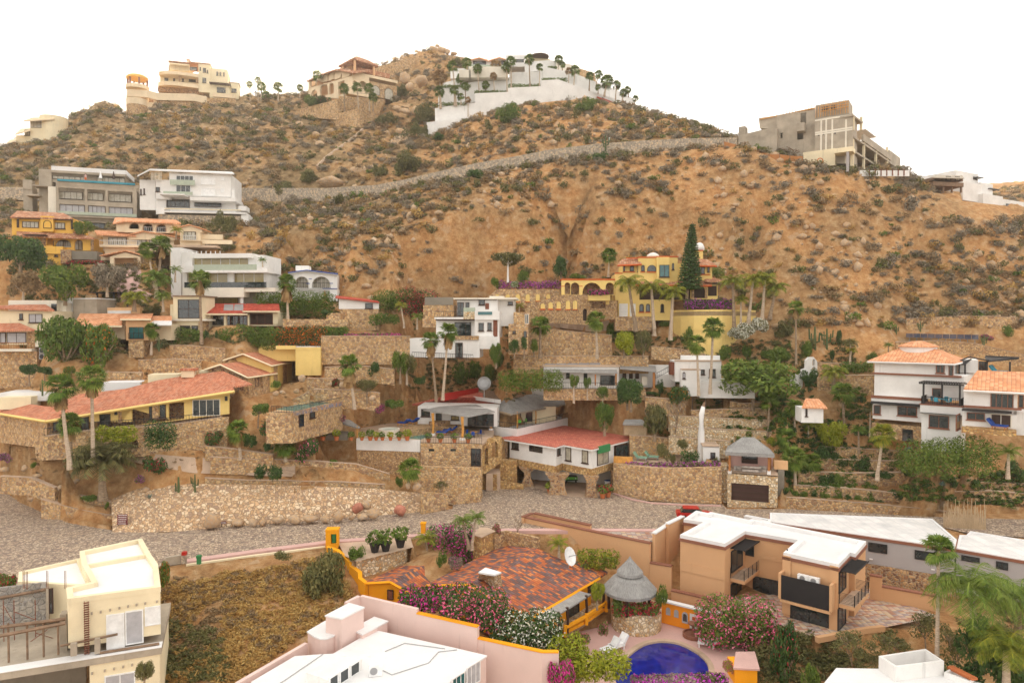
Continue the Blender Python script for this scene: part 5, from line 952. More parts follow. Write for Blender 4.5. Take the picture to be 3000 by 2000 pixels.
h=T('orange_annex','yellow and stone annex with low orange gable, the lower of two','house',P=atZ(455,1148,13));r,P=gable(h,[(310,1195,17.9),(549,1160,17.9)],[(455,1148,18.6),(685,1120,18.6)],[(710,1268,16.77),(980,1230,16.77)],12,'stone_brown','tile_orange',.88,.2,'cream')
fr=F2(710,1268,980,1230,16.77);h.b('front_wall','lemon',800,1250,975,1390,.9,.3,fr);h.win(772,1262,806,1352,.5,1,fr,name='door');bx(h,'stone_pier','stone_small',(850,1250,895,1390,.05,.6),(715,1262,770,1460,.1,.7),fr=fr);bx(h,'porch_wall','stone',(770,1385,900,1440,0,.5),fr=fr)
h=T('orange_annex','yellow annex with low orange gable and stone pillars, the upper of two','house',P=atZ(665,1050,15));r,P=gable(h,[(480,1110,18.9),(838,1068,18.9)],[(665,1050,19.9),(975,1015,19.9)],[(930,1160,18.08),(1215,1105,18.08)],14,'lemon','tile_orange',.9,.2,'cream')
fr=F2(930,1160,1215,1105,18.08);bx(h,'stone_pillar','stone_small',(950,1150,984,1335,.3,.6),(1033,1140,1068,1340,.3,.6),(1118,1130,1148,1300,.3,.6),fr=fr);bx(h,'stone_base','stone_small',(985,1270,1118,1350,.5,.5),fr=fr)
fr=Fr(1148,1250,107,6);h=T('yellow_box_house','plain lemon yellow box with parapet roof above the orange gables','house',fr);bx(h,'wall','lemon',(1146,1008,1378,1252,0,9),(808,985,1146,1120,2.5,7));bx(h,'roof','white_roof',(965,985,1376,1008,1.5,7));bx(h,'parapet','lemon',(966,980,1147,1012,-.1,.35),(1140,995,1378,1015,-.05,.3))
zoom(600,1050,3.136)
z_=12.9;h=T('terrace_pool','turquoise rectangular pool set on a stone block with a low door','swimming pool',P=atZ(800,490,7));q=xyz_([(560,502),(800,500),(1265,405),(990,375)],z_);h.add('stone_block','stone',MB().prism(q,9,z_));h.prism('water','water_pool',[(655,462),(985,392),(1130,405),(830,478)],z_+.05,z_+.003);fr=F2(560,502,800,500,z_);fr2=F2(800,500,1265,405,z_)
h.win(865,512,910,620,-.05,1,fr2,name='door');h.win(966,495,1012,540,-.05,1,fr2);h.rail([atZ(610,495,z_),atZ(800,500,z_),atZ(1265,405,z_)],.8)
m=MB();a=atZ(815,485,z_+.5);b=atZ(1262,392,z_+.5);m.hexa([a-Ve((0,0,.6)),b-Ve((0,0,.6)),b+Ve((0,.2,-.6)),a+Ve((0,.2,-.6))],[a,b,b+Ve((0,.2,0)),a+Ve((0,.2,0))]);h.add('tiled_edge','talavera',m)
zoom(1150,1100,3.136)
h=T('carport_house','white house with red brick tile roof standing on stone carport arches','house',P=atZ(1830,1110,0))
ro=[(965,570),(1500,656),(1570,632),(1830,676),(2245,572),(1590,462),(1450,466),(1200,545)];xy=xyz_(ro,6.8)
r=h.add('roof','tile_brick',MB().prism(xy,6.72,6.85));h.add('eave_band','white',MB().prism(xy,6.5,6.717),r)
wl=xyz_([(1065,596),(1500,668),(1562,645),(1832,690),(2045,634),(1600,480),(1450,480)],6.5);wx=inset(wl,.15)[1];h.add('wall','white',MB().prism(wx,3.9,6.497))
h.add('stone_lintel','stone_gold',MB().prism(inset(wl,.05)[1],2.9,3.897))
fA=F2(1065,596,1500,668,6.5);fB=F2(1562,645,1832,690,6.5);fC=F2(1832,690,2045,634,6.5)
for q in((1097,608,1158,680),(1257,633,1376,712)):h.win(*q,.1,2 if q[0]<1200 else 4,fA)
h.win(1590,655,1640,785,.1,1,fB,gm='curtain_glass');h.win(1741,680,1796,808,.1,1,fB,gm='curtain_glass');h.win(1881,680,1983,798,.1,2,fC,gm='curtain_glass');h.add('green_awning','green_paint',MB().fbox(fC,1900,652,2002,690,-.35,.3));h.win(1519,656,1542,726,.1,1,Fr(0,0,0,fC.yaw,P=fA.wz(fA.f(1500,668)[0],0,6.5)))
m=MB();pt=atZ(2190,585,6.5);m.bar((pt.x-.5,pt.y-.5,3.9),(pt.x-.5,pt.y-.5,6.5),.18);h.add('post','offwhite',m);h.win(2048,640,2168,760,.3,3,F2(2048,640,2168,625,6.4),name='patio_door')
def pillar(x,yb,wb,wt,dep=1.6,nm='stone_pillar'):
 p=atZ(x,yb,0);q=mpx(p.y);a=wb*q/2;b=wt*q/2;m=MB();Z=[0,1.3,2.1,2.95];W=[a,b*1.02,b*1.02,a*1.25]
 for i in range(3):
  m.hexa([(p.x-W[i],p.y-W[i]*.2,Z[i]),(p.x+W[i],p.y-W[i]*.2,Z[i]),(p.x+W[i],p.y+dep,Z[i]),(p.x-W[i],p.y+dep,Z[i])],[(p.x-W[i+1],p.y-W[i+1]*.2,Z[i+1]),(p.x+W[i+1],p.y-W[i+1]*.2,Z[i+1]),(p.x+W[i+1],p.y+dep,Z[i+1]),(p.x-W[i+1],p.y+dep,Z[i+1])])
 h.add(nm,'stone_brown',m)
pillar(1515,1092,175,130,1.4);pillar(1828,1118,112,82,1.3);pillar(1240,1020,130,60,1.5);pillar(2030,1070,30,26,1.2)
h.add('carport_back','white',MB().prism(xyz_([(1270,955),(1800,985),(1800,978),(1275,948)],0),0,2.9));h.add('carport_side','offwhite',MB().prism(xyz_([(1850,1000),(2010,985),(2010,975),(1860,990)],0),0,2.9))
sheet('carport_floor','paving',[(1255,1010),(1440,1070),(1620,1110),(1790,1120),(1885,1112),(2030,1060),(2010,960),(1280,940)],.03)
c=atZ(1648,990,.02);v=T('parked_jeep','dark vehicle with lime green front parked under the stone carport','car',P=c);frv=Fr(0,0,0,5,P=c);v.add('body','lime',MB().lbox(frv,-.85,.85,0,3.6,.45,1.0));v.add('bonnet','black_metal',MB().lbox(frv,-.8,.8,.05,3.5,1.003,1.12));v.add('windscreen','glass',MB().hexa([frv.wz(x,y,1.123)for x,y in((-.75,1.2),(.75,1.2),(.75,3.0),(-.75,3.0))],[frv.wz(x,y,1.75)for x,y in((-.65,1.6),(.65,1.6),(.65,2.8),(-.65,2.8))]));v.add('bumper','black_metal',MB().lbox(frv,-.88,.88,-.12,-.003,.5,.62))
for x in(-.72,.72):v.add('wheel','black_metal',MB().bar(frv.wz(x-.1,.7,.35),frv.wz(x+.1,.7,.35),.35,12));v.add('headlight','sign_white',MB().bar(frv.wz(x*.8,-.03,.8),frv.wz(x*.8,.02,.8),.1,8))
h=T('thatched_house','white house with faded red roof, grey thatch terrace roof and blue loungers','house',P=atZ(1145,572,6.6))
tr=xyz_([(930,466),(1145,490),(1615,386),(1400,350),(1000,440)],8.0);m=MB();h.add('terrace_block','white',MB().prism(inset(tr,.3)[1],6.4,7.5));m=MB();rim(m,tr,6.4,8.0,.25);h.add('parapet','white',m)
A_,B_,E1,E2,E3,E4=atZ(1040,205,12.0),atZ(1305,165,12.0),atZ(925,308,10.3),atZ(1085,350,10.1),atZ(1640,252,10.1),atZ(1590,226,10.3)
m=MB();m.slab([E2,E3,B_,A_],.25);m.slab([E1,E2,A_],.25);m.slab([E3,E4,B_],.25);m.slab([E1,A_,B_,E4],.25);h.add('thatch_roof','thatch',m)
m=MB();g=random.Random(4)
for a,b in((E1,E2),(E2,E3)):
 for i in range(60):p=a.lerp(b,i/60);m.bar(p+Ve((0,-.05,0)),p+Ve((g.uniform(-.1,.1),-.1,-g.uniform(.25,.55))),.05,3,.01)
h.add('thatch_fringe','straw',m)
for x,y in((925,440),(1145,480),(1315,440),(1453,412),(1605,380)):p=atZ(x,y,7.6);h.add('post','yellow_wood',MB().tube([p,p+Ve((.05,0,1.2)),Ve((p.x,p.y,10.2))],[.13,.1,.13],6))
h.rail([atZ(932,466,8.0),atZ(1145,490,8.0),atZ(1610,388,8.0)],.85)
rr=h.roof('red_roof','tile_brick',[[(180,260,11.0),(780,283,10.3),(955,280,10.3),(1010,215,11.2),(780,145,12.3),(475,190,12.3)]],.25);h.roof('flat_roof','old_wood',[[(640,172,11.7),(990,215,11.7),(1210,180,12.3),(830,130,12.3)]],.2)
pl2=[atZ(635,176,11.9),atZ(985,222,11.9)];h.add('roof_kerb','white',ribbon(MB(),pl2,lambda p:11.3,.25));h.add('red_parapet','red_paint',ribbon(MB(),[atZ(472,165,13.0),atZ(790,112,13.0)],lambda p:11.8,.3));h.add('rear_parapet','white',ribbon(MB(),[atZ(982,95,12.9),atZ(1300,120,12.6),atZ(1577,132,12.4)],lambda p:9.5,.3))
fr=Fr(230,470,108,-4);fr_=fr;m=MB();m.holed(fr,[fr.f(x,y)for x,y in((232,280),(960,300),(960,470),(232,450))],[],0,6);h.add('wall','white',m);h.win(263,305,345,375,-.05,2,fr);h.win(396,345,452,430,-.05,1,fr);h.win(537,368,612,408,-.05,2,fr,gm='amber_glass');h.win(690,350,930,465,-.05,3,fr,name='glass_doors')
fr2=Fr(960,460,112,14);h.add('inner_wall','cream',MB().fbox(fr2,940,300,1500,480,2.2,.3));h.win(1225,320,1285,420,2.1,1,fr2,name='door');h.win(1100,330,1180,430,2.1,2,fr2,name='door')
h.roof('palapa_awning','palapa_flat',[[(282,315,11.0),(480,345,10.9),(690,378,10.8),(940,328,10.9),(765,262,11.3),(430,282,11.3)]],.14)
for x,y in((370,548),(640,590),(905,500)):p=atZ(x,y,7.5);h.add('tree_trunk_post','yellow_wood',MB().tube([p,p+Ve((.1,0,1.4)),Ve((p.x-.05,p.y,2.9)),Ve((p.x,p.y,10.9))][:2]+[Ve((p.x,p.y,10.85))],[.22,.17,.24],7));h.add('post_base','white',MB().lathe((p.x,p.y,7.45),[(.4,0),(.4,.35),(.05,.36)],8))
h=T('pool_terrace','stone terrace with white parapet band, potted plants and a slim green pool','terrace',P=atZ(255,830,5.5))
zt=7.5;ed=[(-115,590),(0,606),(110,608),(255,612),(820,628)]
zoom(1150,1100,3.136);top=[atZ(x,y,zt)for x,y in[(-330,560),(-115,590),(240,612),(820,628),(930,545),(930,466),(690,455),(230,440),(-10,430),(-290,480)]]
h.add('floor','paving',MB().prism([(p.x,p.y)for p in top],zt-.3,zt));
W_=[atZ(x,y,zt)for x,y in[(-330,597),(-115,604),(0,606),(110,610),(255,616)]];m=MB();ribbon(m,[p+Ve((0,-.15,.35))for p in W_],lambda p:6.2,.35);h.add('white_band','white',m);m=MB();ribbon(m,W_,lambda p:2.5,.5);h.add('stone_wall','stone_small',m)
W2=[atZ(258,622,zt),atZ(820,632,zt)];m=MB();ribbon(m,W2,lambda p:0,.6);h.add('stone_wall','stone',m);h.rail([p+Ve((0,.1,0))for p in W2],.95);fr=F2(258,622,820,632,zt);h.win(720,668,812,832,-.05,2,fr,name='doorway')
for a,b in((332,672),(532,672)):h.b('vent_opening','glass',a,b,a+50,b+22,-.03,.1,fr)
h.add('pool_water','water_pool',MB().prism(xyz_([(30,565),(260,585),(430,520),(330,508),(130,540)],zt),zt-.2,zt+.03));fr=F2(70,530,520,455,zt+.8);h.add('raised_stone','stone_small',MB().prism(xyz_([(75,500),(430,452),(660,455),(600,425),(230,420),(60,470)],zt+1.2),zt-.1,zt+1.0))
c=atZ(-30,560,zt);h.add('hot_tub','offwhite',MB().lathe(c,[(1.45,0),(1.6,1.2),(1.35,1.2),(1.3,.95),(.02,.95)],20));h.add('tub_water','water_pool',MB().lathe(c,[(1.29,.96),(.02,1.02)],20))
h.add('stair_block','stone_brown',MB().fbox(fr,420,430,530,510,-.5,2))
pots=[(-285,575),(-245,575)]
for i,(x,lb)in enumerate([(-318,'leftmost'),(-205,'second from the left'),(-75*1.0,'third from the left'),(60*1.0,None)]):pass
def pot(x,y,z,size,label,plant='leaf_green',D=None,pm='terracotta',flower=None,group=None):
 p=atZ(x,y,z)if D is None else atY(x,y,D);t_=T('potted_plant',label,'potted plant',P=p,group=group);s_=size
 t_.add('pot',pm,MB().lathe(p,[(.16*s_,0),(.26*s_,.38*s_),(.28*s_,.42*s_),(.22*s_,.4*s_)],10));VV,FF=leafcloud([(0,0,.7*s_,.42*s_,.42*s_,.36*s_)],130,.11*s_,int(abs(x)*7)%999)
 o=bpy.data.objects.new('foliage',mesh_np('foliage',VV,FF,plant));COL.objects.link(o);o.parent=t_.e
 if flower:
  VV,FF=leafcloud([(0,0,.75*s_,.42*s_,.42*s_,.36*s_)],50,.09*s_,5+int(abs(x))%99);o=bpy.data.objects.new('flowers',mesh_np('flowers',VV,FF,flower));COL.objects.link(o);o.parent=t_.e
zoom(600,1050,3.136)
for i,x in enumerate([1085,1210,1345,1443,1520,1574,1632,1706,1786,1860]):
 pot(x,752,zt+.33,1.5 if i in(0,1,4,9)else 1.2,'round leafy plant in a terracotta pot on the white parapet, number %s from the left'%['one','two','three','four','five','six','seven','eight','nine','ten'][i],'leaf_yellow' if i%2 else 'leaf_green',group='potted plants along the white parapet')
zoom(1150,1100,3.136)
for x,y,lb in((330,612,'potted plant behind the black railing, beside the pool corner'),(440,612,'potted plant behind the black railing, left of the trunk posts'),(568,614,'potted plant behind the black railing, near the brown chairs'),(695,616,'potted plant behind the black railing, right of the white post base')):pot(x,y,zt,1.3,lb)
for i,(x,y,rz,lb)in enumerate([(105,462,-2.2,'blue cushioned lounger beside the white wall, left one'),(190,448,-2.2,'blue cushioned lounger beside the white wall, right one')]):lounger(atZ(x,y,zt+1.0),rz,lb,'yellow_wood','blue_cloth',back=.7,group='blue loungers by the pool')
for x,y,rz,lb in((470,548,.9,'wooden lounger with blue cushion under the thatch awning, nearer'),(530,528,.9,'wooden lounger with blue cushion under the thatch awning, farther')):lounger(atZ(x,y,zt),rz+3.6,lb,'wood','blue_cloth',back=.7,group='wooden loungers under the awning')
def table_set(x,y,z,label,top='yellow_wood',chair='blue_cloth',n=3,grp=None,s=1.0):
 p=atZ(x,y,z);t_=T('table',label,'table',P=p);t_.add('tabletop',top,MB().lathe(p,[(.02,.7*s),(.55*s,.7*s),(.55*s,.75*s),(.02,.76*s)],14));t_.add('pedestal','black_metal',MB().lathe(p,[(.25*s,0),(.05*s,.08),(.05*s,.699*s)],8))
 for i in range(n):
  a=i*math.tau/n+.5;q=p+Ve((math.cos(a)*.95*s,math.sin(a)*.95*s,0));c=T('chair','chair at the %s, %s'%(label,['first','second','third','fourth'][i]),'chair',P=q,group='chairs around the '+(grp or label)[:30]);fc=Fr(0,0,0,math.degrees(a)-90,P=q)
  c.add('seat',chair,MB().lbox(fc,-.24,.24,-.24,.24,q.z+.4,q.z+.47));c.add('backrest',chair,MB().lbox(fc,-.24,.24,.2,.26,q.z+.475,q.z+.95))
  for dx in(-.2,.2):
   for dy in(-.2,.2):c.add('leg','black_metal',MB().lbox(fc,dx-.02,dx+.02,dy-.02,dy+.02,q.z,q.z+.398))
table_set(745,560,zt,'round wooden table on the terrace by the striped rug');table_set(1170,450,7.6,'round table on the upper thatched terrace','wood','lime');lounger(atZ(1455,395,7.6),2.2,'white and blue lounger at the right end of the upper terrace','yellow_wood','white_plastic')
m=MB().prism(xyz_([(700,500),(830,490),(850,540),(700,545)],zt),zt+.01,zt+.03);single('striped_rug','talavera',m,'purple and cream striped rug on the pool terrace','rug')
zoom(600,1050,3.136)
h=T('thatch_shelter','small grey thatch shade on yellow poles beside the hot tub','pergola',P=atZ(1230,745,zt));h.roof('thatch_roof','palapa_flat',[[(1052,540,10.2),(1410,635,9.3),(1428,628,9.3),(1340,565,10.0),(1110,532,10.4)]],.15)
for x,y in((1062,745),(1400,745),(1332,690)):p=atZ(x,y,zt);h.add('post','yellow_wood',MB().bar(p,(p.x,p.y,9.5 if x>1100 else 10.1),.1,6))
h.add('counter','dark_concrete',MB().prism(xyz_([(1110,748),(1310,750),(1320,715),(1110,712)],zt),zt,zt+.8))
zoom(1150,1100,3.136)
pw('stone_wall','stone',[(200,835,5.2),(600,842,5.0),(815,845,4.7)],0,'rubble stone wall below the pool terrace, beside the garden gate','wall',.6)
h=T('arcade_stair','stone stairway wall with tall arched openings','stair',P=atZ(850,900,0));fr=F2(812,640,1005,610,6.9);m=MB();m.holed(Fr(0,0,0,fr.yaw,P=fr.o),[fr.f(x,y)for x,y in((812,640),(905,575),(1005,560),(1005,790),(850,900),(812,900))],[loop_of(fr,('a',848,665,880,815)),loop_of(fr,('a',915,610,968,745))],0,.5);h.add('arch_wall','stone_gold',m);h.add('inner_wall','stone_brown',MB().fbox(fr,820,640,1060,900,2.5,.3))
h.add('steps','paving',MB().prism(xyz_([(860,900),(990,890),(985,760),(920,770)],2.5),0,2.5))
pw('stone_wall','stone_gold',[(985,775,4.0),(1140,785,3.9)],0,'stone planter wall holding pink bougainvillea left of the carport','wall',1.2)
pw('stone_wall','stone_gold',[(770,880,2.6),(960,910,2.3),(960,960,1.3),(1205,1000,.7)],-.2,'stepped stone wall beside the cobbled drive left of the carport','wall',.45)
pw('gate_pillar','stone_small',[(513,1000,2.6),(575,1000,2.6)],-.3,'freestanding stone gate pillar at the cobbled drive','pillar',.6)
pw('gate','rust',[(512,905,3.6),(608,868,3.6)],.3,'rusty lattice gate in the stone wall','gate',.08)
pw('stone_wall','stone',[(270,1065,2.9),(512,1090,2.0)],-.5,'low stone wall ending at the gate pillar','wall',.5)
p=atY(842,120,113);d=T('satellite_dish','grey satellite dish behind the faded red roof','satellite dish',P=p);c0=atY(842,72,113);m=MB();m.lathe((0,0,0),[(.02,0),(.7,.05),(1.15,.2),(1.13,.24),(.7,.09),(.02,.04)],16);R_=Matrix.Rotation(math.radians(75),4,'X');m.v=[R_@v_+c0 for v_ in m.v];d.add('dish','metal',m);d.add('mast','metal',MB().bar(p-Ve((0,0,1.5)),c0,.07))
zoom(1750,950,2.8507)
fr=Fr(1085,1520,91.5,-18);h=T('gazebo_garage','stone garage with brown door and a thatched gazebo on its roof','garage',fr);h.L.z=0;h.e.location.z=0
h.wall('stone_front','stone_pale',[(1085,1245),(1508,1272),(1500,1528),(1085,1528)],[('r',1120,1322,1432,1492)],0,.5);h.b('garage_door','garage_brown',1110,1310,1440,1500,.35,.1);h.b('body','stone_pale',1085,1262,1505,1528,.6,5)
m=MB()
for i in range(1,4):m.fbox(fr,1122,1322+i*42,1430,1324+i*42,.32,.028)
h.add('door_panel_lines','dark_brown',m);h.b('terrace_slab','paving',1080,1235,1512,1262,-.1,5.8)
h.b('rear_wall','pinkstep',1110,1085,1465,1240,4,.3);w_=h.b('television_niche','dark_brown',1205,1088,1340,1165,3.85,.14);h.b('screen','glass',1218,1100,1328,1130,3.8,.045,parent=w_)
for x0,x1,yo in((1097,1113,.1),(1425,1441,.1),(1100,1112,3.7),(1440,1452,3.7)):h.b('post','wood',x0,1060,x1,1250 if yo<1 else 1240,yo,.35);h.b('post_base','white',x0-6,1225,x1+8,1256,yo-.1,.5)if yo<1 else None
k=V(fr,1210,940,2.2),V(fr,1310,942,2.2),V(fr,1068,1062,-.9),V(fr,1480,1085,-.9),V(fr,1445,1040,4.8),V(fr,1085,1020,4.8)
m=MB();m.slab([k[2],k[3],k[1],k[0]],.45);m.slab([k[3],k[4],k[1]],.45);m.slab([k[5],k[2],k[0]],.45);m.slab([k[4],k[5],k[0],k[1]],.45);h.add('thatch_roof','thatch',m)
for a,b,lb in((1140,1200,'checked armchair at the left in the thatched gazebo'),(1352,1412,'checked armchair at the right in the thatched gazebo'),(1205,1365,'checked three seat sofa in the thatched gazebo')):
 s_=T('sofa' if b-a>100 else 'armchair',lb,'sofa' if b-a>100 else 'armchair',P=V(fr,a,1240,1));yo=.8 if b-a>100 else 1.6;s_.add('seat','cushion_check',MB().fbox(fr,a,1208,b,1236,yo,.7));s_.add('backrest','cushion_check',MB().fbox(fr,a,1180,b,1206,yo-.12,.11));s_.add('frame','wood',MB().fbox(fr,a-2,1236.5,b+2,1244,yo-.1,.8))
h.b('arch_wall','peach',1478,1135,1592,1215,2.5,.4);h.b('side_stair','dark_concrete',1508,1215,1560,1528,2,3)
Wp=[(133,1162,4.3),(440,1200,4.4),(700,1200,4.6),(1040,1190,4.9)];h=T('flower_wall','tall pale rubble wall below magenta bougainvillea at the street','wall',P=atZ(133,1400,0));m=MB();ribbon(m,[atZ(*q)for q in Wp],lambda p:-.1,.7);h.add('wall','stone',m);h.add('corner_pier','stone_pale',MB().prism(xyz_([(1030,1180),(1085,1182),(1085,1150),(1035,1150)],4.9),-.1,4.9));h.b('meter_box','metal',1035,1368,1068,1405,-.15,.12,F2(700,1200,1040,1190,4.3))
sheet('flower_terrace','paving',[(130,1165),(440,1202),(700,1202),(1040,1192),(1040,1060),(600,1050),(200,1080)],4.2)
level(4.2,[(130,1158),(440,1192),(700,1194),(1040,1184),(1040,1040),(600,1030),(200,1070)],lift=.15)
for x,y,lb in((355,1135,'green cushioned patio lounger on the flower wall terrace, left one'),(450,1128,'green cushioned patio lounger on the flower wall terrace, right one')):lounger(atZ(x,y,4.2),1.2,lb,'metal','green_cloth',group='green patio loungers')
p=atZ(210,1155,4.22);single('wooden_crate','yellow_wood',MB().prism([(p.x-1.3,p.y),(p.x+1.3,p.y-.6),(p.x+1.5,p.y),(p.x-1.1,p.y+.6)],4.22,5.1),'long yellow wooden box at the corner of the carport house terrace','box')
p=atZ(868,1155,4.2);h=T('white_horn_sculpture','tall white tapering horn shaped pillar above the flower wall','sculpture',P=p);q=mpx(p.y);H=505*q;m=MB();m.tube([p+Ve((0,0,-1)),p,p+Ve((-.05,0,H*.5)),p+Ve((0,0,H*.8)),p+Ve((.25,0,H*.94))],[.55,.55,.48,.4,.28],12);h.add('shaft','white',m,smooth=True);h.add('tip','old_wood',MB().tube([p+Ve((.25,0,H*.935)),p+Ve((.4,0,H*1.01))],[.29,.08],12))
fr=Fr(885,1110,96,-8);h=T('white_outbuilding','low white flat roofed block behind the horn sculpture','building',fr);bx(h,'wall','white',(885,1022,1020,1150,0,3));bx(h,'roof','paving',(880,1010,1022,1021,-.15,3.3));h.win(945,1068,985,1120,-.05,1)
fr=Fr(215,900,103,-5);h=T('thatched_hut','small straw walled hut with grey thatch beside the tree','hut',fr);bx(h,'wall','straw',(225,825,410,925,.3,2.5));rv(h,'thatch',[[(212,828,-.2),(420,830,-.2),(370,792,1.6),(230,792,1.6)]],.25)
for x,y,lb in((45,1450,'potted plant in a pale pink pot beside the carport pillar'),(90,1440,'potted plant in a red pot nearest the carport drum')):pot(x,y,.05,1.7,lb,'leaf_green',flower='fl_red')
zoom(1150,1100,3.136);pot(1445,1082,.05,1.6,'yellow green plant in a terracotta pot against the big stone pillar','leaf_yellow');c=atZ(1973,1025,.05);h=T('drum','white drum with blue lid under the carport','drum',P=c);h.add('barrel','white_plastic',MB().lathe(c,[(.42,0),(.44,.5),(.42,1.0),(.02,1.0)],12));h.add('lid','blue_cloth',MB().lathe(c,[(.44,1.003),(.44,1.08),(.02,1.1)],12))
zoom(1650,650,3.136)
fr=Fr(0,1500,111,-2);h=T('low_white_house','long low white house with flat roof, thatch awning and rooftop solar panels','house',fr)
bx(h,'wall','white',(-180,1330,512,1600,0,7),(512,1312,988,1520,3.5,.4),(850,1400,1030,1540,2.5,2));bx(h,'roof','paving',(-188,1315,524,1332,-.3,7.6));rv(h,'palapa_flat',[[(-180,1378,-1.8),(500,1388,-1.8),(490,1355,.0),(-175,1352,0)]],.08,name='reed_awning')
h.win(28,1382,60,1432,-.05,1);h.win(188,1386,222,1468,-.05,1,name='door');h.win(340,1410,475,1500,-.05,3,name='doorway');bx(h,'post','wood',(290,1400,302,1500,-1.7,.25),(480,1392,492,1500,-1.7,.25));h.rail([V(fr,-160,1530,-2),V(fr,500,1535,-2)],1)
rv(h,'palapa_flat',[[(520,1345,-1.5),(855,1375,-1.5),(850,1320,3.3),(525,1312,3.3)]],.12,name='reed_pergola');bx(h,'post','wood',(826,1372,845,1530,-1.3,.4))
for a in(545,605,662):h.win(a,1365,a+34,1440,3.4,1,gm='dark_brown',name='door')
b_=bx(h,'grill_oven','offwhite',(722,1420,772,1500,.5,1));bx(h,'stone_base','stone',(-180,1540,760,1640,-2.2,3))
for i in range(5):
 s_=T('solar_panel','tilted solar panel on the low white roof, '+['leftmost','second from left','middle','second from right','rightmost'][i],'solar panel',P=V(fr,-168+i*100,1312,2),group='solar panels on the low white roof');a=-170+i*103
 s_.add('panel','grey_solar',MB().slab([V(fr,a,1308,1),V(fr,a+96,1309,1),V(fr,a+96+12,1272,2.4),V(fr,a+12,1270,2.4)],.06));s_.add('stand','metal',MB().bar(V(fr,a+40,1275,2.3),V(fr,a+40,1312,2.3),.05))
fr=Fr(1030,1560,106,-5);h=T('white_terrace_house','white cubic house with roof terrace and outside stair','house',fr);bx(h,'wall','white',(1030,1280,1452,1470,0,6),(1085,1360,1262,1600,-1.5,1.5),(1255,1465,1760,1620,-.8,6.8));bx(h,'parapet','paving',(1025,1268,1455,1281,-.15,.5),(1090,1352,1262,1361,-1.6,1.6));bx(h,'terrace_rear','white',(1080,1225,1440,1272,5.5,.4));h.win(1252,1355,1300,1402,-.05,1);h.win(1340,1350,1400,1428,-.05,2);h.win(1098,1378,1122,1440,-1.55,1,arch=True,gm='window_blind');bx(h,'stair','rust',(985,1290,1028,1405,1,2));h.rail([V(fr,850,1440,1),V(fr,980,1370,1)],.8)
m=MB();fr2=Fr(2200,1360,109,20);h=T('bell_gable','white arched bell gable and stepped wall above the garden trees','wall',fr2);h.wall('wall','white',[(2200,1355),(2235,1345),(2238,1270),(2265,1242),(2300,1240),(2330,1275),(2350,1360),(2345,1420),(2200,1420)],[('a',2290,1260,2315,1320),('a',2288,1330,2320,1375)],0,.5);h.b('side_wall','white',2120,1400,2200,1560,.2,1)
zoom(1150,700,3.136)
fr=Fr(400,1080,110,-4);h=T('cube_villa','white cubic villa with a glass sided plunge pool and stepped base','house',fr)
bx(h,'wall','white',(592,552,968,740,1,6),(968,548,1112,800,2.2,6),(400,735,790,900,.5,5),(755,670,980,905,-1.2,6),(160,912,800,1090,-2,5),(790,890,930,1010,-1.8,3));bx(h,'roof','offwhite',(560,540,1140,553,.2,7),(890,525,1018,540,2,3));bx(h,'beam_row','dark_brown',(575,553,960,560,.7,.28),(395,735,760,748,-.9,1.3));bx(h,'balcony','white',(385,718,760,736,-1,1.4),(755,660,982,742,-1.6,.39))
h.win(595,582,656,708,.95,2);h.win(670,582,706,666,.95,1);h.win(792,556,848,606,.95,1);h.win(1060,576,1106,606,2.15,1);h.b('shutter','rust',852,590,886,645,.9,.09);h.win(570,765,722,890,.45,3);h.win(790,770,838,845,-1.25,1);h.win(872,768,910,840,-1.25,1);h.b('tall_door','rust',925,745,964,896,-1.28,.07);h.win(577,952,645,1088,-2.05,2)
bx(h,'pool_glass','teal_glass',(785,668,915,696,-1.68,.07));glassrail(h,fr,652,630,760,668,-1);bx(h,'stone_panel','stone_pale',(652,668,755,736,-1.05,.04));h.rail([V(fr,388,718,-.9),V(fr,590,718,-.9)],.9);bx(h,'stone_ledge','stone_small',(565,890,790,925,-2.3,1));bx(h,'stone_wing','stone',(282,605,560,730,2,5),(275,730,400,810,1,3));bx(h,'screen','dark_concrete',(295,535,558,606,1.9,.1));h.rail([V(fr,180,1090,-2.5),V(fr,740,1115,-2.5)],.9)
bx(h,'stair_flank','white',(926,905,980,990,-2.2,1.5));bx(h,'entry_tower','stone',(1065,780,1245,1060,-1.5,3));h.win(1103,845,1132,867,-1.55,1);h.win(1203,846,1232,905,-1.55,1,name='door');h.win(1215,690,1252,780,1,2,fm='offwhite',name='door');bx(h,'niche_wall','stone',(1112,672,1260,790,1.1,.5))
fr=Fr(1260,780,119,5);h=T('niche_terraces','stacked stone terrace walls with rows of arched yellow niches','wall',fr)
h.wall('upper_wall','stone',[(860,540),(960,462),(1540,462),(1560,620),(860,620)],[],3.2,.6);h.wall('lower_wall','stone_small',[(1215,640),(1300,590),(1560,512),(1815,512),(1825,790),(1215,760)],[('a',1750,640,1788,750)],0,.6);h.add('gate_back','dark_brown',MB().fbox(fr,1740,630,1800,760,.7,.1))
for x,y0,y1 in((963,508,560),(1058,508,552),(1151,508,575),(1242,508,575),(1334,508,568),(1430,508,550)):n_=h.win(x-18,y0,x+18,y1,3.15,1,arch=True,gm='lemon',fm='lemon',name='niche');h.add('niche_sill','red_trim',MB().fbox(fr,x-22,y1,x+22,y1+7,3.05,.14),n_)
for x,y0 in((1380,592),(1452,582),(1526,575),(1612,567),(1677,565)):n_=h.win(x-19,y0,x+19,645 if x>1550 else 640,-.05,1,arch=True,gm='lemon',fm='lemon',name='niche');h.add('niche_sill','red_trim',MB().fbox(fr,x-24,645 if x>1550 else 640,x+24,652,-.18,.16),n_)
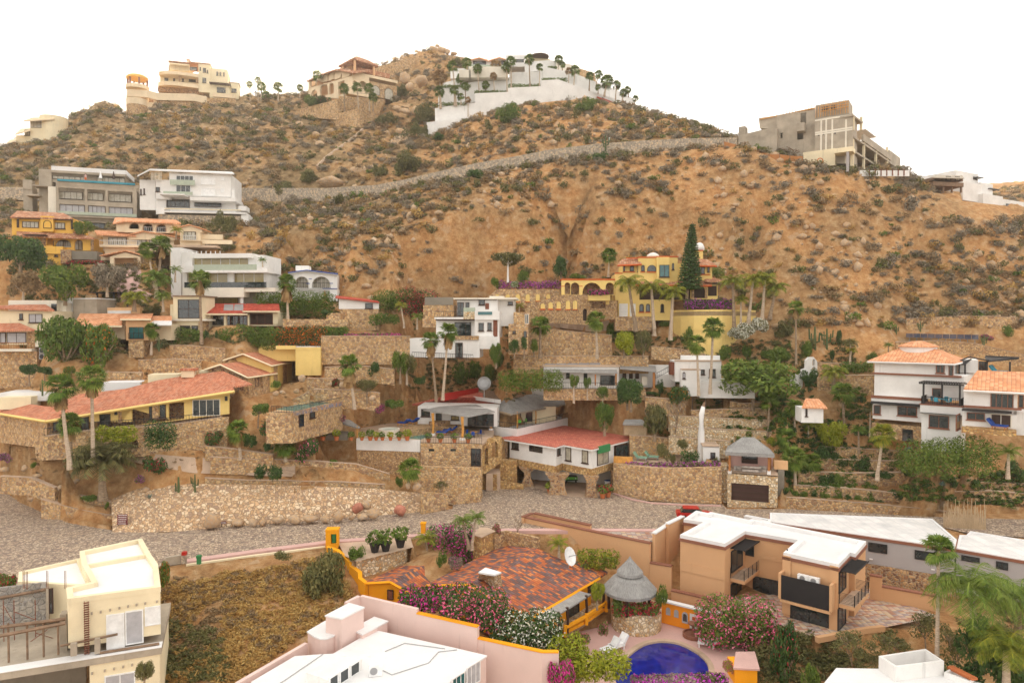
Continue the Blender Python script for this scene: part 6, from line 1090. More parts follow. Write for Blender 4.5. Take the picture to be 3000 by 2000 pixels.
fr=Fr(1820,700,120,0);h=T('loggia','cream garden loggia with orange coping and wide arches on stone','building',fr)
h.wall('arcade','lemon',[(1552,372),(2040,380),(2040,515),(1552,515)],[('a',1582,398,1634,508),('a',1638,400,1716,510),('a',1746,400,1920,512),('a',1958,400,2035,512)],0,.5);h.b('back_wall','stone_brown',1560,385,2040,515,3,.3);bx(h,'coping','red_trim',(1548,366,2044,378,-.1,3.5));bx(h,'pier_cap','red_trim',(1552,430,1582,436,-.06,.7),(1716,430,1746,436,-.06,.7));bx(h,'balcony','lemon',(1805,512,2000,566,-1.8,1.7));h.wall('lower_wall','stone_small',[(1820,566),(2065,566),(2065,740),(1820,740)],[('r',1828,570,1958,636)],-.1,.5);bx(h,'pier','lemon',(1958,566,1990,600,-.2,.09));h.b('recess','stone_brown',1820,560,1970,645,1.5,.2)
zoom(1650,650,3.136)
fr=Fr(515,870,121,-3);h=T('yellow_mansion','large yellow mansion with orange trim, tile roofs and a curved retaining base','house',fr)
bx(h,'wall','lemon',(545,395,700,540,.5,7),(690,330,1050,560,0,8),(1195,390,1368,540,0,7),(1040,380,1200,540,.8,7),(478,475,700,720,.3,8),(700,540,1180,720,1.5,6),(505,715,1010,905,0,8))
bx(h,'coping','red_trim',(580,328,690,336,.3,.6),(688,320,860,330,-.1,.6),(858,314,1060,323,-.1,.6),(476,466,545,476,.2,.6),(1215,260,1290,267,2.4,2));bx(h,'bay','lemon',(860,323,975,560,-.8,1));bx(h,'turret','lemon',(1222,268,1284,360,2.5,1.8));c=V(fr,1253,262,3.4);h.add('dome','white',MB().lathe(c,[(.9,0),(.85,.6),(.6,1.15),(.2,1.4),(.02,1.42)],12),smooth=True);h.add('roof_dome','white',MB().lathe(V(fr,825,322,3),[(1.2,0),(1.0,.4),(.5,.7),(.02,.8)],12),smooth=True)
rv(h,'tile_brown',[[(498,392,-.9),(722,382,-.9),(690,338,1.5),(540,340,1.5)]]);rv(h,'tile_brown',[[(1190,395,-.9),(1412,398,-.9),(1330,345,2.5),(1215,335,2.5)]]);rv(h,'tile_brown',[[(640,572,-1.2),(960,575,-1.2),(940,520,1.4),(660,520,1.4)],[(960,575,-1.2),(1365,578,-1.2),(1340,515,1.4),(960,520,1.4)],[(1300,540,-1.2),(1472,545,-1.2),(1370,505,1.2),(1300,508,1.2)]],name='porch_roof')
m=MB()
for a in(((498,392),(722,382)),((1190,395),(1412,398))):m.bar(V(fr,*a[0],-.92)-Ve((0,0,.2)),V(fr,*a[1],-.92)-Ve((0,0,.2)),.14)
m.bar(V(fr,640,572,-1.22)-Ve((0,0,.2)),V(fr,1365,578,-1.22)-Ve((0,0,.2)),.14);h.add('eave_trim','red_trim',m)
for q,yo in(((553,400,567,456),.45),((614,398,650,456),.45),((685,400,702,456),.45),((716,396,748,456),-.05),((772,396,855,456),-.05),((1000,378,1018,440),-.05),((700,752,740,827),-.05),((760,752,798,827),-.05),((895,752,925,828),-.05),((525,575,548,635),.25)):h.win(*q,yo,1,arch=True);
h.win(884,395,974,506,-.85,2,gm='teal_glass');h.win(1208,402,1300,478,-.05,3);h.win(1326,404,1345,460,-.05,1);m=MB()
for x0,x1,y,yo in((710,752,456,-.2),(768,860,456,-.2),(1205,1352,460 if False else 480,-.2),(693,745,827,-.2),(755,802,827,-.2),(550,660,456,.3)):m.fbox(fr,x0,y,x1,y+7,yo,.19)
h.add('sill_band','red_trim',m);h.win(514,750,592,868,-.04,1,fm='white_plastic',gm='garage_white',name='garage_door');h.win(612,752,664,866,-.04,1,fm='white_plastic',gm='garage_white',name='garage_door')
h.wall('porch_arcade','lemon',[(1170,578),(1420,580),(1420,712),(1170,712)],[('a',1203,580,1306,700),('r',1330,585,1415,680)],-.9,.4);h.b('porch_back','dark_brown',700,575,1420,715,1.2,.3);bx(h,'porch_pillar','stone_small',(1180,605,1202,700,-1.1,.19),(1306,605,1326,700,-1.1,.19),(960,600,985,700,-1.0,.6));h.wall('porch_arcade','lemon',[(700,576),(1170,578),(1170,600),(700,600)],[],-.9,.4)
m=MB();pts=[V(fr,x,y,yo)for x,y,yo in((1005,812,-.2),(1080,800,-2.2),(1200,798,-4.0),(1330,796,-5.0),(1460,794,-4.6),(1600,790,-3.2),(1770,785,0))];zt_=pts[0].z;pts=[Ve((p.x,p.y,zt_))for p in pts];ribbon(m,pts,lambda p:zt_-10.5,1.0);h.add('curved_base','lemon',m);m=MB();ribbon(m,[p+Ve((0,-.12,-3.2))for p in pts],lambda p:zt_-3.5,.4);h.add('moulding','lemon',m);m=MB();m.prism([(p.x,p.y)for p in pts]+[(pts[-1].x,pts[-1].y+6),(pts[0].x,pts[0].y+6)],zt_-1,zt_-.3);h.add('terrace_floor','paving',m);bx(h,'stone_base','stone',(480,868,812,1000,-1.2,3))
sheet('court','paving',[(0,960),(200,1000),(520,905),(480,860),(-180,900),(-350,870),(-370,910)],zD(0,930,117))if False else None
zoom(2250,900,3.136)
fr=Fr(1640,640,90,-42);h=T('terracotta_roof_house','large white three storey house with peach tile roofs and black pergolas','house',fr);h.L.z=zD(1600,1190,88);h.e.location.z=h.L.z
bx(h,'upper_wall','white',(980,497,1652,655,0,7));bx(h,'main_wall','white',(978,600,1800,860,.05,8));bx(h,'cornice','trim_brown',(958,597,1775,648,-.25,.3));bx(h,'lower_band','white',(950,808,1425,890,-.6,.64));bx(h,'lower_wall','white',(962,890,1425,1058,.1,6));bx(h,'band_coping','trim_brown',(946,805,1430,862,-.7,.09))
h.win(1545,520,1622,606,-.05,2,fm='trim_brown');h.win(1190,905,1368,1005,.05,2,fm='trim_brown');h.win(970,895,1035,985,.05,1,fm='trim_brown');h.win(1660,528,1704,632,.02,1,fm='trim_brown',name='door')
bx(h,'trellis','black_metal',(942,862,1400,915,-1.2,1.1));bx(h,'stone_base','stone',(955,1060,1425,1240,0,5));h.win(1235,1115,1330,1235,-.05,1,name='doorway')
A=fr.f(915,488,-.8);z0=A[1];x0=A[0];x1=fr.f(1712,508,-.8)[0];P=[fr.wz(x0,-.8,z0),fr.wz(x1,-.8,z0),fr.wz(x1,9.5,z0),fr.wz(x0,9.5,z0)];xm=(x0+x1)/2;ap=[fr.wz(xm-1.6,4.35,z0+2.0),fr.wz(xm+1.6,4.35,z0+2.0)]
m=MB();m.slab([P[0],P[1],ap[1],ap[0]],.2);m.slab([P[1],P[2],ap[1]],.2);m.slab([P[3],P[0],ap[0]],.2);m.slab([P[2],P[3],ap[0],ap[1]],.2);r=h.add('hip_roof','tile_peach',m);c=fr.wz(xm,4.35,z0+1.55);h.add('drum_wall','white',MB().lathe(c,[(2.3,-.4),(2.3,.35)],20),r);h.add('round_roof','tile_peach',MB().lathe(c,[(2.55,.36),(2.5,.5),(.7,1.15),(.02,1.2)],20),r);m=MB();[m.bar(P[i]-Ve((0,0,.2)),P[(i+1)%4]-Ve((0,0,.2)),.13)for i in range(4)];h.add('eave','white',m,r)
x0,zt_=fr.f(1412,893,-2.8);x1,zb_=fr.f(1770,1195,-2.8);zc=fr.f(1412,965,-2.8)[1]
h.add('balcony_band','white',MB().lbox(fr,x0-.15,x1+.15,-2.95,1,zc,zt_));h.add('balcony_coping','trim_brown',MB().lbox(fr,x0-.25,x1+.25,-3.05,1,zt_+.003,zt_+.14));h.add('tower_wall','white',MB().lbox(fr,x0,x1-.05,-2.8,1,zb_-2,zc-.003));h.win(1478,985,1662,1118,-2.85,2,fm='trim_brown');fs=fr.right(x1-.05,-2.8);h.win(1730,990,1762,1108,-.05,1,fs,fm='trim_brown')
h.rail([fr.wz(x0,.8,zt_+.14),fr.wz(x0,-2.9,zt_+.14),fr.wz(x1,-2.9,zt_+.14),fr.wz(x1,.8,zt_+.14)],.95,step=.2);h.win(1508,740,1595,828,.0,1,fm='trim_brown');
zp=zt_+2.9;m=MB();[m.lbox(fr,x0-.3+i*.28,x0-.18+i*.28,-3.2,.6,zp,zp+.1)for i in range(int((x1-x0+.6)/.28))];m.lbox(fr,x0-.3,x1+.3,-3.1,-2.95,zp-.16,zp-.01);m.lbox(fr,x0-.3,x1+.3,.2,.35,zp-.16,zp-.01);h.add('pergola_roof','black_metal',m)
for a in(x0+.1,(x0+x1)/2,x1-.25):h.add('pergola_post','black_metal',MB().lbox(fr,a,a+.2,-2.95,-2.75,zt_+.14,zp-.165))
h.b('tower_trellis','black_metal',1392,968,1740,992,-3.7,.85)
table_set(1590,890,zt_+.2,'balcony table with blue cushioned chairs under the black pergola','teal_cloth','teal_cloth',4,'balcony table')
x2=fr.right(x1-.05,1).f if False else None
fw=Fr(1800,760,83,-36);bx(h,'wing_wall','white',(1800,755,2290,930,0,7),(1785,960,2285,1120,.2,6),(2285,965,2400,1180,.8,5),fr=fw);A=fw.f(1796,748,-.9);B_=fw.f(2400,800,-.9);q0,q1=fw.wz(A[0],-.9,A[1]),fw.wz(B_[0]+2,-.9,A[1]);bk=fw.Y*5.2+Ve((0,0,2.0))
m=MB();m.slab([q0,q1,q1+bk-fw.X*1.5,q0+bk+fw.X*1.2],.22);r=h.add('wing_roof','tile_peach',m);h.add('wing_eave','white',MB().bar(q0-Ve((0,0,.25)),q1-Ve((0,0,.25)),.15),r)
bx(h,'wing_cornice','trim_brown',(1800,898,2330,948,-.2,.19),fr=fw);h.win(2045,785,2255,932,-.05,4,fw,fm='trim_brown');h.win(1826,962,1992,1040,.15,2,fw,fm='trim_brown');bx(h,'wing_trellis','black_metal',(1780,935,2240,978,-1.0,1.1),fr=fw);h.win(2300,800,2350,925,.4,1,fw,fm='trim_brown');h.win(2045,975,2236,1108,.1,2,fw,fm='offwhite',gm='dark_brown',name='patio_opening');bx(h,'stone_balcony','stone_gold',(1778,1105,2282,1190,-1.4,1.5),fr=fw)
lounger(V(fw,2100,1120,-.5),.6,'blue striped lounger in the lower patio of the white peach roofed house','wood','blue_cloth');
f3=Fr(1740,600,93,-30);bx(h,'upper_wing','white',(1765,480,1930,605,1.2,5),fr=f3);h.win(1935,495,2010,600,1.1,3,f3,name='glass_doors');m=MB()
for(ax,ay,bx_,by)in((1700,515,1850,455),(1850,455,2050,495),(2050,495,2305,462),(2000,448,2305,462),(1760,525,1870,475)):m.bar(V(f3,ax,ay,.3),V(f3,bx_,by,.3 if ay>450 else 2.5),.09)
m.slab([V(f3,2010,498,0),V(f3,2305,470,0),V(f3,2280,455,3),V(f3,1990,450,3)],.1);m.slab([V(f3,1700,520,-.2),V(f3,1810,525,-.2),V(f3,1865,478,1.4),V(f3,1760,480,1.4)],.08);h.add('roof_trellis','black_metal',m)
for x,y in((2222,615),(2012,600),(1755,630),(1810,615)):p=V(f3,x,y,.4);h.add('trellis_post','black_metal',MB().lbox(f3,f3.f(x,y,.4)[0]-.1,f3.f(x,y,.4)[0]+.1,.4,.6,p.z,V(f3,x,500,.4).z))
lounger(V(f3,2110,620,.8),.5,'blue striped lounger on the upper terrace of the white peach roofed house','wood','teal_cloth')
for i in range(10):
 a=1268+i*67;f4=Fr(1265,290,113,-5)if i==0 else f4;s_=T('solar_panel','blue solar panel in the ground mounted row on the hillside, number %s from the left'%['one','two','three','four','five','six','seven','eight','nine','ten'][i],'solar panel',P=V(f4,a,322,.5),group='ground mounted blue solar panels');k=i*1.4
 s_.add('panel','solar',MB().slab([V(f4,a,270+k*1.6,0),V(f4,a+63,272+k*1.6,0),V(f4,a+63,240+k,1.6),V(f4,a,239+k,1.6)],.06));s_.add('post','metal',MB().bar(V(f4,a+30,270+k,.4),V(f4,a+30,330+k,.4),.05))
fr=Fr(300,1060,95,-8);h=T('tile_roof_hut','small white hut with a peach hip roof among the palms','hut',fr);bx(h,'wall','white',(308,925,508,1062,0,3.2));rv(h,'tile_peach',[[(310,918,-.5),(548,925,-.5),(465,838,1.8),(345,835,1.8)],[(548,925,-.5),(510,880,3.8),(465,838,1.8)]],.15);h.win(345,930,362,1000,-.05,1)
zoom(0,0,1)
pts=[atY(*p)for p in((0,548,158),(300,550,159),(700,551,158),(957,551,157),(1101,542,155.5),(1180,527,154),(1260,508,152.3),(1400,477,149.5),(1500,460,149),(1620,437,147.5),(1750,421,147),(1900,411,146.3),(2000,406,146),(2160,403,146))]
h=T('road_wall','long grey stone wall carrying the road across the upper hillside','wall',P=pts[2]);m=MB();ribbon(m,pts,drop(3.0),1.2);h.add('wall','stone_grey',m)
zoom(0,100,3.136)
fr=Fr(1450,580,215,16);h=T('hilltop_villa','cream hilltop villa with curved balconies and a round open gazebo','villa',fr)
bx(h,'wall','cream',(1555,262,1740,345,2.5,7),(1470,370,1820,540,3,9),(1822,272,1932,540,.5,9),(1930,312,2090,450,1,8),(1925,455,2112,600,0,7),(2105,448,2195,600,1,5));bx(h,'roof_edge','tile_brown',(1545,252,1745,262,.8,8),(1735,262,1935,272,.3,8),(2100,440,2200,448,.8,5));bx(h,'arch_header','cream',(1555,262,1740,292,.8,.5),(1470,350,1820,372,.4,.5))
h.add('curved_balcony','pale_cream',MB().prism([tuple(fr.wz(x,y,0))[:2]for x,y in[(fr.f(1450,400)[0],1.5),(fr.f(1520,400)[0],-.2),(fr.f(1640,400)[0],-.6),(fr.f(1822,400)[0],.2),(fr.f(1822,400)[0],4),(fr.f(1450,400)[0],5)]],fr.f(1600,375)[1],fr.f(1600,345)[1]));h.add('curved_balcony','pale_cream',MB().prism([tuple(fr.wz(x,y,0))[:2]for x,y in[(fr.f(1445,400)[0],1.2),(fr.f(1520,400)[0],-.6),(fr.f(1640,400)[0],-1),(fr.f(1822,400)[0],0),(fr.f(1822,400)[0],4),(fr.f(1445,400)[0],5)]],fr.f(1600,480)[1],fr.f(1600,444)[1]))
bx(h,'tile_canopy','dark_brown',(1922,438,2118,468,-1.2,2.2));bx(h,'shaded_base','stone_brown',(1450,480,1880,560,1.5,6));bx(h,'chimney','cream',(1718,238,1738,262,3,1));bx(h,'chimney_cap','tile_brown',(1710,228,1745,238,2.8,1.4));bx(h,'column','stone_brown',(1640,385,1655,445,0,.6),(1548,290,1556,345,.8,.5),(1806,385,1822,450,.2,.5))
for q,yo in(((1742,300,1812,340),.45),((1835,305,1846,335),.45),((1864,312,1894,355),.45),((1902,330,1912,360),.45),((1860,402,1894,450),.45),((1988,346,2004,382),.95),((2018,349,2034,386),.95),((2049,353,2064,388),.95),((1992,488,2072,545),-.05),((1735,398,1800,442),2.9),((1590,408,1608,445),2.9),((1672,402,1690,438),2.9),((1510,402,1545,440),2.9),((2126,500,2172,540),.95)):h.win(*q,yo,1)
m=MB();P=[V(fr,x,y,yo)for x,y,yo in((1165,505,-3),(1350,515,-3.5),(1440,540,-3),(1600,545,-2.5),(1780,550,-2),(1900,575,-1.5))];ribbon(m,P,drop(2.2),.5);h.add('terrace_parapet','pale_cream',m);m=MB();P2=[V(fr,x,y,yo)for x,y,yo in((1440,565,-2.4),(1600,568,-2),(1790,575,-1.5),(1960,590,-1),(2165,590,-.5))];ribbon(m,P2,drop(7),3);h.add('stone_base','stone',m);bx(h,'white_parapet','pale_cream',(1955,538,2165,592,-.7,.5))
c=V(fr,1262,410,-1);rr_=88*mpx(c.y);h.add('gazebo_roof','yellow',MB().lathe(c,[(rr_*1.03,-.3),(rr_*1.03,.25),(rr_*.8,.75),(.05,.9)],20));zt_=V(fr,1262,500,-1).z
for a in range(6):p=c+Ve((math.cos(a+.4)*rr_*.9,math.sin(a+.4)*rr_*.9,0));h.add('gazebo_post','trim_brown',MB().bar((p.x,p.y,zt_),(p.x,p.y,c.z-.3),.28,6))
h.add('gazebo_floor','pale_cream',MB().lathe((c.x,c.y,zt_),[(rr_*1.08,-.5),(rr_*1.08,.6),(rr_*.98,.6),(rr_*.98,0),(.05,0)],20));zb_=V(fr,1262,660,-1).z
for x in(1185,1270,1345,1435):p=V(fr,x,600,-1.5);h.add('column','pale_cream',MB().bar((p.x,p.y,zb_),(p.x,p.y,zt_-2.3),.7,8))
h.add('round_terrace','pale_cream',MB().lathe((c.x,c.y,zb_),[(rr_*1.05,-.2),(rr_*1.05,1.7),(rr_*.98,1.7),(rr_*.98,.5),(.05,.5)],20));h.add('stone_tower','stone',MB().lathe((c.x,c.y,zb_),[(rr_*1.04,-14),(rr_*1.04,-.21)],20));bx(h,'lower_terrace','pale_cream',(1350,625,1446,690,-2,4));bx(h,'inner_terrace_wall','stone_brown',(1190,545,1440,640,4,.5))
fr=Fr(145,1040,196,5);h=T('round_villa','white villa with rounded corner and sweeping canopies at the far left','villa',fr);bx(h,'wall','cream',(275,775,500,1080,0,8),(145,930,280,1080,.5,8),(225,870,290,930,.4,5));c0=V(fr,500,1080,3);rr_=3.2;
h.add('round_wall','cream',MB().lathe((c0.x,c0.y,V(fr,500,1090,3).z),[(rr_*1.1,0),(rr_*1.1,V(fr,500,772,3).z-V(fr,500,1090,3).z)],20));rv(h,'pale_cream',[[(215,795,-2.5),(500,775,-.5),(500,762,6),(300,765,6)],[(138,918,-2),(280,880,-1),(280,866,4),(195,868,4)],[(60,1000,-2),(150,975,-1),(150,962,4),(90,970,4)]],.35);h.win(278,790,402,862,-.05,4,gm='curtain_glass');h.win(225,882,276,932,.3,2,gm='curtain_glass');h.win(455,900,470,915,-.05,1)
zoom(750,100,3.136)
FL=Fr(880,600,200,-40);FR=Fr(880,600,200,34);h=T('arcaded_villa','cream villa of arcaded galleries and a cupola left of the rocky peak','villa',FL)
h.wall('lower_gallery','pale_cream',[(480,500),(880,385),(880,600),(480,570)],[('a',505,522,562,566),('a',586,465,660,556),('a',668,458,714,545),('r',755,445,812,545)],0,.6,fr=FL);h.add('back_wall','peach',MB().fbox(FL,485,430,880,590,3,.5));h.wall('upper_gallery','pale_cream',[(480,432),(720,330),(880,350),(880,385),(480,500)],[('r',498,430,545,470),('r',602,380,655,425),('r',668,370,712,412),('r',722,350,775,400),('r',790,355,860,380)],.1,.5,fr=FL)
P=[V(FL,x,y,yo)for x,y,yo in((462,430,-1),(600,365,-1),(735,322,-1),(890,350,-1))];bk=FL.Y*7+Ve((0,0,2.5));m=MB();[m.slab([a,b,b+bk,a+bk],.4)for a,b in zip(P,P[1:])];h.add('tile_roof','tile_brown',m)
h.wall('tower_wall','pale_cream',[(880,385),(950,348),(1040,378),(1040,600),(880,580)],[('a',885,422,930,515),('a',948,424,1022,508)],0,.6,fr=FR);h.add('tower_back','cream',MB().fbox(FR,880,400,1040,590,2,.5));h.add('stone_wing','stone',MB().fbox(FR,1040,430,1296,615,.3,8));h.add('wing_parapet','pale_cream',MB().fbox(FR,1036,372,1302,455,.1,8));h.add('balcony','pale_cream',MB().fbox(FR,838,545,1060,572,-2.2,2.5));h.rail([V(FR,838,545,-2.1),V(FR,1050,556,-2.1)],1.6)
for q in((1056,464,1138,566),(1182,490,1260,612)):h.win(*q,.25,2,FR,arch=True,gm='curtain_glass')
h.add('roof_strip','tile_brown',MB().fbox(FR,940,345,1230,368,2,5));c=V(FL,940,290,5);h.add('cupola_roof','tile_brown',MB().lathe(c,[(6.0,-.4),(6.0,0),(3,1.6),(.05,2.6)],4),smooth=False)
for a in range(4):p=c+Ve((math.cos(a*math.pi/2)*4.6,math.sin(a*math.pi/2)*4.6,0));h.add('cupola_post','peach',MB().bar(p-Ve((0,0,4.5)),p-Ve((0,0,.3)),.4,6))
def slabwall(x0,y0,x1,y1,x2,y2,x3,y3,D,label,mat='stone',name='retaining_wall',yaw=0,t=2.0,holes=[]):
 fr=Fr(x3,y3,D,yaw);h=T(name,label,'wall',fr);m=MB();m.holed(fr,[fr.f(x0,y0),fr.f(x1,y1),fr.f(x2,y2),fr.f(x3,y3)],[],0,t);h.add('wall',mat,m);return h
slabwall(395,690,745,600,760,790,400,760,196,'tan stone retaining wall at the left foot of the arcaded villa',yaw=-15);slabwall(760,570,1180,600,1130,740,750,700,197,'tan stone base with small arch under the arcaded villa');slabwall(680,745,940,685,960,885,700,840,194,'lower tan stone buttress wall facing left below the villa',yaw=-25);s_=slabwall(940,685,1135,735,1050,870,960,885,194,'lower tan stone buttress wall facing right below the villa',yaw=25);s_.add('white_pipe','white_plastic',MB().bar(V(Fr(960,885,193.5,0),961,700),V(Fr(960,885,193.5,0),961,870),.25))
h=T('summit_wall','long tan stone wall climbing to the rocky summit','wall',P=atY(1300,340,228));P=[atY(*p)for p in((1030,335,222),(1200,285,224),(1430,213,228),(1560,195,230),(1700,190,231),(1850,205,230),(1990,232,228))];m=MB();ribbon(m,P,drop(8.5),2);h.add('wall','stone',m)
def rock(x,y,D,w,hh,label,mat='rock',seed=1,tilt=0,grp=None):
 p=atY(x,y,D);q=mpx(D);V_,F_=rockmesh(seed,2);me=mesh_np('boulder',V_*np.array([w*q/2,w*q/2.4,hh*q/2]),F_,mat);o=bpy.data.objects.new('boulder',me);COL.objects.link(o);o.location=p;o.rotation_euler=(0,math.radians(tilt),seed*1.3*0);return tagit(o,label,'boulder',grp)
for i,(x,y,w,hh)in enumerate([(1640,150,110,110),(1700,155,110,90),(1600,175,90,60),(1760,165,70,60),(1540,190,80,40),(1820,185,70,40),(1670,110,45,36),(1480,200,60,26)]):rock(x,y,236,w,hh,'golden rock on the summit outcrop above the tan stone wall, '+['largest at left','largest at right','below the left block','right shoulder','left shoulder','far right','topmost small one','far left'][i],'rock',40+i,grp='rocks of the summit outcrop')
for i,(x,y,w,hh)in enumerate([(1370,400,110,130),(1510,430,140,130),(1420,480,90,90),(1290,690,110,60),(1370,710,120,70),(1460,710,110,90),(1330,1000,190,130),(1400,1040,120,100),(1330,900,110,80),(930,1270,190,180),(690,1360,260,120),(1080,1250,140,120),(550,920,80,80),(600,1010,110,80),(400,830,100,70)]):rock(x,y,205-(y-400)*.045,w,hh,'bare orange rock face on the slope below the villas, '+['upper left','upper right','small lower one','long ledge left','long ledge middle','long ledge right','big ochre cliff','cliff shoulder','cliff top','steep ochre cut above the road','pale cut beside the road','broken cut right','small pale block','pair of blocks','block near the path'][i],'rock',60+i,grp='bare rock faces below the villas')
zoom(1200,100,3.136)
def wpanel(h,pts,D,yaw=0,t=3,nm='terrace_wall',mat='white',D2=None):
 fr=Fr(pts[0][0],pts[-1][1],D,yaw);m=MB();m.holed(fr,[fr.f(x,y)for x,y in pts],[],0,t);h.add(nm,mat,m);return fr
fr0=Fr(600,800,180,0);h=T('white_compound','huge white stepped compound of terrace walls right of the peak','villa',fr0)
wpanel(h,[(157,812),(560,762),(470,830),(330,905),(157,960)],179);wpanel(h,[(232,683),(530,632),(600,632),(600,545),(905,532),(905,495),(1205,480),(1215,425),(1370,418),(1535,480),(1535,600),(1200,660),(900,690),(560,790),(235,830)],181,t=5);wpanel(h,[(262,508),(530,452),(600,436),(915,425),(915,352),(1188,346),(1200,300),(1285,310),(1460,350),(1535,380),(1535,490),(262,670)],186,t=5);wpanel(h,[(305,448),(530,400),(905,362),(905,430),(305,510)],189);wpanel(h,[(375,322),(500,315),(560,345),(560,400),(375,410)],192)
wpanel(h,[(1060,258),(1190,248),(1290,240),(1345,248),(1345,320),(1060,352)],188);wpanel(h,[(1280,315),(1460,340),(1530,378),(1530,400),(1280,420)],187)
fr=Fr(1535,600,181,30);m=MB();m.holed(fr,[fr.f(x,y)for x,y in((1535,478),(1700,535),(1900,600),(2040,670),(2095,700),(2090,740),(1535,640))],[],0,4);h.add('terrace_wall','white',m);fr=Fr(1535,500,186,30);m=MB();m.holed(fr,[fr.f(x,y)for x,y in((1535,370),(1700,435),(1900,515),(2050,590),(2085,660),(2085,700),(1535,500))],[],0,4);h.add('terrace_wall','white',m);fr=Fr(1400,400,192,30);m=MB();m.holed(fr,[fr.f(x,y)for x,y in((1345,250),(1500,285),(1560,310),(1560,400),(1345,340))],[],0,3);h.add('terrace_wall','offwhite',m);fr=Fr(1560,500,195,30);m=MB();m.holed(fr,[fr.f(x,y)for x,y in((1560,315),(1700,360),(1715,440),(1560,400))],[],0,3);h.add('stone_wall','stone',m)
fr=Fr(540,400,194,3);bx(h,'house_wall','offwhite',(548,300,905,400,4,8),(455,330,560,400,4,6));h.wall('pavilion_wall','white',[(545,245),(640,222),(725,250),(825,220),(905,245),(905,300),(545,300)],[],0,.4,fr);h.e and None
for q in((582,248,702,302),(762,244,884,296)):h.win(*q,-.05,4,fr)
h.win(950,232,1050,262,-.05,3,Fr(900,300,191,0));h.add('white_block','white',MB().fbox(Fr(900,300,193,0),884,195,1070,300,0,6));h.add('balcony_slab','white',MB().fbox(fr,540,300,905,322,-2.5,3));glassrail(h,fr,540,280,905,302,-2.4);rv(h,'tile_peach',[[(540,242,-1),(640,218,-1),(640,214,6),(560,232,6)],[(640,218,-1),(725,247,-1),(720,235,6),(640,214,6)],[(725,247,-1),(825,215,-1),(825,211,6),(730,238,6)],[(825,215,-1),(912,240,-1),(900,232,6),(825,211,6)]],.25,fr)
for q in((585,340,620,375),(652,336,700,368),(768,335,884,362)):h.win(*q,1.95,1,Fr(540,400,194,3))
h.add('round_umbrella_roof','dark_brown',MB().lathe(V(fr0,1195,215,12),[(2.6,0),(2.6,.3),(.8,.8),(.05,.9)],14));h.add('cream_pavilion','cream',MB().fbox(Fr(1060,300,192,10),1075,215,1290,260,0,6));h.add('red_ramp','tile_red',MB().slab([atY(1720,575,184),atY(1740,572,186),atY(2060,700,184),atY(1950,690,180)],.3))
zoom(2100,250,2.6133)
FL=Fr(1042,650,134,-34);FR=Fr(1042,650,134,48);h=T('concrete_frame_building','unfinished grey concrete building with open column bays on the right ridge','building',FL)
m=MB();m.holed(FL,[FL.f(x,y)for x,y in((750,258),(1042,215),(1042,600),(750,600))],[],0,6);h.add('main_wall','concrete',m);m=MB();m.holed(FL,[FL.f(x,y,.8)for x,y in((458,232),(750,170),(750,600),(660,600),(600,520),(458,480))],[loop_of(FL,('r',640,215,684,290),.8),loop_of(FL,('r',615,348,662,412),.8),loop_of(FL,('r',487,366,503,403),.8)],.8,.5);h.add('left_wall','concrete',m)
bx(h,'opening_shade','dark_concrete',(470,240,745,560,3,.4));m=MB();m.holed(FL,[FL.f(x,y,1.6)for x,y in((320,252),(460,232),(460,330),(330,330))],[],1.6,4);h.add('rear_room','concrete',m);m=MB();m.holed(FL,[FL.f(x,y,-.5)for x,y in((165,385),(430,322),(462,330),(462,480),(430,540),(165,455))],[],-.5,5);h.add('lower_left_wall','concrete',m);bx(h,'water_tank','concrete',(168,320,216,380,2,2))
bx(h,'top_room','concrete',(755,155,1010,262,1.5,5));bx(h,'balcony_box','concrete',(612,290,668,345,-1.2,1.9));bx(h,'podium','cream',(660,515,905,612,-1,5));bx(h,'window_gap','glass',(805,168,858,192,1.44,.05),(870,158,915,185,1.44,.05),(775,375,785,388,-.05,.05),(812,368,822,380,-.05,.05),(900,350,910,375,-.05,.05))
m=MB()
for x in(800,838,885,990):a=FL.f(x,262);b=FL.f(x,600);m.lbox(FL,a[0]-.15,a[0]+.15,-.06,-.005,b[1],a[1])
for y in(262,355,370):a=FL.f(752,y+10);b=FL.f(1040,y);m.lbox(FL,a[0],b[0],-.07,-.003,a[1]-.15,a[1]+.15)
h.add('concrete_ribs','offwhite',m)
m=MB()
for i in range(14):x=758+i*19;a=V(FL,x,165-(x-758)*.16,1.0);m.bar(a,a-Ve((0,0,2.2)),.06)
for i in range(12):a=V(FL,800+i*17,150-i*3,.9);m.bar(a,a+Ve((0,0,.6+.3*(i%3))),.04)
for y in(140,160,180):m.bar(V(FL,795,y+22,.9),V(FL,1010,y-18,.9),.08)
for i in range(12):a=V(FL,460+i*24,238-i*5.2,.5);m.bar(a,a+Ve((0,0,.9)),.05)
m.bar(V(FL,330,262,1.4),V(FL,750,176,.6),.12);h.add('timber_scaffold','yellow_wood',m)
def frbox(x0,y0,x1,y1,yo,d,mat='concrete',nm='slab'):h.add(nm,mat,MB().fbox(FR,x0,y0,x1,y1,yo,d))
m=MB()
for(x0,y0,x1,y1)in((1042,220,1120,262),(1050,388,1335,470),(1042,490,1330,592)):
 a=FR.f(x0,y0);b=FR.f(x1,y1);zz=a[1];m.lbox(FR,a[0],b[0],0,5,zz-.35,zz)
h.add('floor_slab','concrete',m);m=MB();a=FR.f(1118,372);b=FR.f(1336,430);m.lbox(FR,a[0],b[0],-.1,.25,a[1]-1.4,a[1]);h.add('parapet','concrete',m)
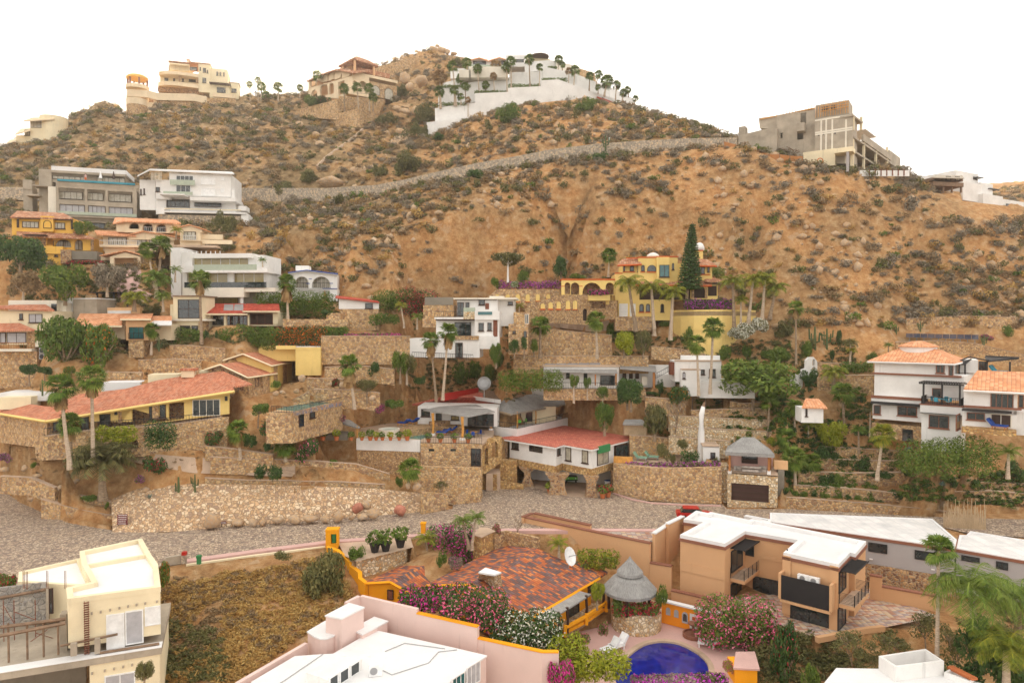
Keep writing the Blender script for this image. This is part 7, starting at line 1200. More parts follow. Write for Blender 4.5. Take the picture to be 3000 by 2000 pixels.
for x,y0,y1 in((1048,410,660),(1132,425,655),(1224,450,648),(1310,472,645),(1112,240,352),(1050,235,352)):a=FR.f(x,y0);b=FR.f(x+14,y1);h.add('column','cream',MB().lbox(FR,a[0],a[0]+.45,0,.45,b[1],a[1]))
h.add('column','grey_wall',MB().fbox(FL,992,495,1010,660,-3.2,.5));h.add('column','cream',MB().fbox(FL,1022,500,1036,655,-.6,.5));h.add('floor_slab','cream',MB().fbox(FL,900,485,1042,502,-3.3,3.2));h.add('inner_wall','concrete',MB().fbox(FR,1042,400,1320,650,4.5,.4));h.add('end_block','concrete',MB().fbox(FR,1322,495,1404,650,.3,4));h.add('white_volume','white',MB().fbox(FR,1140,338,1222,395,5,4))
m=MB();g=random.Random(3)
for i in range(40):p=V(FL,g.uniform(465,605),g.uniform(485,530),.2);m.bar(p,p+Ve((g.uniform(-1,1),g.uniform(-.5,.5),g.uniform(-.1,.5))),.07)
single('timber_pile','old_wood',m,'pile of scrap timber in the lower opening of the concrete frame building','timber pile')
h=T('panel_fence','pale panel fence with brown posts in front of the concrete frame building','fence',P=atY(1095,695,133));fr=Fr(1095,695,133,0);h.b('panels','white',1095,652,1475,696,0,.1,fr)
for i in range(7):h.b('post','rust',1168+i*44,642,1174+i*44,692,-.15,.14,fr)if True else None
h=T('mesh_fence','brown mesh fence sagging along the slope below the concrete building','fence',P=atY(55,430,141));P=[atY(*p)for p in((55,430,143),(160,458,142),(290,492,140),(400,530,138),(480,528,137),(560,540,136),(660,545,135))];m=MB();ribbon(m,P,drop(2.6),.08);h.add('mesh','wood',m);m=MB();[m.bar(p+Ve((0,0,.3)),p-Ve((0,0,3)),.08)for p in P];h.add('posts','old_wood',m)
p=atY(792,580,134.5);h=T('lifebuoy','orange ring hung on a post below the concrete frame building','lifebuoy',P=p);m=MB();m.tube([p+Ve((math.cos(a*math.tau/14)*.55,0,math.sin(a*math.tau/14)*.55))for a in range(15)],.1,5);h.add('ring','fl_orange',m);h.add('post','wood',MB().bar(p-Ve((0,0,2.5)),p-Ve((0,0,.6)),.05))
fr=Fr(1660,800,141,12);h=T('stilt_hut','weathered wooden hut on stilts at the right ridge','hut',fr);bx(h,'wall','old_wood',(1665,700,1885,735,.8,4));bx(h,'deck_wall','old_wood',(1658,735,1890,778,-.3,5));rv(h,'concrete',[[(1640,705,-1),(1895,712,-1),(1880,690,5),(1680,688,5)]],.12);h.win(1755,695,1790,728,.75,1,gm='curtain_glass');h.win(1825,698,1860,730,.75,1,gm='curtain_glass')
for x in(1665,1735,1800,1870):h.b('stilt','old_wood',x,778,x+7,822,0,.3)
fr=Fr(1830,900,150,28);h=T('white_ridge_house','stepped white houses descending the right ridge','house',fr);bx(h,'wall','white',(1565,690,1832,800,3,6),(1830,650,1998,860,2,7),(1885,735,2028,900,0,5),(2015,742,2112,880,1,5),(2040,828,2190,940,-1,5),(2190,870,2352,940,0,3));bx(h,'canopy','black_metal',(1998,698,2045,712,1,2),(2095,785,2165,802,.5,2));h.win(1965,700,1990,722,1.95,1);h.win(2215,905,2240,935,-.05,1)
RW_=[]
def rw(pts,D,hm,label,mat='stone',t=.5,back=2.6,cap=None):
 """pts: photo points along the top; D: distance or list"""
 Ds=D if isinstance(D,(list,tuple))else[D]*len(pts);Ds=list(np.interp(np.linspace(0,1,len(pts)),np.linspace(0,1,len(Ds)),Ds))
 P=[atY(x,y,d)for(x,y),d in zip(pts,Ds)];lo=P[0]-Ve((0,0,hm));h=T('retaining_wall',label,'wall',P=lo);h.add('wall',mat,ribbon(MB(),P,drop(hm+1.2),t))
 h.add('coping','paving',ribbon(MB(),[p+Ve((0,-.06,.09))for p in P],drop(.087),t+.1));RW_.append((P,hm,back));return h
zoom(0,0,1)
rw([(2303,1456),(2500,1471),(2700,1489),(2810,1502)],[90.3,88],1.9,'lowest rubble wall along the street right of the brown garage door')
rw([(2325,1421),(2480,1430),(2640,1446)],[92.6,91.5],1.4,'second rubble wall above the street, behind the row of low shrubs')
rw([(2339,1381),(2500,1386),(2650,1384)],[94.8,94],1.8,'third rubble wall up the right garden, below the big round hedge')
rw([(2400,1343),(2560,1350),(2660,1350)],[97,96],1.5,'rubble wall left of the big round hedge')
rw([(2406,1308),(2520,1314),(2640,1322)],[99,98],1.5,'rubble wall below the white peach roofed house with an agave in front')
rw([(2790,1440),(2900,1438),(3050,1450)],[91.5,90],1.8,'rubble wall at the right edge above the street')
rw([(2860,1412),(3050,1418)],[94,94],1.4,'upper rubble wall at the right edge beside the round hedge')
rw([(1960,1217),(2110,1225),(2262,1231)],[103.2,103],1.3,'third garden terrace wall behind the white horn','stone_pale');rw([(1965,1250),(2110,1258),(2262,1264)],[101.2,101],1.3,'second garden terrace wall behind the white horn','stone_pale');rw([(1960,1279),(2050,1286),(2140,1293)],[99.3,99],1.3,'first garden terrace wall behind the white horn','stone_pale')
rw([(1890,1163),(1975,1170),(2010,1188)],105.6,1.5,'stone terrace wall left of the bare tree');rw([(2024,1202),(2135,1198),(2248,1196)],104.6,1.0,'fourth garden terrace wall with low green shrubs');rw([(2139,1176),(2180,1182),(2227,1178)],106,1.0,'short curved stone wall around the broad tree trunk');rw([(1845,1276),(1900,1278),(1962,1285)],102,2.2,'stone wall behind the green patio loungers')
rw([(2395,1108),(2480,1100),(2561,1099)],[106,104],1.8,'stone wall left of the white peach roofed house');rw([(2655,934),(2740,930),(2833,925),(2983,930)],[116.2,115.6],2.0,'dry stone wall across the bare slope above the solar row');rw([(2626,1003),(2750,998),(2850,1005),(3000,1040)],[112,109],2.0,'stone wall below the ground mounted solar row','stone_small');rw([(2395,1062),(2480,1066),(2560,1070)],[110,108],1.2,'low stone wall behind the clipped green hedge at right')
rw([(600,1306),(700,1318),(800,1332)],[88.6,89],.7,'lowest curb wall of the terrace below the long orange house',back=1.2);rw([(616,1339),(740,1345),(836,1347),(938,1352),(1045,1360),(1142,1389)],[87.6,93.5],.9,'stone wall edging the cobbled path below the white pot terrace',back=.8)
rw([(600,1400),(700,1406),(850,1408),(1000,1412),(1128,1420)],[86.9,90],.6,'low crenel wall along the top of the rubble bank',back=.8,t=.35)
rw([(898,1109),(983,1110),(1010,1112)],101,1.3,'small stone terrace wall right of the lemon box house');rw([(919,1141),(1060,1143),(1112,1152)],98.8,1.5,'stone terrace wall above the turquoise pool');rw([(951,1076),(1060,1072),(1155,1082)],103.4,1.2,'upper stone terrace wall below the long flower terrace');rw([(860,1170),(905,1148)],96.5,1.2,'short stone ledge beside the turquoise pool')
rw([(940,985),(1060,984),(1202,985)],108.3,3.3,'long high stone wall below the magenta flower terrace',back=4);rw([(497,1012),(560,1012),(660,1022)],[106,106],2.2,'stone garden wall below the tall hedge');rw([(405,1055),(500,1052),(590,1056)],[103,102],2.6,'curved stone ruin wall above the long orange roof');rw([(306,1089),(415,1092)],100.5,1.3,'low stone wall with white slab behind the fan palms')
rw([(1547,961),(1622,965),(1733,977),(1792,982)],[114.3,114],4.2,'tall stone wall below the sloping paved court',back=3.5);rw([(1504,1044),(1700,1043),(1900,1044)],112.4,1.6,'long stone wall behind the low white house',back=1.5);rw([(1908,1014),(1990,1022),(2067,1038)],114,1.0,'sloping stone wall below the curved yellow base')
rw([(1115,990),(1150,992),(1240,992)],108.2,1.2,'stone wall beside the white cubic villa')if False else None
rw([(0,1395),(90,1400),(160,1430)],[85.5,84.8],1.0,'rough stone edging of the rock garden at the left',back=1);rw([(120,1462),(220,1490),(330,1510),(420,1522)],[84.6,83.2],1.3,'rubble kerb wall of the rock garden along the road',back=1);rw([(230,1452),(320,1470),(330,1476)],84.6,.7,'small planter wall in the rock garden',back=.6)
top=[(325,1462,85.2),(400,1432,86),(500,1416,86.3),(700,1418,86.6),(850,1421,87),(1000,1426,88),(1125,1432,89.6),(1290,1450,92)];bot=[(330,1560),(420,1560),(520,1556),(700,1540),(850,1529),(1000,1517),(1125,1508),(1300,1494)]
T_=[atY(*p)for p in top];B_=[atZ(x,y,-.05)for x,y in bot];m=MB();R_=[]
for a,b in zip(T_,B_):R_.append([b.lerp(a,j/6)+Ve((0,0,.35*math.sin(math.pi*j/6)))for j in range(7)])
g=random.Random(9);NX=10;G=[]
for i in range(len(R_)-1):
 for k in range(NX if i<len(R_)-2 else NX+1):
  t=k/NX;G.append([R_[i][j].lerp(R_[i+1][j],t)+Ve((0,0,g.uniform(-.12,.12)if 0<j<6 else 0))for j in range(7)])
for a,b in zip(G,G[1:]):
 for j in range(6):m.face([a[j],b[j],b[j+1],a[j+1]])
single('rubble_bank','rubble',m,'broad pale rubble stone bank rising from the street','stone bank')
for x0,x1 in((0,1),):pass
zoom(600,1050,3.136)
BL=[(60,1490,150,150),(300,1500,160,70),(440,1502,90,75),(530,1498,100,70),(670,1480,140,75),(820,1472,120,90),(960,1470,165,80),(1100,1468,90,80),(1230,1450,110,100),(1350,1462,60,50),(1400,1365,120,110),(1475,1340,100,85),(1440,1450,110,65),(1560,1420,120,105),(1650,1375,110,75),(1790,1398,115,95),(1860,1345,120,130),(1975,1325,110,190),(2130,1390,80,60),(2070,1395,50,70),(1725,1345,60,70),(1940,1190,105,90),(1868,1172,45,60)]
nm_=['largest orange boulder at the left end, beside the plaque','long flat boulder right of the plaque','squat boulder after the flat one','small rusty boulder in the row','wide pale topped boulder in the row','rounded tan boulder in the row','widest flat topped boulder in the row','narrow boulder beside the widest one','pointed pale boulder mid row','small filler stone under the red boulder','dark red faced boulder','angular pale boulder leaning on the red one','low boulder in front of the red one','tall wedge boulder right of centre','flattish tan boulder behind the row','dark maroon boulder near the right end','pink round boulder beside the maroon one','tallest leaning slab boulder','last boulder by the gate pillar','small stone before the last boulder','small tan boulder behind the maroon one','pink boulder at the top of the bank by the fan palm','small yellow stone beside the pink boulder']
for i,(x,y,w,hh)in enumerate(BL):
 yb=y+hh*.45;p=atZ(x,min(yb,1560),0)if yb>1330 and i<21 else None;D=min(p.y,93)-.5 if p else 88;
 if p and yb<1440:D=85.6+max(0,(x-1300))*.006
 rock(x,y,D,w*1.1,hh*1.15,nm_[i],'rock_red' if i in(10,15)else 'rock',100+i,tilt=(12 if i==17 else 0),grp='boulders along the street')
zoom(0,1250,2.0907)
for i,(x,y,w,hh,lb)in enumerate([(985,480,60,60,'block shaped orange boulder above the road sign'),(995,540,65,65,'squarish orange boulder behind the plaque wall'),(1185,495,70,45,'tan boulder right of the small shrub'),(1020,455,60,35,'flat orange boulder behind the block shaped one'),(915,535,60,40,'slanted tan boulder beside the low planter'),(230,300,60,40,'orange boulder beside the flower pot at the left'),(30,260,70,45,'orange boulder at the left edge'),(150,250,50,50,'pale boulder in the rock garden near the pot'),(370,375,50,40,'tan boulder below the fan palm trunk'),(190,440,40,30,'small tan boulder at the street edge'),(470,330,50,40,'grey boulder beside the date palm'),(900,385,50,45,'reddish boulder near the agave'),(960,400,50,35,'orange boulder just right of the agave')]):rock(x,y,hit(x,y+hh*.4).y if False else 84.6+(.0 if y>440 else(440-y)*.012),w,hh,lb,'rock',140+i,grp='boulders of the rock garden')
def clr(x0,y0,D0,x1,y1,D1,d=6,front=15,only=False):
 if ZO[2]==1 and only:d=d*.8
 a0=(ZO[0]+x0/ZO[2]);a1=(ZO[0]+x1/ZO[2]);c=np.where((PXG[0]>=a0-8)&(PXG[0]<=a1+8))[0]
 for i in c:
  t=min(max((PXG[0][i]-a0)/(a1-a0),0),1);D=D0+(D1-D0)*t;y=ZO[1]+(y0+(y1-y0)*t)/ZO[2];v=(CY-y)/FPX;k=(-ST+v*CT)/(CT+v*ST);zb=CAMZ+k*D
  col=TZ[:,i];f=(GD<=D+.25)&(GD>D-front);col[f]=np.minimum(col[f],CAMZ+k*GD[f]-.04)
  w_=(GD>=D+d)&(GD<D+d+9);col[w_]=np.minimum(col[w_],zb+.4+1.7*(GD[w_]-D-d))if d>2.5 else col[w_]
  if only:
   b=(GD>D+.25)&(GD<D+d);col[b]=np.minimum(col[b],zb-.05);continue
  s=(GD<=D+.25)&(GD>D-7);col[s]=np.maximum(col[s],np.minimum(zb-1.5*(D-GD[s]),CAMZ+k*GD[s]-.04))
  b=(GD>D+.25)&(GD<D+d);col[b]=zb-.05
for z_,qs in FEET:
 zoom(*z_)
 for q in qs:clr(*q)
zoom(1150,1100,3.136)
def levelw(poly,z,lift=.1):
 m=inpoly(TX,TY,poly);TZ[m]=z-lift
def relax(n=3):
 for _ in range(n):
  A=TZ;dl=np.abs(A[:,2:]-A[:,:-2]);w_=np.clip((dl-.5)/1.2,0,1)*(GD[:,None]>83)*(GD[:,None]<150);av=(A[:,:-4]+A[:,1:-3]+A[:,2:-2]+A[:,3:-1]+A[:,4:])/5
  A[:,2:-2]=A[:,2:-2]*(1-w_[:,1:-1])+av*w_[:,1:-1]
relax(14);TZ+=(fbm(TX,TY,.35,4,31)-.5)*np.clip((TY-88)/6,0,1)*np.clip((160-TY)/10,0,1)*1.1
for P,hm,back in RW_:
 ix=[(p.x/p.y-GA[0])/(GA[1]-GA[0])for p in P]
 for i in range(max(0,int(ix[0])),min(len(GA)-1,int(ix[-1])+1)+1):
  D=float(np.interp(i,ix,[p.y for p in P]));zt=float(np.interp(i,ix,[p.z for p in P]));zb=zt-hm;k=(zb-CAMZ)/D;col=TZ[:,i]
  f=(GD<=D+.1)&(GD>D-16);col[f]=np.minimum(col[f],CAMZ+k*GD[f]-.03);s_=(GD<=D+.1)&(GD>D-5);col[s_]=np.maximum(col[s_],np.minimum(zb-1.3*(D-GD[s_]),CAMZ+k*GD[s_]-.03))
  q=(GD>D+.35)&(GD<D+back);col[q]=zt-.08;w_=(GD>=D+back)&(GD<D+back+9);col[w_]=np.minimum(col[w_],zt+.2+1.5*(GD[w_]-D-back))
for z_,qs in FEET:
 zoom(*z_)
 for q in qs:clr(*q,only=True)
relax(8)
for z_,qs in FEET:
 zoom(*z_)
 for q in qs:clr(*(q+(6,))[:6],.01,only=True)
zoom(1150,1100,3.136)
levelw(xyz_([(-330,560),(-115,590),(240,612),(820,628),(930,545),(930,466),(690,455),(230,440),(-10,430),(-290,480)],7.5),7.5,.4)
levelw(xyz_([(940,560),(1500,656),(1570,632),(1830,676),(2290,572),(1590,450),(1450,455),(1100,500)],6.8),0,.12)
zoom(1750,950,2.8507)
level(4.2,[(130,1158),(440,1192),(700,1194),(1040,1184),(1040,1040),(600,1030),(200,1070)],lift=.15)
zoom(0,0,1);level(-.2,[(2731,1500),(3420,1508),(3420,1650),(2843,1600),(2731,1570)]);zoom(2250,1450,2.8507);levelw(xyz_([(15,212),(1560,432),(1577,362),(1372,187),(15,137)],1.0),-2.4);levelw(xyz_([(1570,432),(2500,592),(2500,420),(1690,290),(1600,322)],.8),-4.2);zoom(0,0,1);level(0,ROAD,soft=0,lift=.12)
zoom(0,450,3.136)
strip('driveway','pinkstep',[(1060,1062,1290,1062),(1090,1120,1300,1120),(1090,1190,1290,1190),(1070,1250,1260,1240),(1080,1320,1400,1300),(980,1385,1330,1390)],.12)
zoom(0,0,1);strip('path','paving',[(360,1325,330,1345),(560,1342,560,1388),(760,1352,760,1396),(900,1364,900,1400)],.15)
strip('path','paving',[(1555,945,1600,962),(1640,940,1640,962),(1740,950,1740,974),(1800,935,1800,968)],.1)
nr,nc=TZ.shape
me=bpy.data.meshes.new('hillside');me.vertices.add(nr*nc)
me.vertices.foreach_set('co',np.stack([TX,TY,TZ],-1).astype(np.float32).ravel())
idx=np.arange(nr*nc).reshape(nr,nc);q=np.stack([idx[:-1,:-1],idx[:-1,1:],idx[1:,1:],idx[1:,:-1]],-1).reshape(-1,4)
me.loops.add(q.size);me.loops.foreach_set('vertex_index',q.ravel().astype(np.int32));me.polygons.add(len(q))
me.polygons.foreach_set('loop_start',(np.arange(len(q))*4).astype(np.int32));me.polygons.foreach_set('use_smooth',np.ones(len(q),bool));me.update()
lush=np.clip((1450-PXG)/500,0,1)*np.clip((TY-125)/20,0,1)
at=me.attributes.new('lush','FLOAT','POINT');at.data.foreach_set('value',lush.astype(np.float32).ravel())
me.materials.append(MATS['hill_ground']);o=bpy.data.objects.new('hillside',me);COL.objects.link(o);tagit(o,kind='structure')
m=MB();m.face([(-30000,100,-60),(30000,100,-60),(30000,45000,-60),(-30000,45000,-60)]);single('sea','sea_water',m,None,None,kind='structure')
m=MB();m.face([(-700,-60,-22),(700,-60,-22),(700,1700,-22),(-700,1700,-22)]);single('low_ground','dry_soil',m,None,None,kind='structure')
def fan_crown(seed):
 g=random.Random(seed);V_=[];F_=[]
 for i in range(42):
  a=g.random()*6.283;el=-1.0+2.3*(i/42)**.85;d=Ve((math.cos(a)*math.cos(el),math.sin(a)*math.cos(el),math.sin(el)));L=.36+.12*g.random();c=d*L;s_=d.cross(Ve((0,0,1)));s_=s_.normalized()if s_.length>.01 else Ve((1,0,0));u=s_.cross(d).normalized()
  k=len(V_);V_+=[s_*.012,-s_*.012,c-s_*.012,c+s_*.012];F_.append((k,k+1,k+2,k+3));R=.46+.16*g.random()
  for j in range(11):
   t=(j-5)/5*1.35;e=d*math.cos(t)+s_*math.sin(t);w_=s_*math.cos(t)-d*math.sin(t);tip=c+e*R*(1-.12*abs(t))-Ve((0,0,.10+.18*abs(t)*g.random()));md=c+e*R*.55+u*.03;k=len(V_)
   V_+=[c,md+w_*.04,tip,md-w_*.04];F_.append((k,k+1,k+2,k+3))
 return np.array([tuple(v)for v in V_]),np.array(F_)
def skirt(seed):
 g=random.Random(seed);V_=[];F_=[]
 for i in range(60):
  a=g.random()*6.283;r=.1+.13*g.random();z0=-.05-.1*g.random();L=.35+.45*g.random();d=Ve((math.cos(a),math.sin(a),0));s_=Ve((-d.y,d.x,0));p=d*r*.4+Ve((0,0,z0));q=d*(r+.05)+Ve((0,0,z0-L));k=len(V_);V_+=[p-s_*.03,p+s_*.03,q+s_*.07,q-s_*.07];F_.append((k,k+1,k+2,k+3))
 return np.array([tuple(v)for v in V_]),np.array(F_)
def feather_crown(seed,n=17,droop=1.0,up=.9,hs=(0,.5)):
 g=random.Random(seed);V_=[];F_=[]
 for i in range(n):
  a=i*2.399+g.uniform(-.2,.2);e0=up*(1.0-.95*(i/n))+g.uniform(-.1,.1);p=Ve((0,0,0));pts=[p.copy()];L=1.0*(.8+.3*g.random())
  for s_ in range(9):
   el=e0-droop*1.5*(s_/8)**1.4;p=p+Ve((math.cos(a)*math.cos(el),math.sin(a)*math.cos(el),math.sin(el)))*L/9;pts.append(p.copy())
  sd=Ve((-math.sin(a),math.cos(a),0))
  for j in range(9):
   k=len(V_);V_+=[pts[j]-sd*.012,pts[j]+sd*.012,pts[j+1]+sd*.01,pts[j+1]-sd*.01];F_.append((k,k+1,k+2,k+3))
   if j==0:continue
   for h_ in hs:
    b=pts[j].lerp(pts[j+1],h_);t=(pts[j+1]-pts[j]).normalized();W=.26*math.sin(math.pi*min(1,(j+h_+1.2)/10.5))+.04
    for s_ in(-1,1):
     tip=b+sd*s_*W*g.uniform(.8,1.05)+t*W*g.uniform(.4,.7)-Ve((0,0,W*g.uniform(.3,.75)));k=len(V_);V_+=[b,b+t*(.06 if len(hs)>4 else.09)/len(hs),tip+t*.002,tip-t*.005];F_.append((k,k+1,k+2,k+3))
 return np.array([tuple(v)for v in V_]),np.array(F_)
PM={}
def pmesh(key,fn,mat,nm):
 k=(key,mat)
 if k not in PM:V_,F_=fn();PM[k]=mesh_np(nm,V_,F_,mat)
 return PM[k]
def child(t_,nm,me,loc=(0,0,0),sc=1,rz=0):
 o=bpy.data.objects.new(nm,me);COL.objects.link(o);o.parent=t_.e;o.location=loc;o.scale=(sc,sc,sc)if not hasattr(sc,'__len__')else sc;o.rotation_euler=(0,0,rz);return o
NP=[0]
def base(x,y,D):return hit(x,y)if D is None else atY(x,y,D)
def palm(kind,xb,yb,xc,yc,r,label,D=None,cm=None,dead=None,grp=None):
 if D and D>175:r=r*1.3
 NP[0]+=1;i=NP[0];p=base(xb,yb,D);q=mpx(p.y);c=atY(xc,yc,p.y);c.y+=.1;R=r*q*1.12;nm={'fan':'fan_palm','coco':'coconut_palm','areca':'feather_palm','date':'date_palm'}[kind];t_=T(nm,label,'palm tree',P=p,group=grp)
 tr=max(.1,min(.3,R*.1))if kind!='date' else.45;m=MB();d=c-p;m.tube([p-Ve((0,0,.6)),p+d*.08,p+d*.4+Ve((d.x*.04,0,0)),p+d*.75,c+Ve((0,0,-.05*R))],[tr*1.5,tr*1.15,tr*.9,tr*.8,tr*.75],7);t_.add('trunk','bark_pale' if i%3 else 'bark',m)
 if kind=='fan':me=pmesh('fan%d'%(i%3),lambda:fan_crown(i%3),cm or 'palm_green','fronds')
 elif kind=='date':me=pmesh('date',lambda:feather_crown(5,60,.75,1.25),cm or 'leaf_olive','fronds')
 else:me=pmesh('%s%d%d'%(kind,i%3,r>200),lambda:feather_crown(i%3+10,(28 if r>200 else 20)if kind=='coco' else 15,1.15 if kind=='coco' else.9,1.25,(0,.2,.4,.6,.8)if r>200 else(0,.33,.67)),cm or 'palm_green','fronds')
 child(t_,'fronds',me,c-p,R,i*1.7)
 if kind=='fan' and dead is not False:child(t_,'dead_skirt',pmesh('skirt',lambda:skirt(1),'palm_dead','dead_skirt'),c-p,R*(1.25 if dead is None else dead),i)
 return t_
def blob(key,n,leaves,size,cs,seed,flat=0):return lambda:leafcloud(clumpset(n,1,1,seed,0,cs),leaves,size,seed,1.25,flat)
def bush(x,yb,yt,w_,label,mat='leaf_green',fl=None,D=None,nm='bush',cat='bush',grp=None,fln=1):
 NP[0]+=1;i=NP[0];p=base(x,yb,D);q=mpx(p.y);H=max(.3,(yb-yt)*q);W=w_*q/2;t_=T(nm,label,cat,P=p,group=grp);v=i%4;big=W>2.2
 me=pmesh('b%d%d'%(v,big),blob('b',14 if big else 9,2600 if big else 1100,.055 if big else.075,.3 if big else.38,300+v+10*big),mat,'foliage');child(t_,'foliage',me,(0,0,-.05),(W,W*.8,H),i)
 if fl:child(t_,'flowers',pmesh('f%d%d%d'%(v,big,fln),lambda:leafcloud([(a,b,c,d*1.07,e*1.07,f*1.07)for a,b,c,d,e,f in clumpset(14 if big else 9,1,1,300+v+10*big,0,.3 if big else.38)],int((420 if big else 260)*fln),.045 if big else.06,77+v,1),fl,'flowers'),(0,0,-.05),(W,W*.8,H),i)
 return t_
def tree(x,yb,yt,w_,label,mat='leaf_green',ch=.62,fl=None,D=None,bark='bark',cx=None,grp=None,nm='tree'):
 """ch = share of the height that the crown takes"""
 NP[0]+=1;i=NP[0];p=base(x,yb,D);q=mpx(p.y);H=(yb-yt)*q;W=w_*q/2;off=((cx or x)-x)*q;t_=T(nm,label,'tree',P=p,group=grp);v=i%4;m=MB();r=max(.07,H*.035);top=Ve((off*.5,0,H*(1-ch)+.1*H));m.tube([p+Ve((0,0,-.5)),p+Ve((0,0,H*.15)),p+top],[r*1.4,r,r*.8],7)
 g=random.Random(i)
 for k in range(6):a=k*1.05+g.random();e=p+Ve((off+math.cos(a)*W*.6,math.sin(a)*W*.4,H*(1-ch*.45)+g.uniform(-.1,.15)*H));md=(p+top).lerp(e,.5)+Ve((0,0,-.04*H));m.tube([p+top-Ve((0,0,.05*H)),md,e],[r*.6,r*.42,r*.15],5)
 t_.add('trunk',bark,m);me=pmesh('t%d'%v,blob('t',16,3000,.052,.3,400+v),mat,'foliage');child(t_,'foliage',me,(off,0,H*(1-ch)),(W,W*.8,H*ch),i)
 if fl:child(t_,'flowers',pmesh('tf%d'%v,lambda:leafcloud([(a,b,c,d*1.07,e*1.07,f*1.07)for a,b,c,d,e,f in clumpset(16,1,1,400+v,0,.3)],260,.05,78,1),fl,'flowers'),(off,0,H*(1-ch)),(W,W*.8,H*ch),i)
 return t_
def hedge(x0,y0,x1,y1,D,label,mat='leaf_green',dep=1.6,fl=None,n=None,dens=1.0,nm='hedge',flz=0):
 NP[0]+=1;i=NP[0];a=atY(x0,y1,D if not isinstance(D,tuple)else D[0]);b=atY(x1,y1,D if not isinstance(D,tuple)else D[1]);q=mpx((a.y+b.y)/2);H=(y1-y0)*q;L=(b-a).length;t_=T(nm,label,'hedge' if nm=='hedge' else 'bush',P=a);k=max(2,int(L/max(.7,H*.5)));g=random.Random(i);d=b-a
 cl=[((d.x*(j+.5)/k),d.y*(j+.5)/k+dep/2,d.z*(j+.5)/k+H*hz+g.uniform(-.08,.1)*H,L/k*.8,dep*.6,H*.3)for j in range(k)for hz in((.3,.64)if H<3 else(.2,.42,.64))];V_,F_=leafcloud(cl,int(min(9000,260*L*max(1,H*.7)*dens)),.13,i,1.2);t_.e['nl']=0;del t_.e['nl'];child(t_,'foliage',mesh_np('foliage',V_,F_,mat))
 if fl:V_,F_=leafcloud([(c[0],c[1]-.1,c[2]+flz*H,c[3]*1.05,c[4]*1.1,c[5]*1.08)for c in cl],int(min(5500,130*L*max(1,H*.7))),.12,i+5,1);child(t_,'flowers',mesh_np('flowers',V_,F_,fl))
 return t_
def cactus(x,yb,yt,arms,label,D=None):
 p=base(x,yb,D);H=(yb-yt)*mpx(p.y);t_=T('cactus',label,'cactus',P=p);m=MB();g=random.Random(int(x));r=max(.1,H*.06);m.tube([p-Ve((0,0,.3)),p+Ve((0,0,H*.5)),p+Ve((0,0,H))],[r,r,r*.6],7)
 for k in range(arms):a=g.uniform(-.5,.5)+(0 if k%2 else math.pi);e=Ve((math.cos(a)*H*(.14+.05*k),math.sin(a)*.2,0));z=H*(.15+.12*k);m.tube([p+Ve((0,0,z)),p+e+Ve((0,0,z+.05*H)),p+e*1.1+Ve((0,0,H*g.uniform(.65,.95)))],[r*.6,r*.75,r*.5],6)
 t_.add('stem','cactus_green',m)
def agave(x,y,r,label,mat='agave',D=None,n=30):
 p=base(x,y,D);R=r*mpx(p.y);t_=T('agave',label,'agave',P=p);m=MB();g=random.Random(int(x))
 for k in range(n):a=k*2.399;el=.25+1.1*(k/n);d=Ve((math.cos(a)*math.cos(el),math.sin(a)*math.cos(el),math.sin(el)));s_=Ve((-math.sin(a),math.cos(a),0))*R*.08;m.face([p-s_*.5,p+d*R*.5-s_,p+d*R,p+d*R*.5+s_,p+s_*.5])
 t_.add('leaves',mat,m)
def bare(x,yb,yt,w_,label,mat='bark_pale',D=None,leaf=None):
 NP[0]+=1;p=base(x,yb,D);q=mpx(p.y);H=(yb-yt)*q;W=w_*q/2;t_=T('bare_tree',label,'tree',P=p);m=MB();g=random.Random(int(x)+3)
 def br(a,d,L,r,k):
  b=a+d*L;m.tube([a,a.lerp(b,.5)+Ve((g.uniform(-.05,.05)*L,0,.03*L)),b],[r,r*.8,r*.6],4)
  if k:[br(b,(d+Ve((g.uniform(-.9,.9),g.uniform(-.6,.6),g.uniform(-.1,.5)))).normalized(),L*g.uniform(.6,.8),r*.6,k-1)for _ in range(3)]
 for s_ in range(2):br(p-Ve((0,0,.2)),Ve((g.uniform(-.5,.5)*W/max(H,.1),g.uniform(-.3,.3),1)).normalized(),H*.36,max(.04,H*.022),3)
 t_.add('trunk',mat,m)
 if leaf:child(t_,'foliage',pmesh('bl',blob('bl',16,1300,.045,.26,555),leaf,'foliage'),(0,0,H*.35),(W,W*.8,H*.65))
def B(mat,fl,*items,**k):
 for it in items:bush(*it,mat=mat,fl=fl,**k)
zoom(0,850,3.136)
palm('fan',640,1600,548,900,165,'tall fan palm with a full dead skirt, left of the pair before the orange roof',81);palm('fan',855,1540,838,800,150,'tall fan palm, right of the pair before the orange roof',83);palm('fan',655,1560,640,1225,130,'shorter fan palm between the tall pair and the yellow wall',83.2)
tree(600,780,215,470,'large dense tree standing before the peach roof, the left one','leaf_green',.85,D=101);tree(930,745,285,430,'large tree dotted with orange flowers before the peach roof','leaf_green',.85,'fl_orange',D=101.5);tree(270,850,665,200,'small round tree by the stone ruins at the left','leaf_dark',D=98);tree(410,830,690,130,'small tree right of the round one by the stone ruins','leaf_dark',D=98.5);tree(640,880,690,120,'small yellow flowered tree behind the tall fan palm','leaf_green',D=98,fl='fl_orange')
hedge(1500,340,1860,510,108,'loose hedge of shrubs below the cream cube house');palm('fan',1390,560,1395,370,85,'short fan palm beside the teal shutters',105);hedge(1335,1200,1565,1450,84.6,'dark climbing plant covering the podium corner','leaf_dark',1.2);hedge(880,1235,1215,1400,84.6,'yellow green creeper hanging over the podium rail','leaf_yellow',1.0)
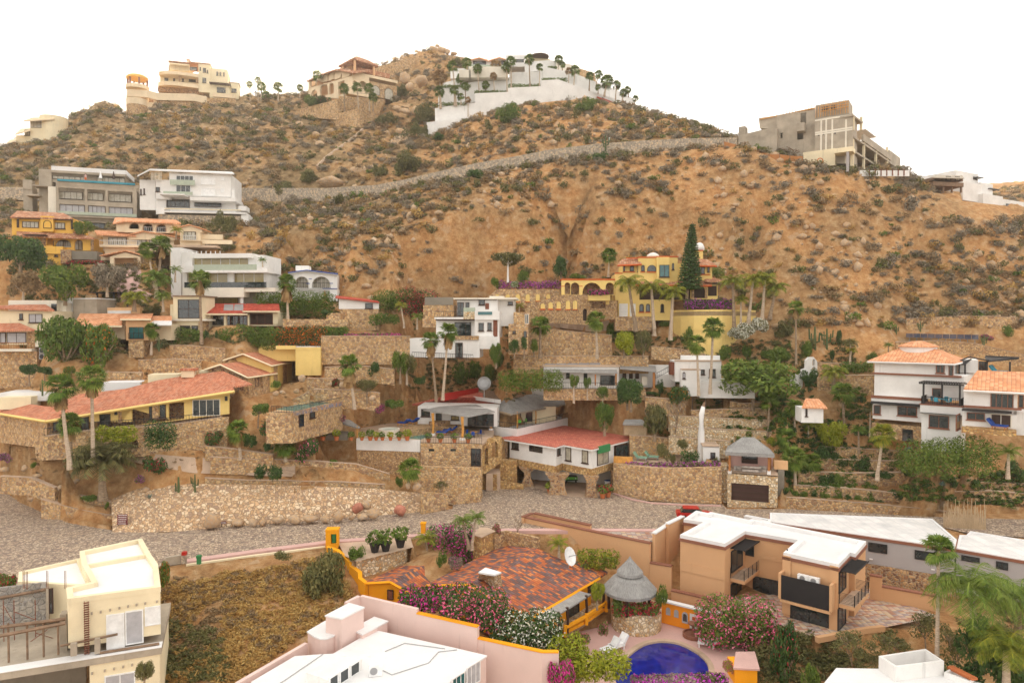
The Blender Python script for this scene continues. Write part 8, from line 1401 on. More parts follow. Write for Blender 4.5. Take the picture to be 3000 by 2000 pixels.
tree(1905,560,350,50,'thin dark cypress left of the tall hedge','leaf_dark',.95,D=107);tree(1990,545,345,45,'thin dark cypress touching the tall hedge','leaf_dark',.95,D=107);cactus(1462,560,430,2,'tall column cactus by the white towel wall',105);cactus(390,950,820,1,'column cactus beside the tall fan palm crown',95)
zoom(0,1250,2.0907)
palm('date',630,420,620,215,190,'broad grey green date palm in the rock garden',84.5,'leaf_olive')
B('leaf_dark','fl_red',(955,285,170,145,'rounded dark bush with few red flowers beside the cobbled path'),(1305,105,22,110,'reddish dark bush in front of the stone podium'),D=86);B('leaf_olive','fl_purple',(862,345,285,85,'small purple flowering bush beside the date palm'),(25,215,160,80,'purple flowering bush at the left edge under the house'),fln=3,D=84.8)
cactus(1095,440,305,1,'column cactus with one low arm on the rubble bank',84.8);cactus(1195,385,290,3,'branched column cactus on the rubble bank',85);agave(918,445,42,'blue grey agave in the rock garden',D=84.2);B('leaf_green',None,(1125,525,472,62,'small clipped bush between the boulders'),(860,558,525,90,'low green plants in the wall planter'),(560,450,415,140,'low ground plants under the date palm'),(655,500,455,30,'small cactus clump by the wall corner'),(205,250,210,45,'small dark bush on the rock garden rim'),D=84)
B('leaf_green','fl_red',(35,1000,870,150,'red flowering bush at the left edge beside the unfinished house'),D=58,fln=2);B('leaf_green','fl_orange',(1000,985,800,85,'green bush with yellow blossoms behind the cream building'),D=64);tree(885,1590,1420,140,'young araucaria like tree before the cream building','leaf_olive',.8,D=47)
zoom(600,1050,3.136)
palm('fan',325,890,308,665,120,'fan palm on the lower terrace, left of two',88);palm('fan',742,905,738,800,118,'short fan palm on the lower terrace, right of two',89,dead=False);palm('fan',1872,1150,1882,1015,125,'fan palm at the top of the boulder bank by the gate',88.4,dead=False)
B('leaf_dark','fl_red',(600,745,565,230,'large dark bush with red flowers below the turquoise pool'),(80,785,660,170,'round red flowered bush at the foot of the podium'),D=89);B('leaf_dark',None,(415,805,655,150,'dark bush beside the left fan palm'),(580,850,755,120,'grey green bush between the two fan palms'),D=88.6);B('leaf_dark','fl_pink',(950,935,725,230,'large dark oleander with pale pink flowers beside the pot wall'),D=90)
B('leaf_dark',None,(512,1105,955,145,'dark bush on the path edge, left of a pair'),(650,1105,950,160,'dark bush on the path edge, right of a pair'),D=85.4);B('leaf_green',None,(1165,985,915,110,'green yucca bush under the pot wall'),(1790,1185,1080,100,'light green bush left of the bank fan palm'),D=92);bare(2165,1235,1110,150,'leafless pale shrub before the lattice gate',D=91,leaf='leaf_olive')
tree(490,605,405,190,'small leaning tree in front of the turquoise pool wall','leaf_green',.55,D=89,cx=510);B('leaf_dark','fl_magenta',(1010,655,590,88,'magenta ball of bougainvillea beside the pool house door'),(1240,570,520,140,'magenta bougainvillea behind the small thatch shade'),(1605,500,405,100,'dark purple bougainvillea above the orange rendered wall'),fln=4,D=99);B('leaf_green',None,(1735,445,350,210,'spreading green bush above the orange rendered wall'),D=101)
B('leaf_dark','fl_red',(1195,265,170,118,'red leaved bush between the garden boulders'),D=99.5,fln=3);B('leaf_dark',None,(1560,155,25,115,'upright dark bush on the upper terrace'),D=102.5);tree(1490,385,185,210,'crooked small tree beside the skirted fan palm','leaf_olive',.6,D=98.6);palm('fan',1375,430,1325,60,122,'fan palm with heavy dead skirt in the middle of the terraces',97,dead=1.7);B('leaf_green',None,(650,270,190,120,'green fern like bush by the stone pillars'),D=93)
for i,(x,y,r)in enumerate([(890,185,100),(1260,245,70),(1540,365,75),(650,320,60),(715,310,70),(840,300,70),(1150,235,60)]):rock(x,y,96+(i==0)*4+(i in(1,6))*3,r,r*.85,'garden boulder near the turquoise pool, '+['large round one by the lemon box house','beside the red leaved bush','by the crooked tree','leftmost under the pillars','second under the pillars','third under the pillars','left of the red leaved bush'][i],'rock',170+i,grp='garden boulders near the turquoise pool')
zoom(0,450,3.136)
tree(190,1120,725,420,'dark green tree below the yellow villa balcony','leaf_dark',.85,D=112);tree(600,1370,1000,480,'wide dense tree below the driveway, left of the dry blossom tree','leaf_green',.92,D=110);tree(215,1330,1070,420,'rusty brown half dry tree at the left','leaf_dry',.85,D=111,bark='bark_pale');tree(985,1290,985,340,'bare blossom tree with dusty pink tint beside the driveway','leaf_grey',.85,D=112,bark='bark_pale');tree(770,760,605,200,'bright green tree before the concrete house base','leaf_green',.9,D=124)
hedge(610,978,950,1015,117,'red bougainvillea trailing along the wall below the yellow villa','leaf_dark',1,'fl_red');palm('fan',1450,1200,1480,835,105,'fan palm right of two beside the cream garage',114);palm('fan',1420,1200,1352,885,90,'fan palm left of two beside the cream garage',113.5);palm('coco',1440,1300,1430,1150,160,'dark feather palm at the foot of the driveway',111.5);palm('coco',1235,1420,1235,1330,140,'low yellowish feather palm behind the pergola',109.5,'palm_yellow');palm('coco',1500,1420,1490,1310,90,'small feather palm left of the cream cube house',110);palm('areca',1610,1150,1610,1070,65,'small palm before the glass villa terrace',113)
B('leaf_olive',None,(2060,730,520,220,'thin olive tree like bush below the white terrace'),(2230,560,460,160,'dense bush right of the white modern house'),(1820,660,605,180,'low bush under the white terrace'),(60,540,470,160,'bush at the left edge beside the concrete house'),(2090,900,830,200,'olive bush right of the cream garden wall'),(1420,1490,1380,200,'brown bush behind the peach roof house'),D=None)
palm('areca',1620,760,1620,705,60,'yellow palm beside the right gable of the mediterranean house',124.5,'palm_yellow');
zoom(500,700,3.136)
hedge(780,455,1465,690,115,'tall clipped yellow green hedge below the small arcade house','leaf_green',2.5,dens=1.3);palm('fan',1080,765,1065,400,100,'fan palm with long dead skirt before the clipped hedge',110.5,dead=1.8);palm('fan',285,935,265,375,118,'tall fan palm before the cream cube house',106);palm('areca',845,245,840,195,45,'tiny palm on the glass villa balcony',117)
hedge(430,790,960,1005,107.8,'broad light green hedge below the red tile house','leaf_green',2.6,dens=1.2);hedge(940,790,1390,985,108.4,'broad dark hedge with orange blossoms','leaf_dark',2.6,'fl_orange');hedge(1395,800,1612,905,109.5,'neatly clipped hedge at the end of the row','leaf_green',2);hedge(1870,440,2200,665,117,'tall green hedge beside the red bougainvillea','leaf_green',2.5);hedge(2110,445,2420,700,116.5,'huge red bougainvillea left of the cubic villa','leaf_dark',2.5,'fl_red',dens=.8);palm('areca',2145,785,2115,620,72,'small feather palm before the red bougainvillea',113,'palm_yellow');palm('areca',2265,800,2265,720,70,'banana like plant beside the screen wall',112.5)
hedge(1605,865,2105,905,109,'long low band of magenta flowers on the high stone wall','leaf_olive',.9,'fl_magenta',nm='flower_bed');hedge(1830,680,2080,790,112.5,'loose green shrubs behind the dining terrace','leaf_green',1.5);tree(2110,1300,1005,190,'leafy tree left of the twin fan palms, front one','leaf_green',.8,D=103.5);tree(2170,1310,1050,230,'grey green tree left of the twin fan palms, rear one','leaf_olive',.7,D=104.5,bark='bark_pale');B('leaf_dark',None,(2290,1330,1240,120,'low dark bush on the bare slope left of the fan palms'),(1430,700,640,130,'orange flowered bush at the stone stair'),D=105)
zoom(1150,700,3.136)
palm('fan',402,1460,350,930,98,'tall leaning fan palm before the cubic villa, left one',101.5,dead=1.6);palm('fan',462,1445,510,855,105,'tall fan palm before the cubic villa, right one',101,dead=1.5);palm('areca',1160,745,1165,620,56,'small palm beside the niche terrace wall',116,'palm_yellow');palm('fan',1355,1065,1360,795,112,'stout fan palm before the stone niche walls',110.8,dead=False);palm('fan',1880,1065,1870,750,108,'straight fan palm below the paved court',110.5,dead=False)
tree(1060,375,120,350,'forked white trunked tree on the slope edge','leaf_olive',.5,bark='white',D=124);tree(1550,370,140,200,'dark round tree behind the loggia garden','leaf_dark',.9,D=127);B('leaf_green',None,(1190,400,280,140,'bright green bush right of the white trunks'),(950,455,350,110,'dark green bush left of the white trunks'),(1700,370,310,220,'low green shrubs behind the loggia'),D=124.5);B('leaf_green','fl_white',(1120,440,365,80,'white flowering bush above the upper niche wall'),D=123,fln=3);hedge(980,380,1540,455,124,'purple flowering border above the upper niche wall','leaf_olive',1.2,'fl_purple',dens=.5)
tree(950,1160,935,150,'green tree beside the cubic villa stair','leaf_green',.9,D=106);tree(1120,1070,915,110,'small tree before the stone entry tower','leaf_dark',.85,D=107);tree(1210,1070,890,70,'slim dark shrub at the entry tower door','leaf_dark',.7,D=107.5);tree(1300,1060,900,110,'green shrub left of the stout fan palm','leaf_green',.9,D=110);B('leaf_yellow',None,(1570,1065,890,150,'yellowish young tree under the tall stone wall'));B('leaf_green',None,(1725,1065,910,130,'bushy green shrub under the tall stone wall'),(1000,1170,1020,110,'dark clump left of the stone terrace'),(750,1300,1100,190,'loose bamboo like shrubs below the cubic villa'),(910,1340,1150,160,'leafy shrubs behind the faded red roof'),(620,1330,1130,180,'thin brushy shrubs under the villa railing'));hedge(1000,1195,1545,1385,107,'row of feathery areca palms behind the white parapet','palm_green',2,dens=.8)
for x,y0,y1,w_,lb in((1665,1480,1230,110,'pompom clipped topiary tree, left one before the low white house'),(1790,1450,1260,90,'pompom clipped topiary tree, middle one before the low white house'),(1930,1560,1345,150,'leafy small tree right of the topiary trees')):tree(x,y0,y1,w_,lb,'leaf_green',.55,D=106,bark='bark_pale')
tree(2190,1560,1265,270,'round dark tree before the reed pergola','leaf_dark',.8,D=104.5)
zoom(1650,650,3.136)
t_=T('norfolk_pine','tall dark norfolk pine in front of the yellow mansion','tree',P=atY(1130,700,117.5));p=t_.L;q=mpx(p.y);H=700*q;m=MB();m.tube([p-Ve((0,0,2)),p+Ve((.5,0,H*.5)),p+Ve((1.0,0,H))],[.32,.2,.05],7);t_.add('trunk','bark',m);g=random.Random(2);cl=[]
for k in range(26):
 z=H*(.12+.86*k/26);R=(1-k/27)**.8*110*q+.15
 for a in range(6):an=a*1.05+k*.5;[cl.append((math.cos(an)*R*f+.5+z/H*.5,math.sin(an)*R*f,z+.1*R*f,R*.2+.1,R*.2+.1,.16))for f in(.35,.8)]
V_,F_=leafcloud(cl,11000,.13,8,1.5);child(t_,'foliage',mesh_np('foliage',V_,F_,'leaf_dark'))
for a in((668,975,600,570,155,'coconut palm before the mansion garage'),(838,1015,812,610,150,'coconut palm before the mansion porch, second from left'),(985,1055,1010,650,145,'coconut palm at the start of the curved base')):palm('coco',*a,115.5,'palm_yellow')
for a in((1572,965,1560,560,140,'coconut palm right of the mansion, leftmost of the grove'),(1702,905,1745,540,130,'coconut palm in the middle of the grove right of the mansion'),(1828,870,1855,530,130,'coconut palm right of the grove centre'),(1900,862,1955,610,130,'coconut palm leaning outward at the right of the grove'),(1632,945,1635,720,85,'short drooping palm inside the mansion grove')):palm('coco',*a,114.8,'palm_yellow')
palm('fan',415,480,425,305,84,'fan palm on the slope behind the loggia',129,dead=False);palm('fan',2140,1275,2140,790,85,'slender fan palm standing alone on the bare slope',110);palm('fan',1245,1560,1230,1125,105,'very tall fan palm above the white horn, left one',102,dead=.9);palm('fan',1350,1545,1380,970,118,'very tall fan palm above the white horn, right one',103,dead=.8)
hedge(1130,700,1570,800,(116.3,116),'purple bougainvillea hedge on the curved yellow base','leaf_dark',1.4,'fl_purple');hedge(235,618,412,668,117.6,'magenta flowers on the loggia balcony','leaf_dark',1,'fl_magenta');hedge(1370,395,1480,520,124,'green creeper at the right end of the mansion','leaf_green',2)
B('leaf_olive','fl_white',(1640,1075,930,290,'white blooming bush on the slope, lower part'),(1810,1010,865,240,'white blooming bush on the slope, upper part'),fln=9,D=113);tree(560,1225,985,240,'bright yellow green tree on the lawn terrace','leaf_yellow',.92,D=110.5);tree(735,1225,985,160,'olive green tree right of the bright yellow one','leaf_olive',.92,D=110.8);B('leaf_green',None,(870,1255,1185,150,'fresh low shrub by the sloping stone wall'),(460,1080,900,220,'palm like shrubs below the mansion stone base'),(1150,1130,960,130,'dark palm shrub below the curved base'),(1000,1110,1040,150,'low dark shrub at the path below the mansion'),(930,960,890,130,'green agave shrubs beside the curved base'),(1470,1280,1120,150,'palm shrub behind the roof terrace house'),(1690,1270,1130,120,'dark palm shrub on the slope'),(1970,1280,1150,260,'wide dark green shrub on the slope'),(1870,1250,1150,110,'small green shrub left of the wide dark one'),(640,1030,950,200,'purple leaved shrubs under the garage'));B('leaf_olive',None,(2020,1060,900,240,'brown olive shrub on the bare slope'),(2240,1180,1080,150,'light shrub near the lone fan palm'))
zoom(1750,950,2.8507)
tree(1300,695,265,860,'broad spreading tree with feathery crown in the right garden','leaf_green',.78,D=104.5,cx=1330);tree(480,950,640,310,'dense grey green tree beside the thatched hut','leaf_olive',.88,D=100.5);tree(690,690,495,200,'round dark tree with orange fruit','leaf_dark',.9,'fl_orange',D=104);tree(60,905,640,170,'green tree behind the red roof corner','leaf_green',.9,D=103);bare(650,900,600,200,'bare brown tree on the garden terraces','bark',101)
for k,a in(('areca',(790,780,800,510,62,'thin feather palm left of the very tall fan palms')),('areca',(905,705,905,575,50,'small feather palm between the very tall trunks')),('areca',(1000,800,1000,690,58,'low feather palm in the square planter')),('fan',(1420,945,1440,640,95,'fan palm at the end of the garden terrace walls')),('fan',(1648,885,1650,700,88,'fan palm left of the peach roofed hut')),('fan',(1740,770,1780,700,65,'short fan palm touching the peach roofed hut')),('fan',(2062,860,2050,575,112,'full fan palm right of the peach roofed hut')),('fan',(1590,1080,1590,960,105,'bushy low fan palm behind the gazebo')),('fan',(1655,1380,1650,1120,122,'fan palm beside the garage stair')),('fan',(1800,1310,1800,1150,90,'fan palm behind the one beside the garage stair')),('areca',(1760,930,1765,840,75,'yellowish palm under the peach roofed hut'))):palm(k,*a,None,None if k=='fan' else 'palm_yellow',dead=.6 if k=='fan' else None)
hedge(232,1150,1025,1262,(97.5,92.9),'magenta bougainvillea hanging along the top of the flower wall','leaf_olive',1.2,'fl_purple');hedge(715,1060,850,1150,95,'square clipped hedge beside the white horn','leaf_dark',1.2);B('leaf_olive',None,(545,1130,990,130,'grey green bush on the flower wall terrace'),(630,1150,1080,70,'dark low bush on the flower wall terrace'),(980,1200,1080,100,'yellow green bush beside the gazebo'),(720,1040,950,120,'loose bush behind the clipped square hedge'),D=96);tree(250,690,440,200,'bushy tree before the grill oven','leaf_dark',.85,D=105.5)
for i,(x,y,w_)in enumerate([(1570,1400,90),(1640,1410,100),(1720,1425,90),(1810,1430,80),(1910,1440,100),(2010,1450,90),(2100,1455,90),(2180,1470,90),(2270,1480,100),(2360,1490,90)]):bush(x,y+25,y-45,w_,'low shrub in the row along the street wall, number %s from the left'%['one','two','three','four','five','six','seven','eight','nine','ten'][i],'leaf_green' if i%3 else 'leaf_dark',grp='shrub row along the street wall',D=91.2)
for i,(x,y,yt,w_,mt)in enumerate([(1120,790,755,90,'leaf_dark'),(1240,810,765,160,'leaf_green'),(1360,815,770,130,'leaf_green'),(1430,890,850,70,'leaf_dark'),(715,925,870,70,'leaf_dark'),(1900,1120,1000,300,'leaf_dark'),(1700,1240,1160,150,'leaf_dark'),(1900,1340,1210,170,'leaf_dark'),(2020,1350,1230,130,'leaf_green'),(1450,1010,940,100,'leaf_yellow'),(520,600,450,60,'leaf_dark'),(150,560,510,110,'leaf_dark'),(60,1330-600,640,110,'leaf_green'),(440,590,555,150,'leaf_dark'),(1590,1290,1200,80,'leaf_dark'),(2050,1180,1090,130,'leaf_dark')]):bush(x,y,yt,w_,'garden shrub on the right terraces, '+['small dark one by the curved wall','light green one on the fourth terrace','light green one at the end of the fourth terrace','dark one at the palm foot','round one on the second terrace','wide dark one above the gazebo','dark one right of the garage stair','dark palm like one','bright one beside the palm like one','yellow one behind the thatch roof','slim upright one by the white stair','low one below the red chairs','one behind the red roof','low one at the white house steps','one in the stair corner','one near the third wall'][i],mt)
tree(1960,1070,780,300,'yellow green fruit tree on the right garden terraces','leaf_yellow',.85,D=99)
zoom(2250,900,3.136)
hedge(1360,1200,2150,1568,(84,79.5),'very large round clipped hedge below the white peach roofed house','leaf_green',5,dens=1.6);hedge(705,500,970,605,107,'clipped hedge left of the white peach roofed house','leaf_green',1.8);palm('fan',1003,1550,1060,1170,132,'windswept fan palm left of the very large hedge',88,'palm_yellow',dead=.9);palm('areca',835,1300,835,1130,82,'feather palm before the stone base of the peach roofed house',93.5);palm('fan',938,1160,945,930,78,'grey date like palm at the corner of the peach roofed house',98,'leaf_olive',dead=False);palm('areca',2205,1530,2215,1340,130,'silver trunked palm right of the very large hedge',80)
palm('coco',600,720,610,600,140,'golden green feather palm clump behind the hut',104,'palm_yellow');palm('coco',755,490,760,330,80,'grey feather palm on the slope above the clipped hedge',110,'leaf_olive');palm('areca',750,500,770,400,60,'small yellow palm in front of the grey feather palm',109.5,'palm_yellow');palm('areca',1105,430,1110,350,50,'small palm behind the peach hip roof',108)
for a in((540,375,195,5,'dense clump of column cactus on the slope'),(430,380,175,3,'tall thin column cactus on the slope'),(1400,222,130,5,'branched cactus above the blue solar row, left one'),(1180,245,160,4,'cactus clump above the blue solar row, far left'),(1985,360,255,6,'cactus clump at the right end of the blue solar row')):cactus(*a)
for a in((655,335,200,75,'layered topiary tree on the slope'),(590,500,380,60,'dark layered topiary beside the yellow palm')):tree(*a,'leaf_dark',.9)
B('leaf_dark','fl_magenta',(2010,300,245,110,'magenta flowering bush beside the blue solar row'),fln=4);B('leaf_green',None,(2205,265,155,120,'round green bush on the slope at the right'),(190,370,310,50,'small dark bush by the lone fan palm'),(90,500,360,260,'dense dark shrubs above the broad tree'),(700,1010,950,120,'dark ferny bush right of the full fan palm'),(950,500,400,130,'dark palm shrubs at the roof corner'),(1140,1455,1370,170,'light green bush on the upper right terrace'),(350,470,290,130,'olive bush on the slope above the bell gable'));agave(1290,1330,62,'silver fan palm shrub below the stone base',D=90);B('leaf_dark',None,(1290,1560,1460,180,'dark palm shrub at the foot of the big hedge'),(1000,1560,1490,300,'flowering ground plants along the second wall'),(850,1500,1330,200,'brown twiggy bush on the terraces'),(440,1480,1400,140,'green palm shrub near the gazebo stair'),(2250,1560,1400,160,'olive bush at the right edge of the garden'),(380,700,560,180,'dark shrubs right of the broad tree'),(250,1010,880,140,'dark shrub between the fan palms'))
agave(2545-2250 if False else 1600,1640,55,'grey agave on the lower right terrace',D=88)
zoom(650,1500,3.136)
palm('areca',1900,450,1872,250,118,'bright feather palm beside the purple flowers',75.5,'palm_yellow');hedge(1905,110,2270,500,75.8,'tall dark bush mass with purple and pink flowers','leaf_dark',3,'fl_magenta',dens=1.1);B('leaf_green',None,(1235,445,290,190,'yellow green bush on the parking ledge'));B('leaf_green',None,(1235,440,300,190,'leafy bush on the pale stone wall, leftmost'),D=72.5)if False else None
for x,lb in((1405,'potted bush on the pale stone wall, left one'),(1505,'potted bush on the pale stone wall, middle one'),(1640,'potted bush on the pale stone wall, right one')):pot(x,365 if x<1450 else 355 if x<1600 else 320,.05,2.2,lb,'leaf_green',pm='black_metal')
bush(930,800,350,520,'big olive green thicket beside the yellow stepped wall','leaf_olive',D=66.5);bush(1010,470,340,240,'leafy top of the thicket below the bin niche','leaf_olive',D=70.5);bush(560,445,350,180,'sparse green weeds on the cream retaining wall','leaf_olive',D=68.3)
zoom(1250,1500,3.136)
palm('areca',385,290,330,90,112,'feather palm by the stone shed, left of the pair',74.5);palm('areca',415,300,452,62,112,'feather palm by the stone shed, right of the pair',75);palm('areca',1215,410,1215,300,112,'small feather palm behind the mottled roof',73.5,'palm_yellow');hedge(1420,360,1760,560,71.5,'areca palm thicket beside the two tiered thatch','palm_yellow',1.8);B('leaf_green',None,(135,495,350,110,'upright light green bush left of the tiled roof'),D=70.5);B('leaf_grey','fl_magenta',(260,505,370,150,'grey bush with magenta flowers by the tiled roof'),D=70.6);B('leaf_green','fl_pink',(635,215,90,130,'pink flowering bush at the street beside the stone shed'),D=78,fln=4);bare(830,215,20,170,'leafless shrub at the long beige wall','bark',79)
hedge(-230,715,215,960,(61.5,59.5),'magenta bougainvillea mass behind the pink wall','leaf_dark',2.5,'fl_magenta',dens=1.2);hedge(190,700,690,1120,(59,57.5),'tall dark oleander with deep pink flowers','leaf_dark',2.5,'fl_pink',dens=1.3);hedge(660,935,1180,1290,(57.5,56.8),'dark oleander with white and pale pink flowers','leaf_dark',2.2,'fl_white',dens=1.3);hedge(1150,1120,1450,1600,(55.8,55),'yellow green shrub mass at the pool, left part','leaf_yellow',2.2,dens=1.3);hedge(1400,1280,1830,1620,(54.5,53.5),'yellow green shrub mass at the pool, right part','leaf_yellow',2,dens=1.3);B('leaf_green','fl_magenta',(1225,1610,1270,300,'magenta bougainvillea spilling over the lower pink wall'),D=54.2,fln=9)
tree(1565,850,620,160,'potted bushy tree at the porch corner','leaf_yellow',.85,D=66);B('leaf_green',None,(1745,930,750,115,'leafy plant left under the two tiered thatch'),(2155,880,640,130,'yellow green bush right of the two tiered thatch'),D=66.3);hedge(1730,840,2130,965,(66,65.6),'potted flowers along the round stone terrace rim','leaf_green',.8,'fl_red',nm='flower_bed');B('leaf_green','fl_pink',(1620,1130,980,150,'pink flowers beside the stone steps'),(1440,1230,1090,160,'pink geranium bush by the porch stairs'),D=63,fln=2)
zoom(1850,1450,2.8507)
hedge(640,880,1190,1310,(62.3,61.5),'very large pink oleander beside the beige house patio','leaf_green',3,'fl_pink',dens=1.2);tree(1290,1568,1040,330,'dark glossy tree with red flowers below the beige patio','leaf_dark',.95,'fl_red',D=58.5);B('leaf_green',None,(1500,1600,1375,210,'light green bush at the bottom edge'),D=55);B('leaf_yellow','fl_magenta',(815,1480,1380,130,'yellow plant topped with magenta flowers at the pool edge'),D=57.5,fln=3)
hedge(20,1535,560,1600,(54,54),'mixed flower bed at the near pool edge','leaf_grey',1.2,'fl_purple',nm='flower_bed');hedge(560,1520,800,1600,(54,54),'purple flower bed right of the pool','leaf_olive',1.2,'fl_purple',nm='flower_bed')
fk=Fr(860,1490,57,0);h=T('yellow_kiosk','small golden yellow block with pale flat roof by the pool','building',fk);h.b('wall','gold',862,1440,1050,1600,0,2);h.prism('roof','pinkstep',[(850,1440),(1072,1450),(1030,1302),(870,1305)],zD(850,1440,56.9),zD(850,1440,56.9)-.15)
cactus(552,940,865,0,'single column cactus behind the orange niche wall',69.2)
zoom(2250,1450,2.8507)
for a in((700,1400,1130,420,'airy olive acacia before the beige patio, left one'),(1000,1420,1150,400,'airy olive acacia before the beige patio, middle one'),(1330,1320,960,380,'airy olive acacia at the corner of the beige patio'),(1580,1560,1100,420,'airy olive acacia beside the tall fan palm'),(880,1500,1330,380,'low spreading acacia above the white roof')):bare(*a[:4],a[4],'bark',57 if a[0]!=1330 else 61,'leaf_olive')
palm('fan',1410,1480,1432,460,150,'very tall fan palm at the lower right',54,dead=.5);palm('coco',1760,1420,1700,800,380,'large coconut palm at the lower right, left one',53);palm('coco',2080,1300,2110,880,330,'large coconut palm at the right edge',55);palm('coco',1990,1700,2000,1290,300,'yellowing coconut palm in the bottom right corner',50,'palm_yellow');B('leaf_dark',None,(1850,1450,1000,500,'dark undergrowth beneath the coconut palms'),(1650,1600,1380,360,'dark undergrowth beside the white tank enclosure'),(2050,1600,1350,360,'dark undergrowth in the bottom right corner'),D=52)
p=atY(1640,295,80.5);h=T('cane_screen','ragged pale cane screen beside the grey houses','fence',P=p);m=MB();g=random.Random(6)
for i in range(95):x=1466+i*3.75;a=atY(x,300,81-i*.01);b=atY(x+g.uniform(-6,6),150+g.uniform(-60,15)if i%9 else 60+g.uniform(-40,20),81-i*.01);m.bar(a,b,.05,3,.03)
h.add('canes','straw',m)
zoom(1200,100,3.136)
for i,(xb,yb,xc,yc,r,dd)in enumerate([(285,660,275,395,58,1),(283,665,272,525,45,0),(428,640,395,300,45,0),(412,640,410,515,40,0),(515,620,510,482,35,0),(472,630,470,575,30,0),(535,450,525,262,42,0),(468,470,470,410,42,0),(537,755,537,605,26,1),(640,545,625,315,38,0),(700,540,700,470,34,0),(710,432,706,345,34,0),(780,535,770,385,30,1),(795,430,793,285,45,1),(897,535,890,303,40,0),(935,492,930,250,42,0),(1107,485,1097,228,42,0),(1192,480,1196,305,30,0),(1362,412,1370,232,36,0),(1403,320,1405,280,26,0),(1455,550,1465,340,30,1),(1500,562,1520,332,42,0),(1650,502,1656,388,36,0),(1717,450,1737,370,34,0),(1790,552,1815,432,55,0),(1732,530,1732,490,25,0),(1892,582,1900,468,36,0),(1955,602,1965,538,34,0),(2012,560,2005,512,30,0),(2068,652,2075,592,26,0)]):
 palm('fan',xb,yb,xc,yc,r,'fan palm on the white terraced compound, number %d counted from the left'%(i+1),180.5 if(yb>600 and xb<600)else 183 if yb>470 else 187,'palm_dead' if dd else None,.6,'fan palms on the white terraced compound')
for i,(a,b,c,d,D)in enumerate([(300,460,560,492,185.5),(560,398,905,430,188.5),(600,512,890,542,182.5),(910,452,1196,490,183),(1222,395,1345,425,183.5),(1360,395,1446,432,184),(1275,290,1350,312,186.5),(270,620,520,660,180.7)]):hedge(a,b,c,d,D,'green hedge strip on the white compound, '+['upper left terrace','below the cream pavilion','middle left terrace','middle terrace','left of the rounded wall','right of the rounded wall','top right terrace','lowest left terrace'][i],'leaf_green',1.2,dens=.8)
B('leaf_green',None,(900,820,625,270,'large bright green bush below the white compound'),(1620,720,590,260,'dark bush at the right foot of the white compound'));B('leaf_dark',None,(280,980,900,150,'dark bush at the foot of the lowest white wall'),(600,1330,1235,190,'flat topped olive bush below the road wall'),(1750,1180,1070,160,'green bush below the road wall near the cactus'));bare(1790,765,660,110,'white branched bare tree right of the compound ramp');cactus(1800,1060,930,4,'tall cactus standing beside the road wall',146)
p=atY(1832,1000,147.5);h=T('street_sign','small white board on a pole behind the road wall','sign',P=p);h.add('board','sign_white',MB().fbox(Fr(1832,1000,147.5,0),1823,950,1842,978,0,.05));h.add('post','metal',MB().fbox(Fr(1832,1000,147.5,0),1831,978,1834,1010,.06,.1))
zoom(750,100,3.136)
for i,(xb,yb,xc,yc,r,D)in enumerate([(20,595,15,420,25,216),(46,600,50,480,38,215),(85,605,88,560,35,215),(203,602,203,488,40,214),(402,572,403,492,28,213),(815,702,808,500,42,193),(942,682,930,492,42,192),(1042,690,1040,498,42,192.5),(1075,692,1075,582,38,192.3),(560,420,560,380,40,208),(-55,598,-60,460,26,216)]):palm('fan',xb,yb,xc,yc,r,'fan palm on the ridge by the hilltop villas, '+['tall slim one left of the gap','stout one left of the gap','low one left of the gap','lone dark one in the gap','small lone one near the arcaded villa','first on the villa base','second on the villa base','third on the villa base','fourth lower one on the villa base','golden one behind the arcaded roof','slim one nearest the hilltop villa'][i],D,dead=.5,grp='palms on the ridge')
B('leaf_green',None,(500,655,555,170,'green bush at the left foot of the arcaded villa'),D=195);B('leaf_dark','fl_red',(610,650,570,230,'dark red flowered bush below the arcaded villa'),D=196);B('leaf_olive',None,(1200,840,720,240,'dark bush right of the tan buttress walls'),(500,780,650,150,'olive tree like bush before the tan walls'),(1340,590,450,160,'dark thicket below the summit wall'),(1550,820,640,260,'thick bushes in the ravine left of the white compound'),(1500,960,800,180,'dark bush in the ravine'),(1850,300,220,160,'twiggy bush at the summit wall'),(1400,1280,1080,340,'thicket in the ravine above the road'),(480,1370,1240,190,'green bush beside the pale road cut'),(260,1530,1350,260,'tree like bush before the road wall'),(750,1570,1460,160,'yellow green bush below the road wall'),(1140,1310,1180,150,'olive bush above the road wall'));bare(1040,1010,920,100,'pale bare tree on the slope below the villas')
B('leaf_dry',None,(1100,330,260,120,'brown bush beside the stone wall of the ridge'))if False else None
p0=[hit(980,690+195),hit(900,960),hit(760,1060),hit(650,1140),hit(560,1230)];m=MB();m.tube([p+Ve((0,0,.2))for p in p0],.45,6);single('drain_channel','paving',m,'pale stone drain channel running down the slope','drain')
def cover(name,label,mat,zone,n,s0,s1,seed,leaves=70,dens=.05):
 g=random.Random(seed);Ls=[];x0,y0,x1,y1=min(p[0]for p in zone),min(p[1]for p in zone),max(p[0]for p in zone),max(p[1]for p in zone);PV=[leafcloud(clumpset(4,1,.9,700+k,0,.45),leaves,.17,710+k,1.6)[0]for k in range(3)]
 for _ in range(n):
  x,y=g.uniform(x0,x1),g.uniform(y0,y1)
  if not inpoly(np.array([x]),np.array([y]),zone)[0]:continue
  p=hit(x,y)
  if fbm(np.array([p.x]),np.array([p.y]),.22,3,seed)[0]<dens:continue
  s_=g.uniform(s0,s1);Ls.append(transform(PV[_%3],p.x,p.y,p.z-.1,s_,g.random()*6,.9))
 V_=np.concatenate(Ls);o=bpy.data.objects.new(name,mesh_np(name,V_,np.arange(len(V_)).reshape(-1,4),mat));COL.objects.link(o);tagit(o,label,'ground cover',None,'stuff')
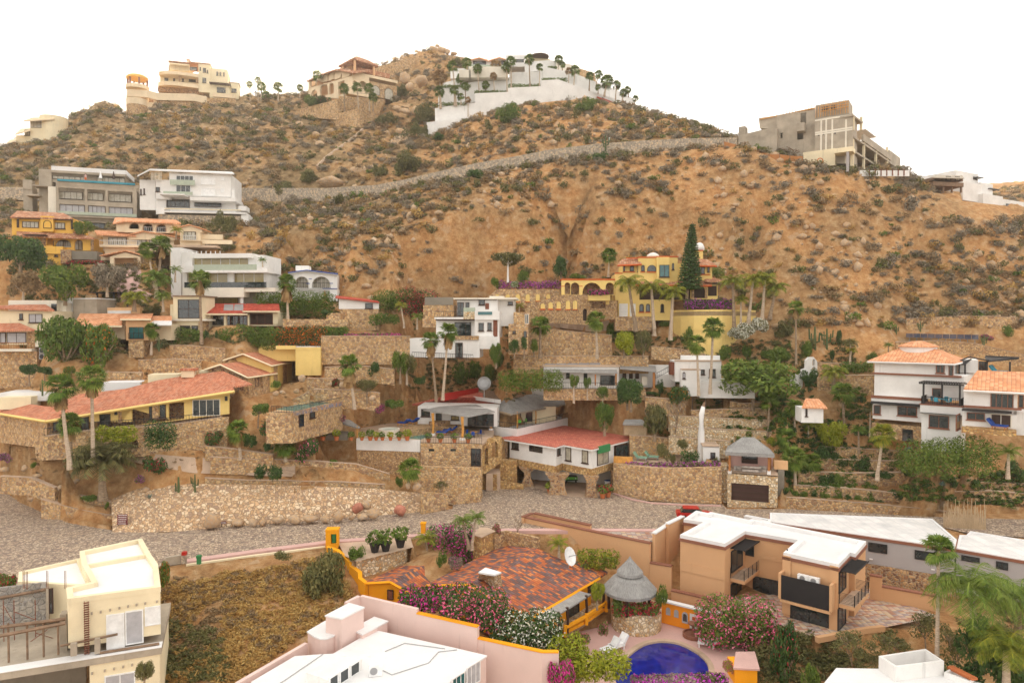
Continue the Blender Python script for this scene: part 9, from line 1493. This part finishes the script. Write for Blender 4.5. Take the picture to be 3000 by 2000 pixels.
zoom(0,0,1);LOT=[(475,1690),(620,1680),(760,1672),(960,1625),(1030,1720),(1040,1760),(900,1850),(700,2000),(475,2000)]
cover('dry_grass','golden dry grass covering the empty lot','leaf_gold',LOT,2800,.25,.6,5,dens=.40);cover('dry_weeds','brown weeds on the empty lot','leaf_dry',LOT,1100,.25,.6,8,dens=.45);cover('green_weeds','green weeds along the lower edge of the empty lot','leaf_olive',[(475,1820),(640,1850),(680,1990),(475,2000)],380,.3,.7,9,dens=.3)
GZ=[(1890,1120),(2250,1090),(2560,1100),(2560,1290),(2700,1400),(3000,1380),(3000,1490),(2310,1440),(2270,1300),(1900,1290)]
cover('garden_plants','low green plants filling the right garden terraces','leaf_green',GZ,2400,.3,.9,12,dens=.42);cover('garden_plants','dark green plants filling the right garden terraces','leaf_dark',GZ,2200,.3,.9,13,dens=.42);cover('garden_plants','green plants between the central houses','leaf_olive',[(1180,920),(1500,960),(2000,990),(2500,1000),(2500,1090),(1900,1060),(1500,1180),(1200,1150)],3000,.25,.8,14,dens=.45);cover('garden_plants','sparse plants between the left houses','leaf_olive',[(0,760),(700,760),(1000,860),(1000,1000),(600,1010),(0,1080)],3000,.3,.9,15,dens=.42);cover('garden_weeds','dry weeds between the terraces','leaf_dry',[(300,1000),(1200,1000),(1300,1180),(1000,1300),(700,1350),(100,1430),(0,1150)],900,.2,.45,16,dens=.48);cover('undergrowth','olive undergrowth below the beige patio','leaf_olive',[(2100,1830),(2400,1850),(2750,1850),(3000,1700),(3000,2000),(2200,2000)],1200,.3,.8,17,dens=.42)
items=[]
for x,y,px,r1,r2 in scatter(12500,11,brush_ok):
 s=.55+1.35*r1**2.0;items.append((s/y,x,y,s,r2,brush_kind(x,y,r2)))
items.sort(key=lambda t:-t[0])
kindname={'leaf_dry':('brown leafless scrub bush rooted on the dry rocky hillside','dry_shrub'),'leaf_grey':('grey twiggy scrub bush rooted on the dry rocky hillside','dry_shrub'),'leaf_olive':('olive green scrub bush rooted on the dry rocky hillside','dry_shrub'),'leaf_green':('fresh green scrub bush rooted on the dry rocky hillside','dry_shrub'),'leaf_gold':('straw coloured grass tuft on the dry rocky hillside','grass_tuft')}
pm={}
rest={}
for i,(q,x,y,s,r2,k)in enumerate(items):
 mat,(V,Fc),_=PB[k];z=gz(x,y)-.1*s;rz=(i*2.399)%6.28;sz=.75+.5*((i*.618)%1)
 if i<290:
  if k not in pm:pm[k]=mesh_np('dry_shrub',V,Fc,mat)
  lb,nm=kindname[mat];o=bpy.data.objects.new(nm,pm[k]);COL.objects.link(o);o.location=(x,y,z);o.rotation_euler=(0,0,rz);o.scale=(s,s,s*sz)
  tagit(o,lb,'shrub' if nm=='dry_shrub' else 'grass',lb.split(' rooted')[0].split(' on the')[0]+'s on the hillside')
 else:
  rest.setdefault(mat,[]).append(transform(V,x,y,z,s,rz,sz))
for mat,L in rest.items():
 V=np.concatenate(L);me=mesh_np('brush',V,np.arange(len(V)).reshape(-1,4),mat);o=bpy.data.objects.new('brush',me);COL.objects.link(o)
 tagit(o,{'leaf_dry':'brown leafless brush spread over the hillside','leaf_grey':'grey twiggy brush spread over the hillside','leaf_olive':'olive green brush spread over the hillside','leaf_green':'scattered fresh green brush over the hillside','leaf_gold':'straw coloured grass spread over the hillside'}[mat],'brush',None,'stuff')
RK=[rockmesh(i,1)for i in range(6)]
def rock_ok(px,x,y,g):
 if not ok(px,x,y,g):return False
 z=gz(x,y);py,qx=pyof(x,y,z)
 if qx<700 and 480<py:return False
 if qx<1250 and py>900:return False
 if 1150<qx<2050 and py>840:return False
 if py>960:return False
 return g.random()<(.15+1.8*max(0,fbm(np.array([x]),np.array([y]),.07,3,77)[0]-.5)*2.2)*(1.2 if qx>2000 else.8)
its=[]
for x,y,px,r1,r2 in scatter(3600,23,rock_ok):
 s=.22+1.0*r1**4;its.append((s/y,x,y,s,r2))
its.sort(key=lambda t:-t[0]);RM=[mesh_np('boulder',V,Fc,'rock')for V,Fc in RK];L=[];LF=[];nv=0
for i,(q,x,y,s,r2)in enumerate(its):
 k=i%6;z=gz(x,y)+.15*s;rz=(i*2.399)%6.28;sz=.6+.5*((i*.618)%1)
 if i<280:
  o=bpy.data.objects.new('boulder',RM[k]);COL.objects.link(o);o.location=(x,y,z);o.rotation_euler=(0,0,rz);o.scale=(s,s,s*sz);tagit(o,'tan granite boulder lying on the dry rocky hillside','boulder','granite boulders on the hillside')
 else:L.append(transform(RK[k][0],x,y,z,s,rz,sz));LF.append(RK[k][1]+nv);nv+=len(RK[k][0])
me=mesh_np('loose_rocks',np.concatenate(L),np.concatenate(LF),'rock');o=bpy.data.objects.new('loose_rocks',me);COL.objects.link(o);tagit(o,'loose tan rocks strewn over the hillside','rocks',None,'stuff')
m=MB().prism([(-420,-5),(420,-5),(420,340),(-420,340)],-62,128);hz=single('haze','glass',m,'thin warm haze filling the air','haze',None,'stuff');hz.data.materials.clear()
hm=bpy.data.materials.new('haze');hm.use_nodes=True;ht=hm.node_tree;ht.nodes.clear();vo=ht.nodes.new('ShaderNodeVolumePrincipled');vo.inputs['Density'].default_value=.00045;vo.inputs['Color'].default_value=(1,.93,.82,1);vo.inputs['Anisotropy'].default_value=.6
ho=ht.nodes.new('ShaderNodeOutputMaterial');ht.links.new(vo.outputs[0],ho.inputs['Volume']);hz.data.materials.append(hm)
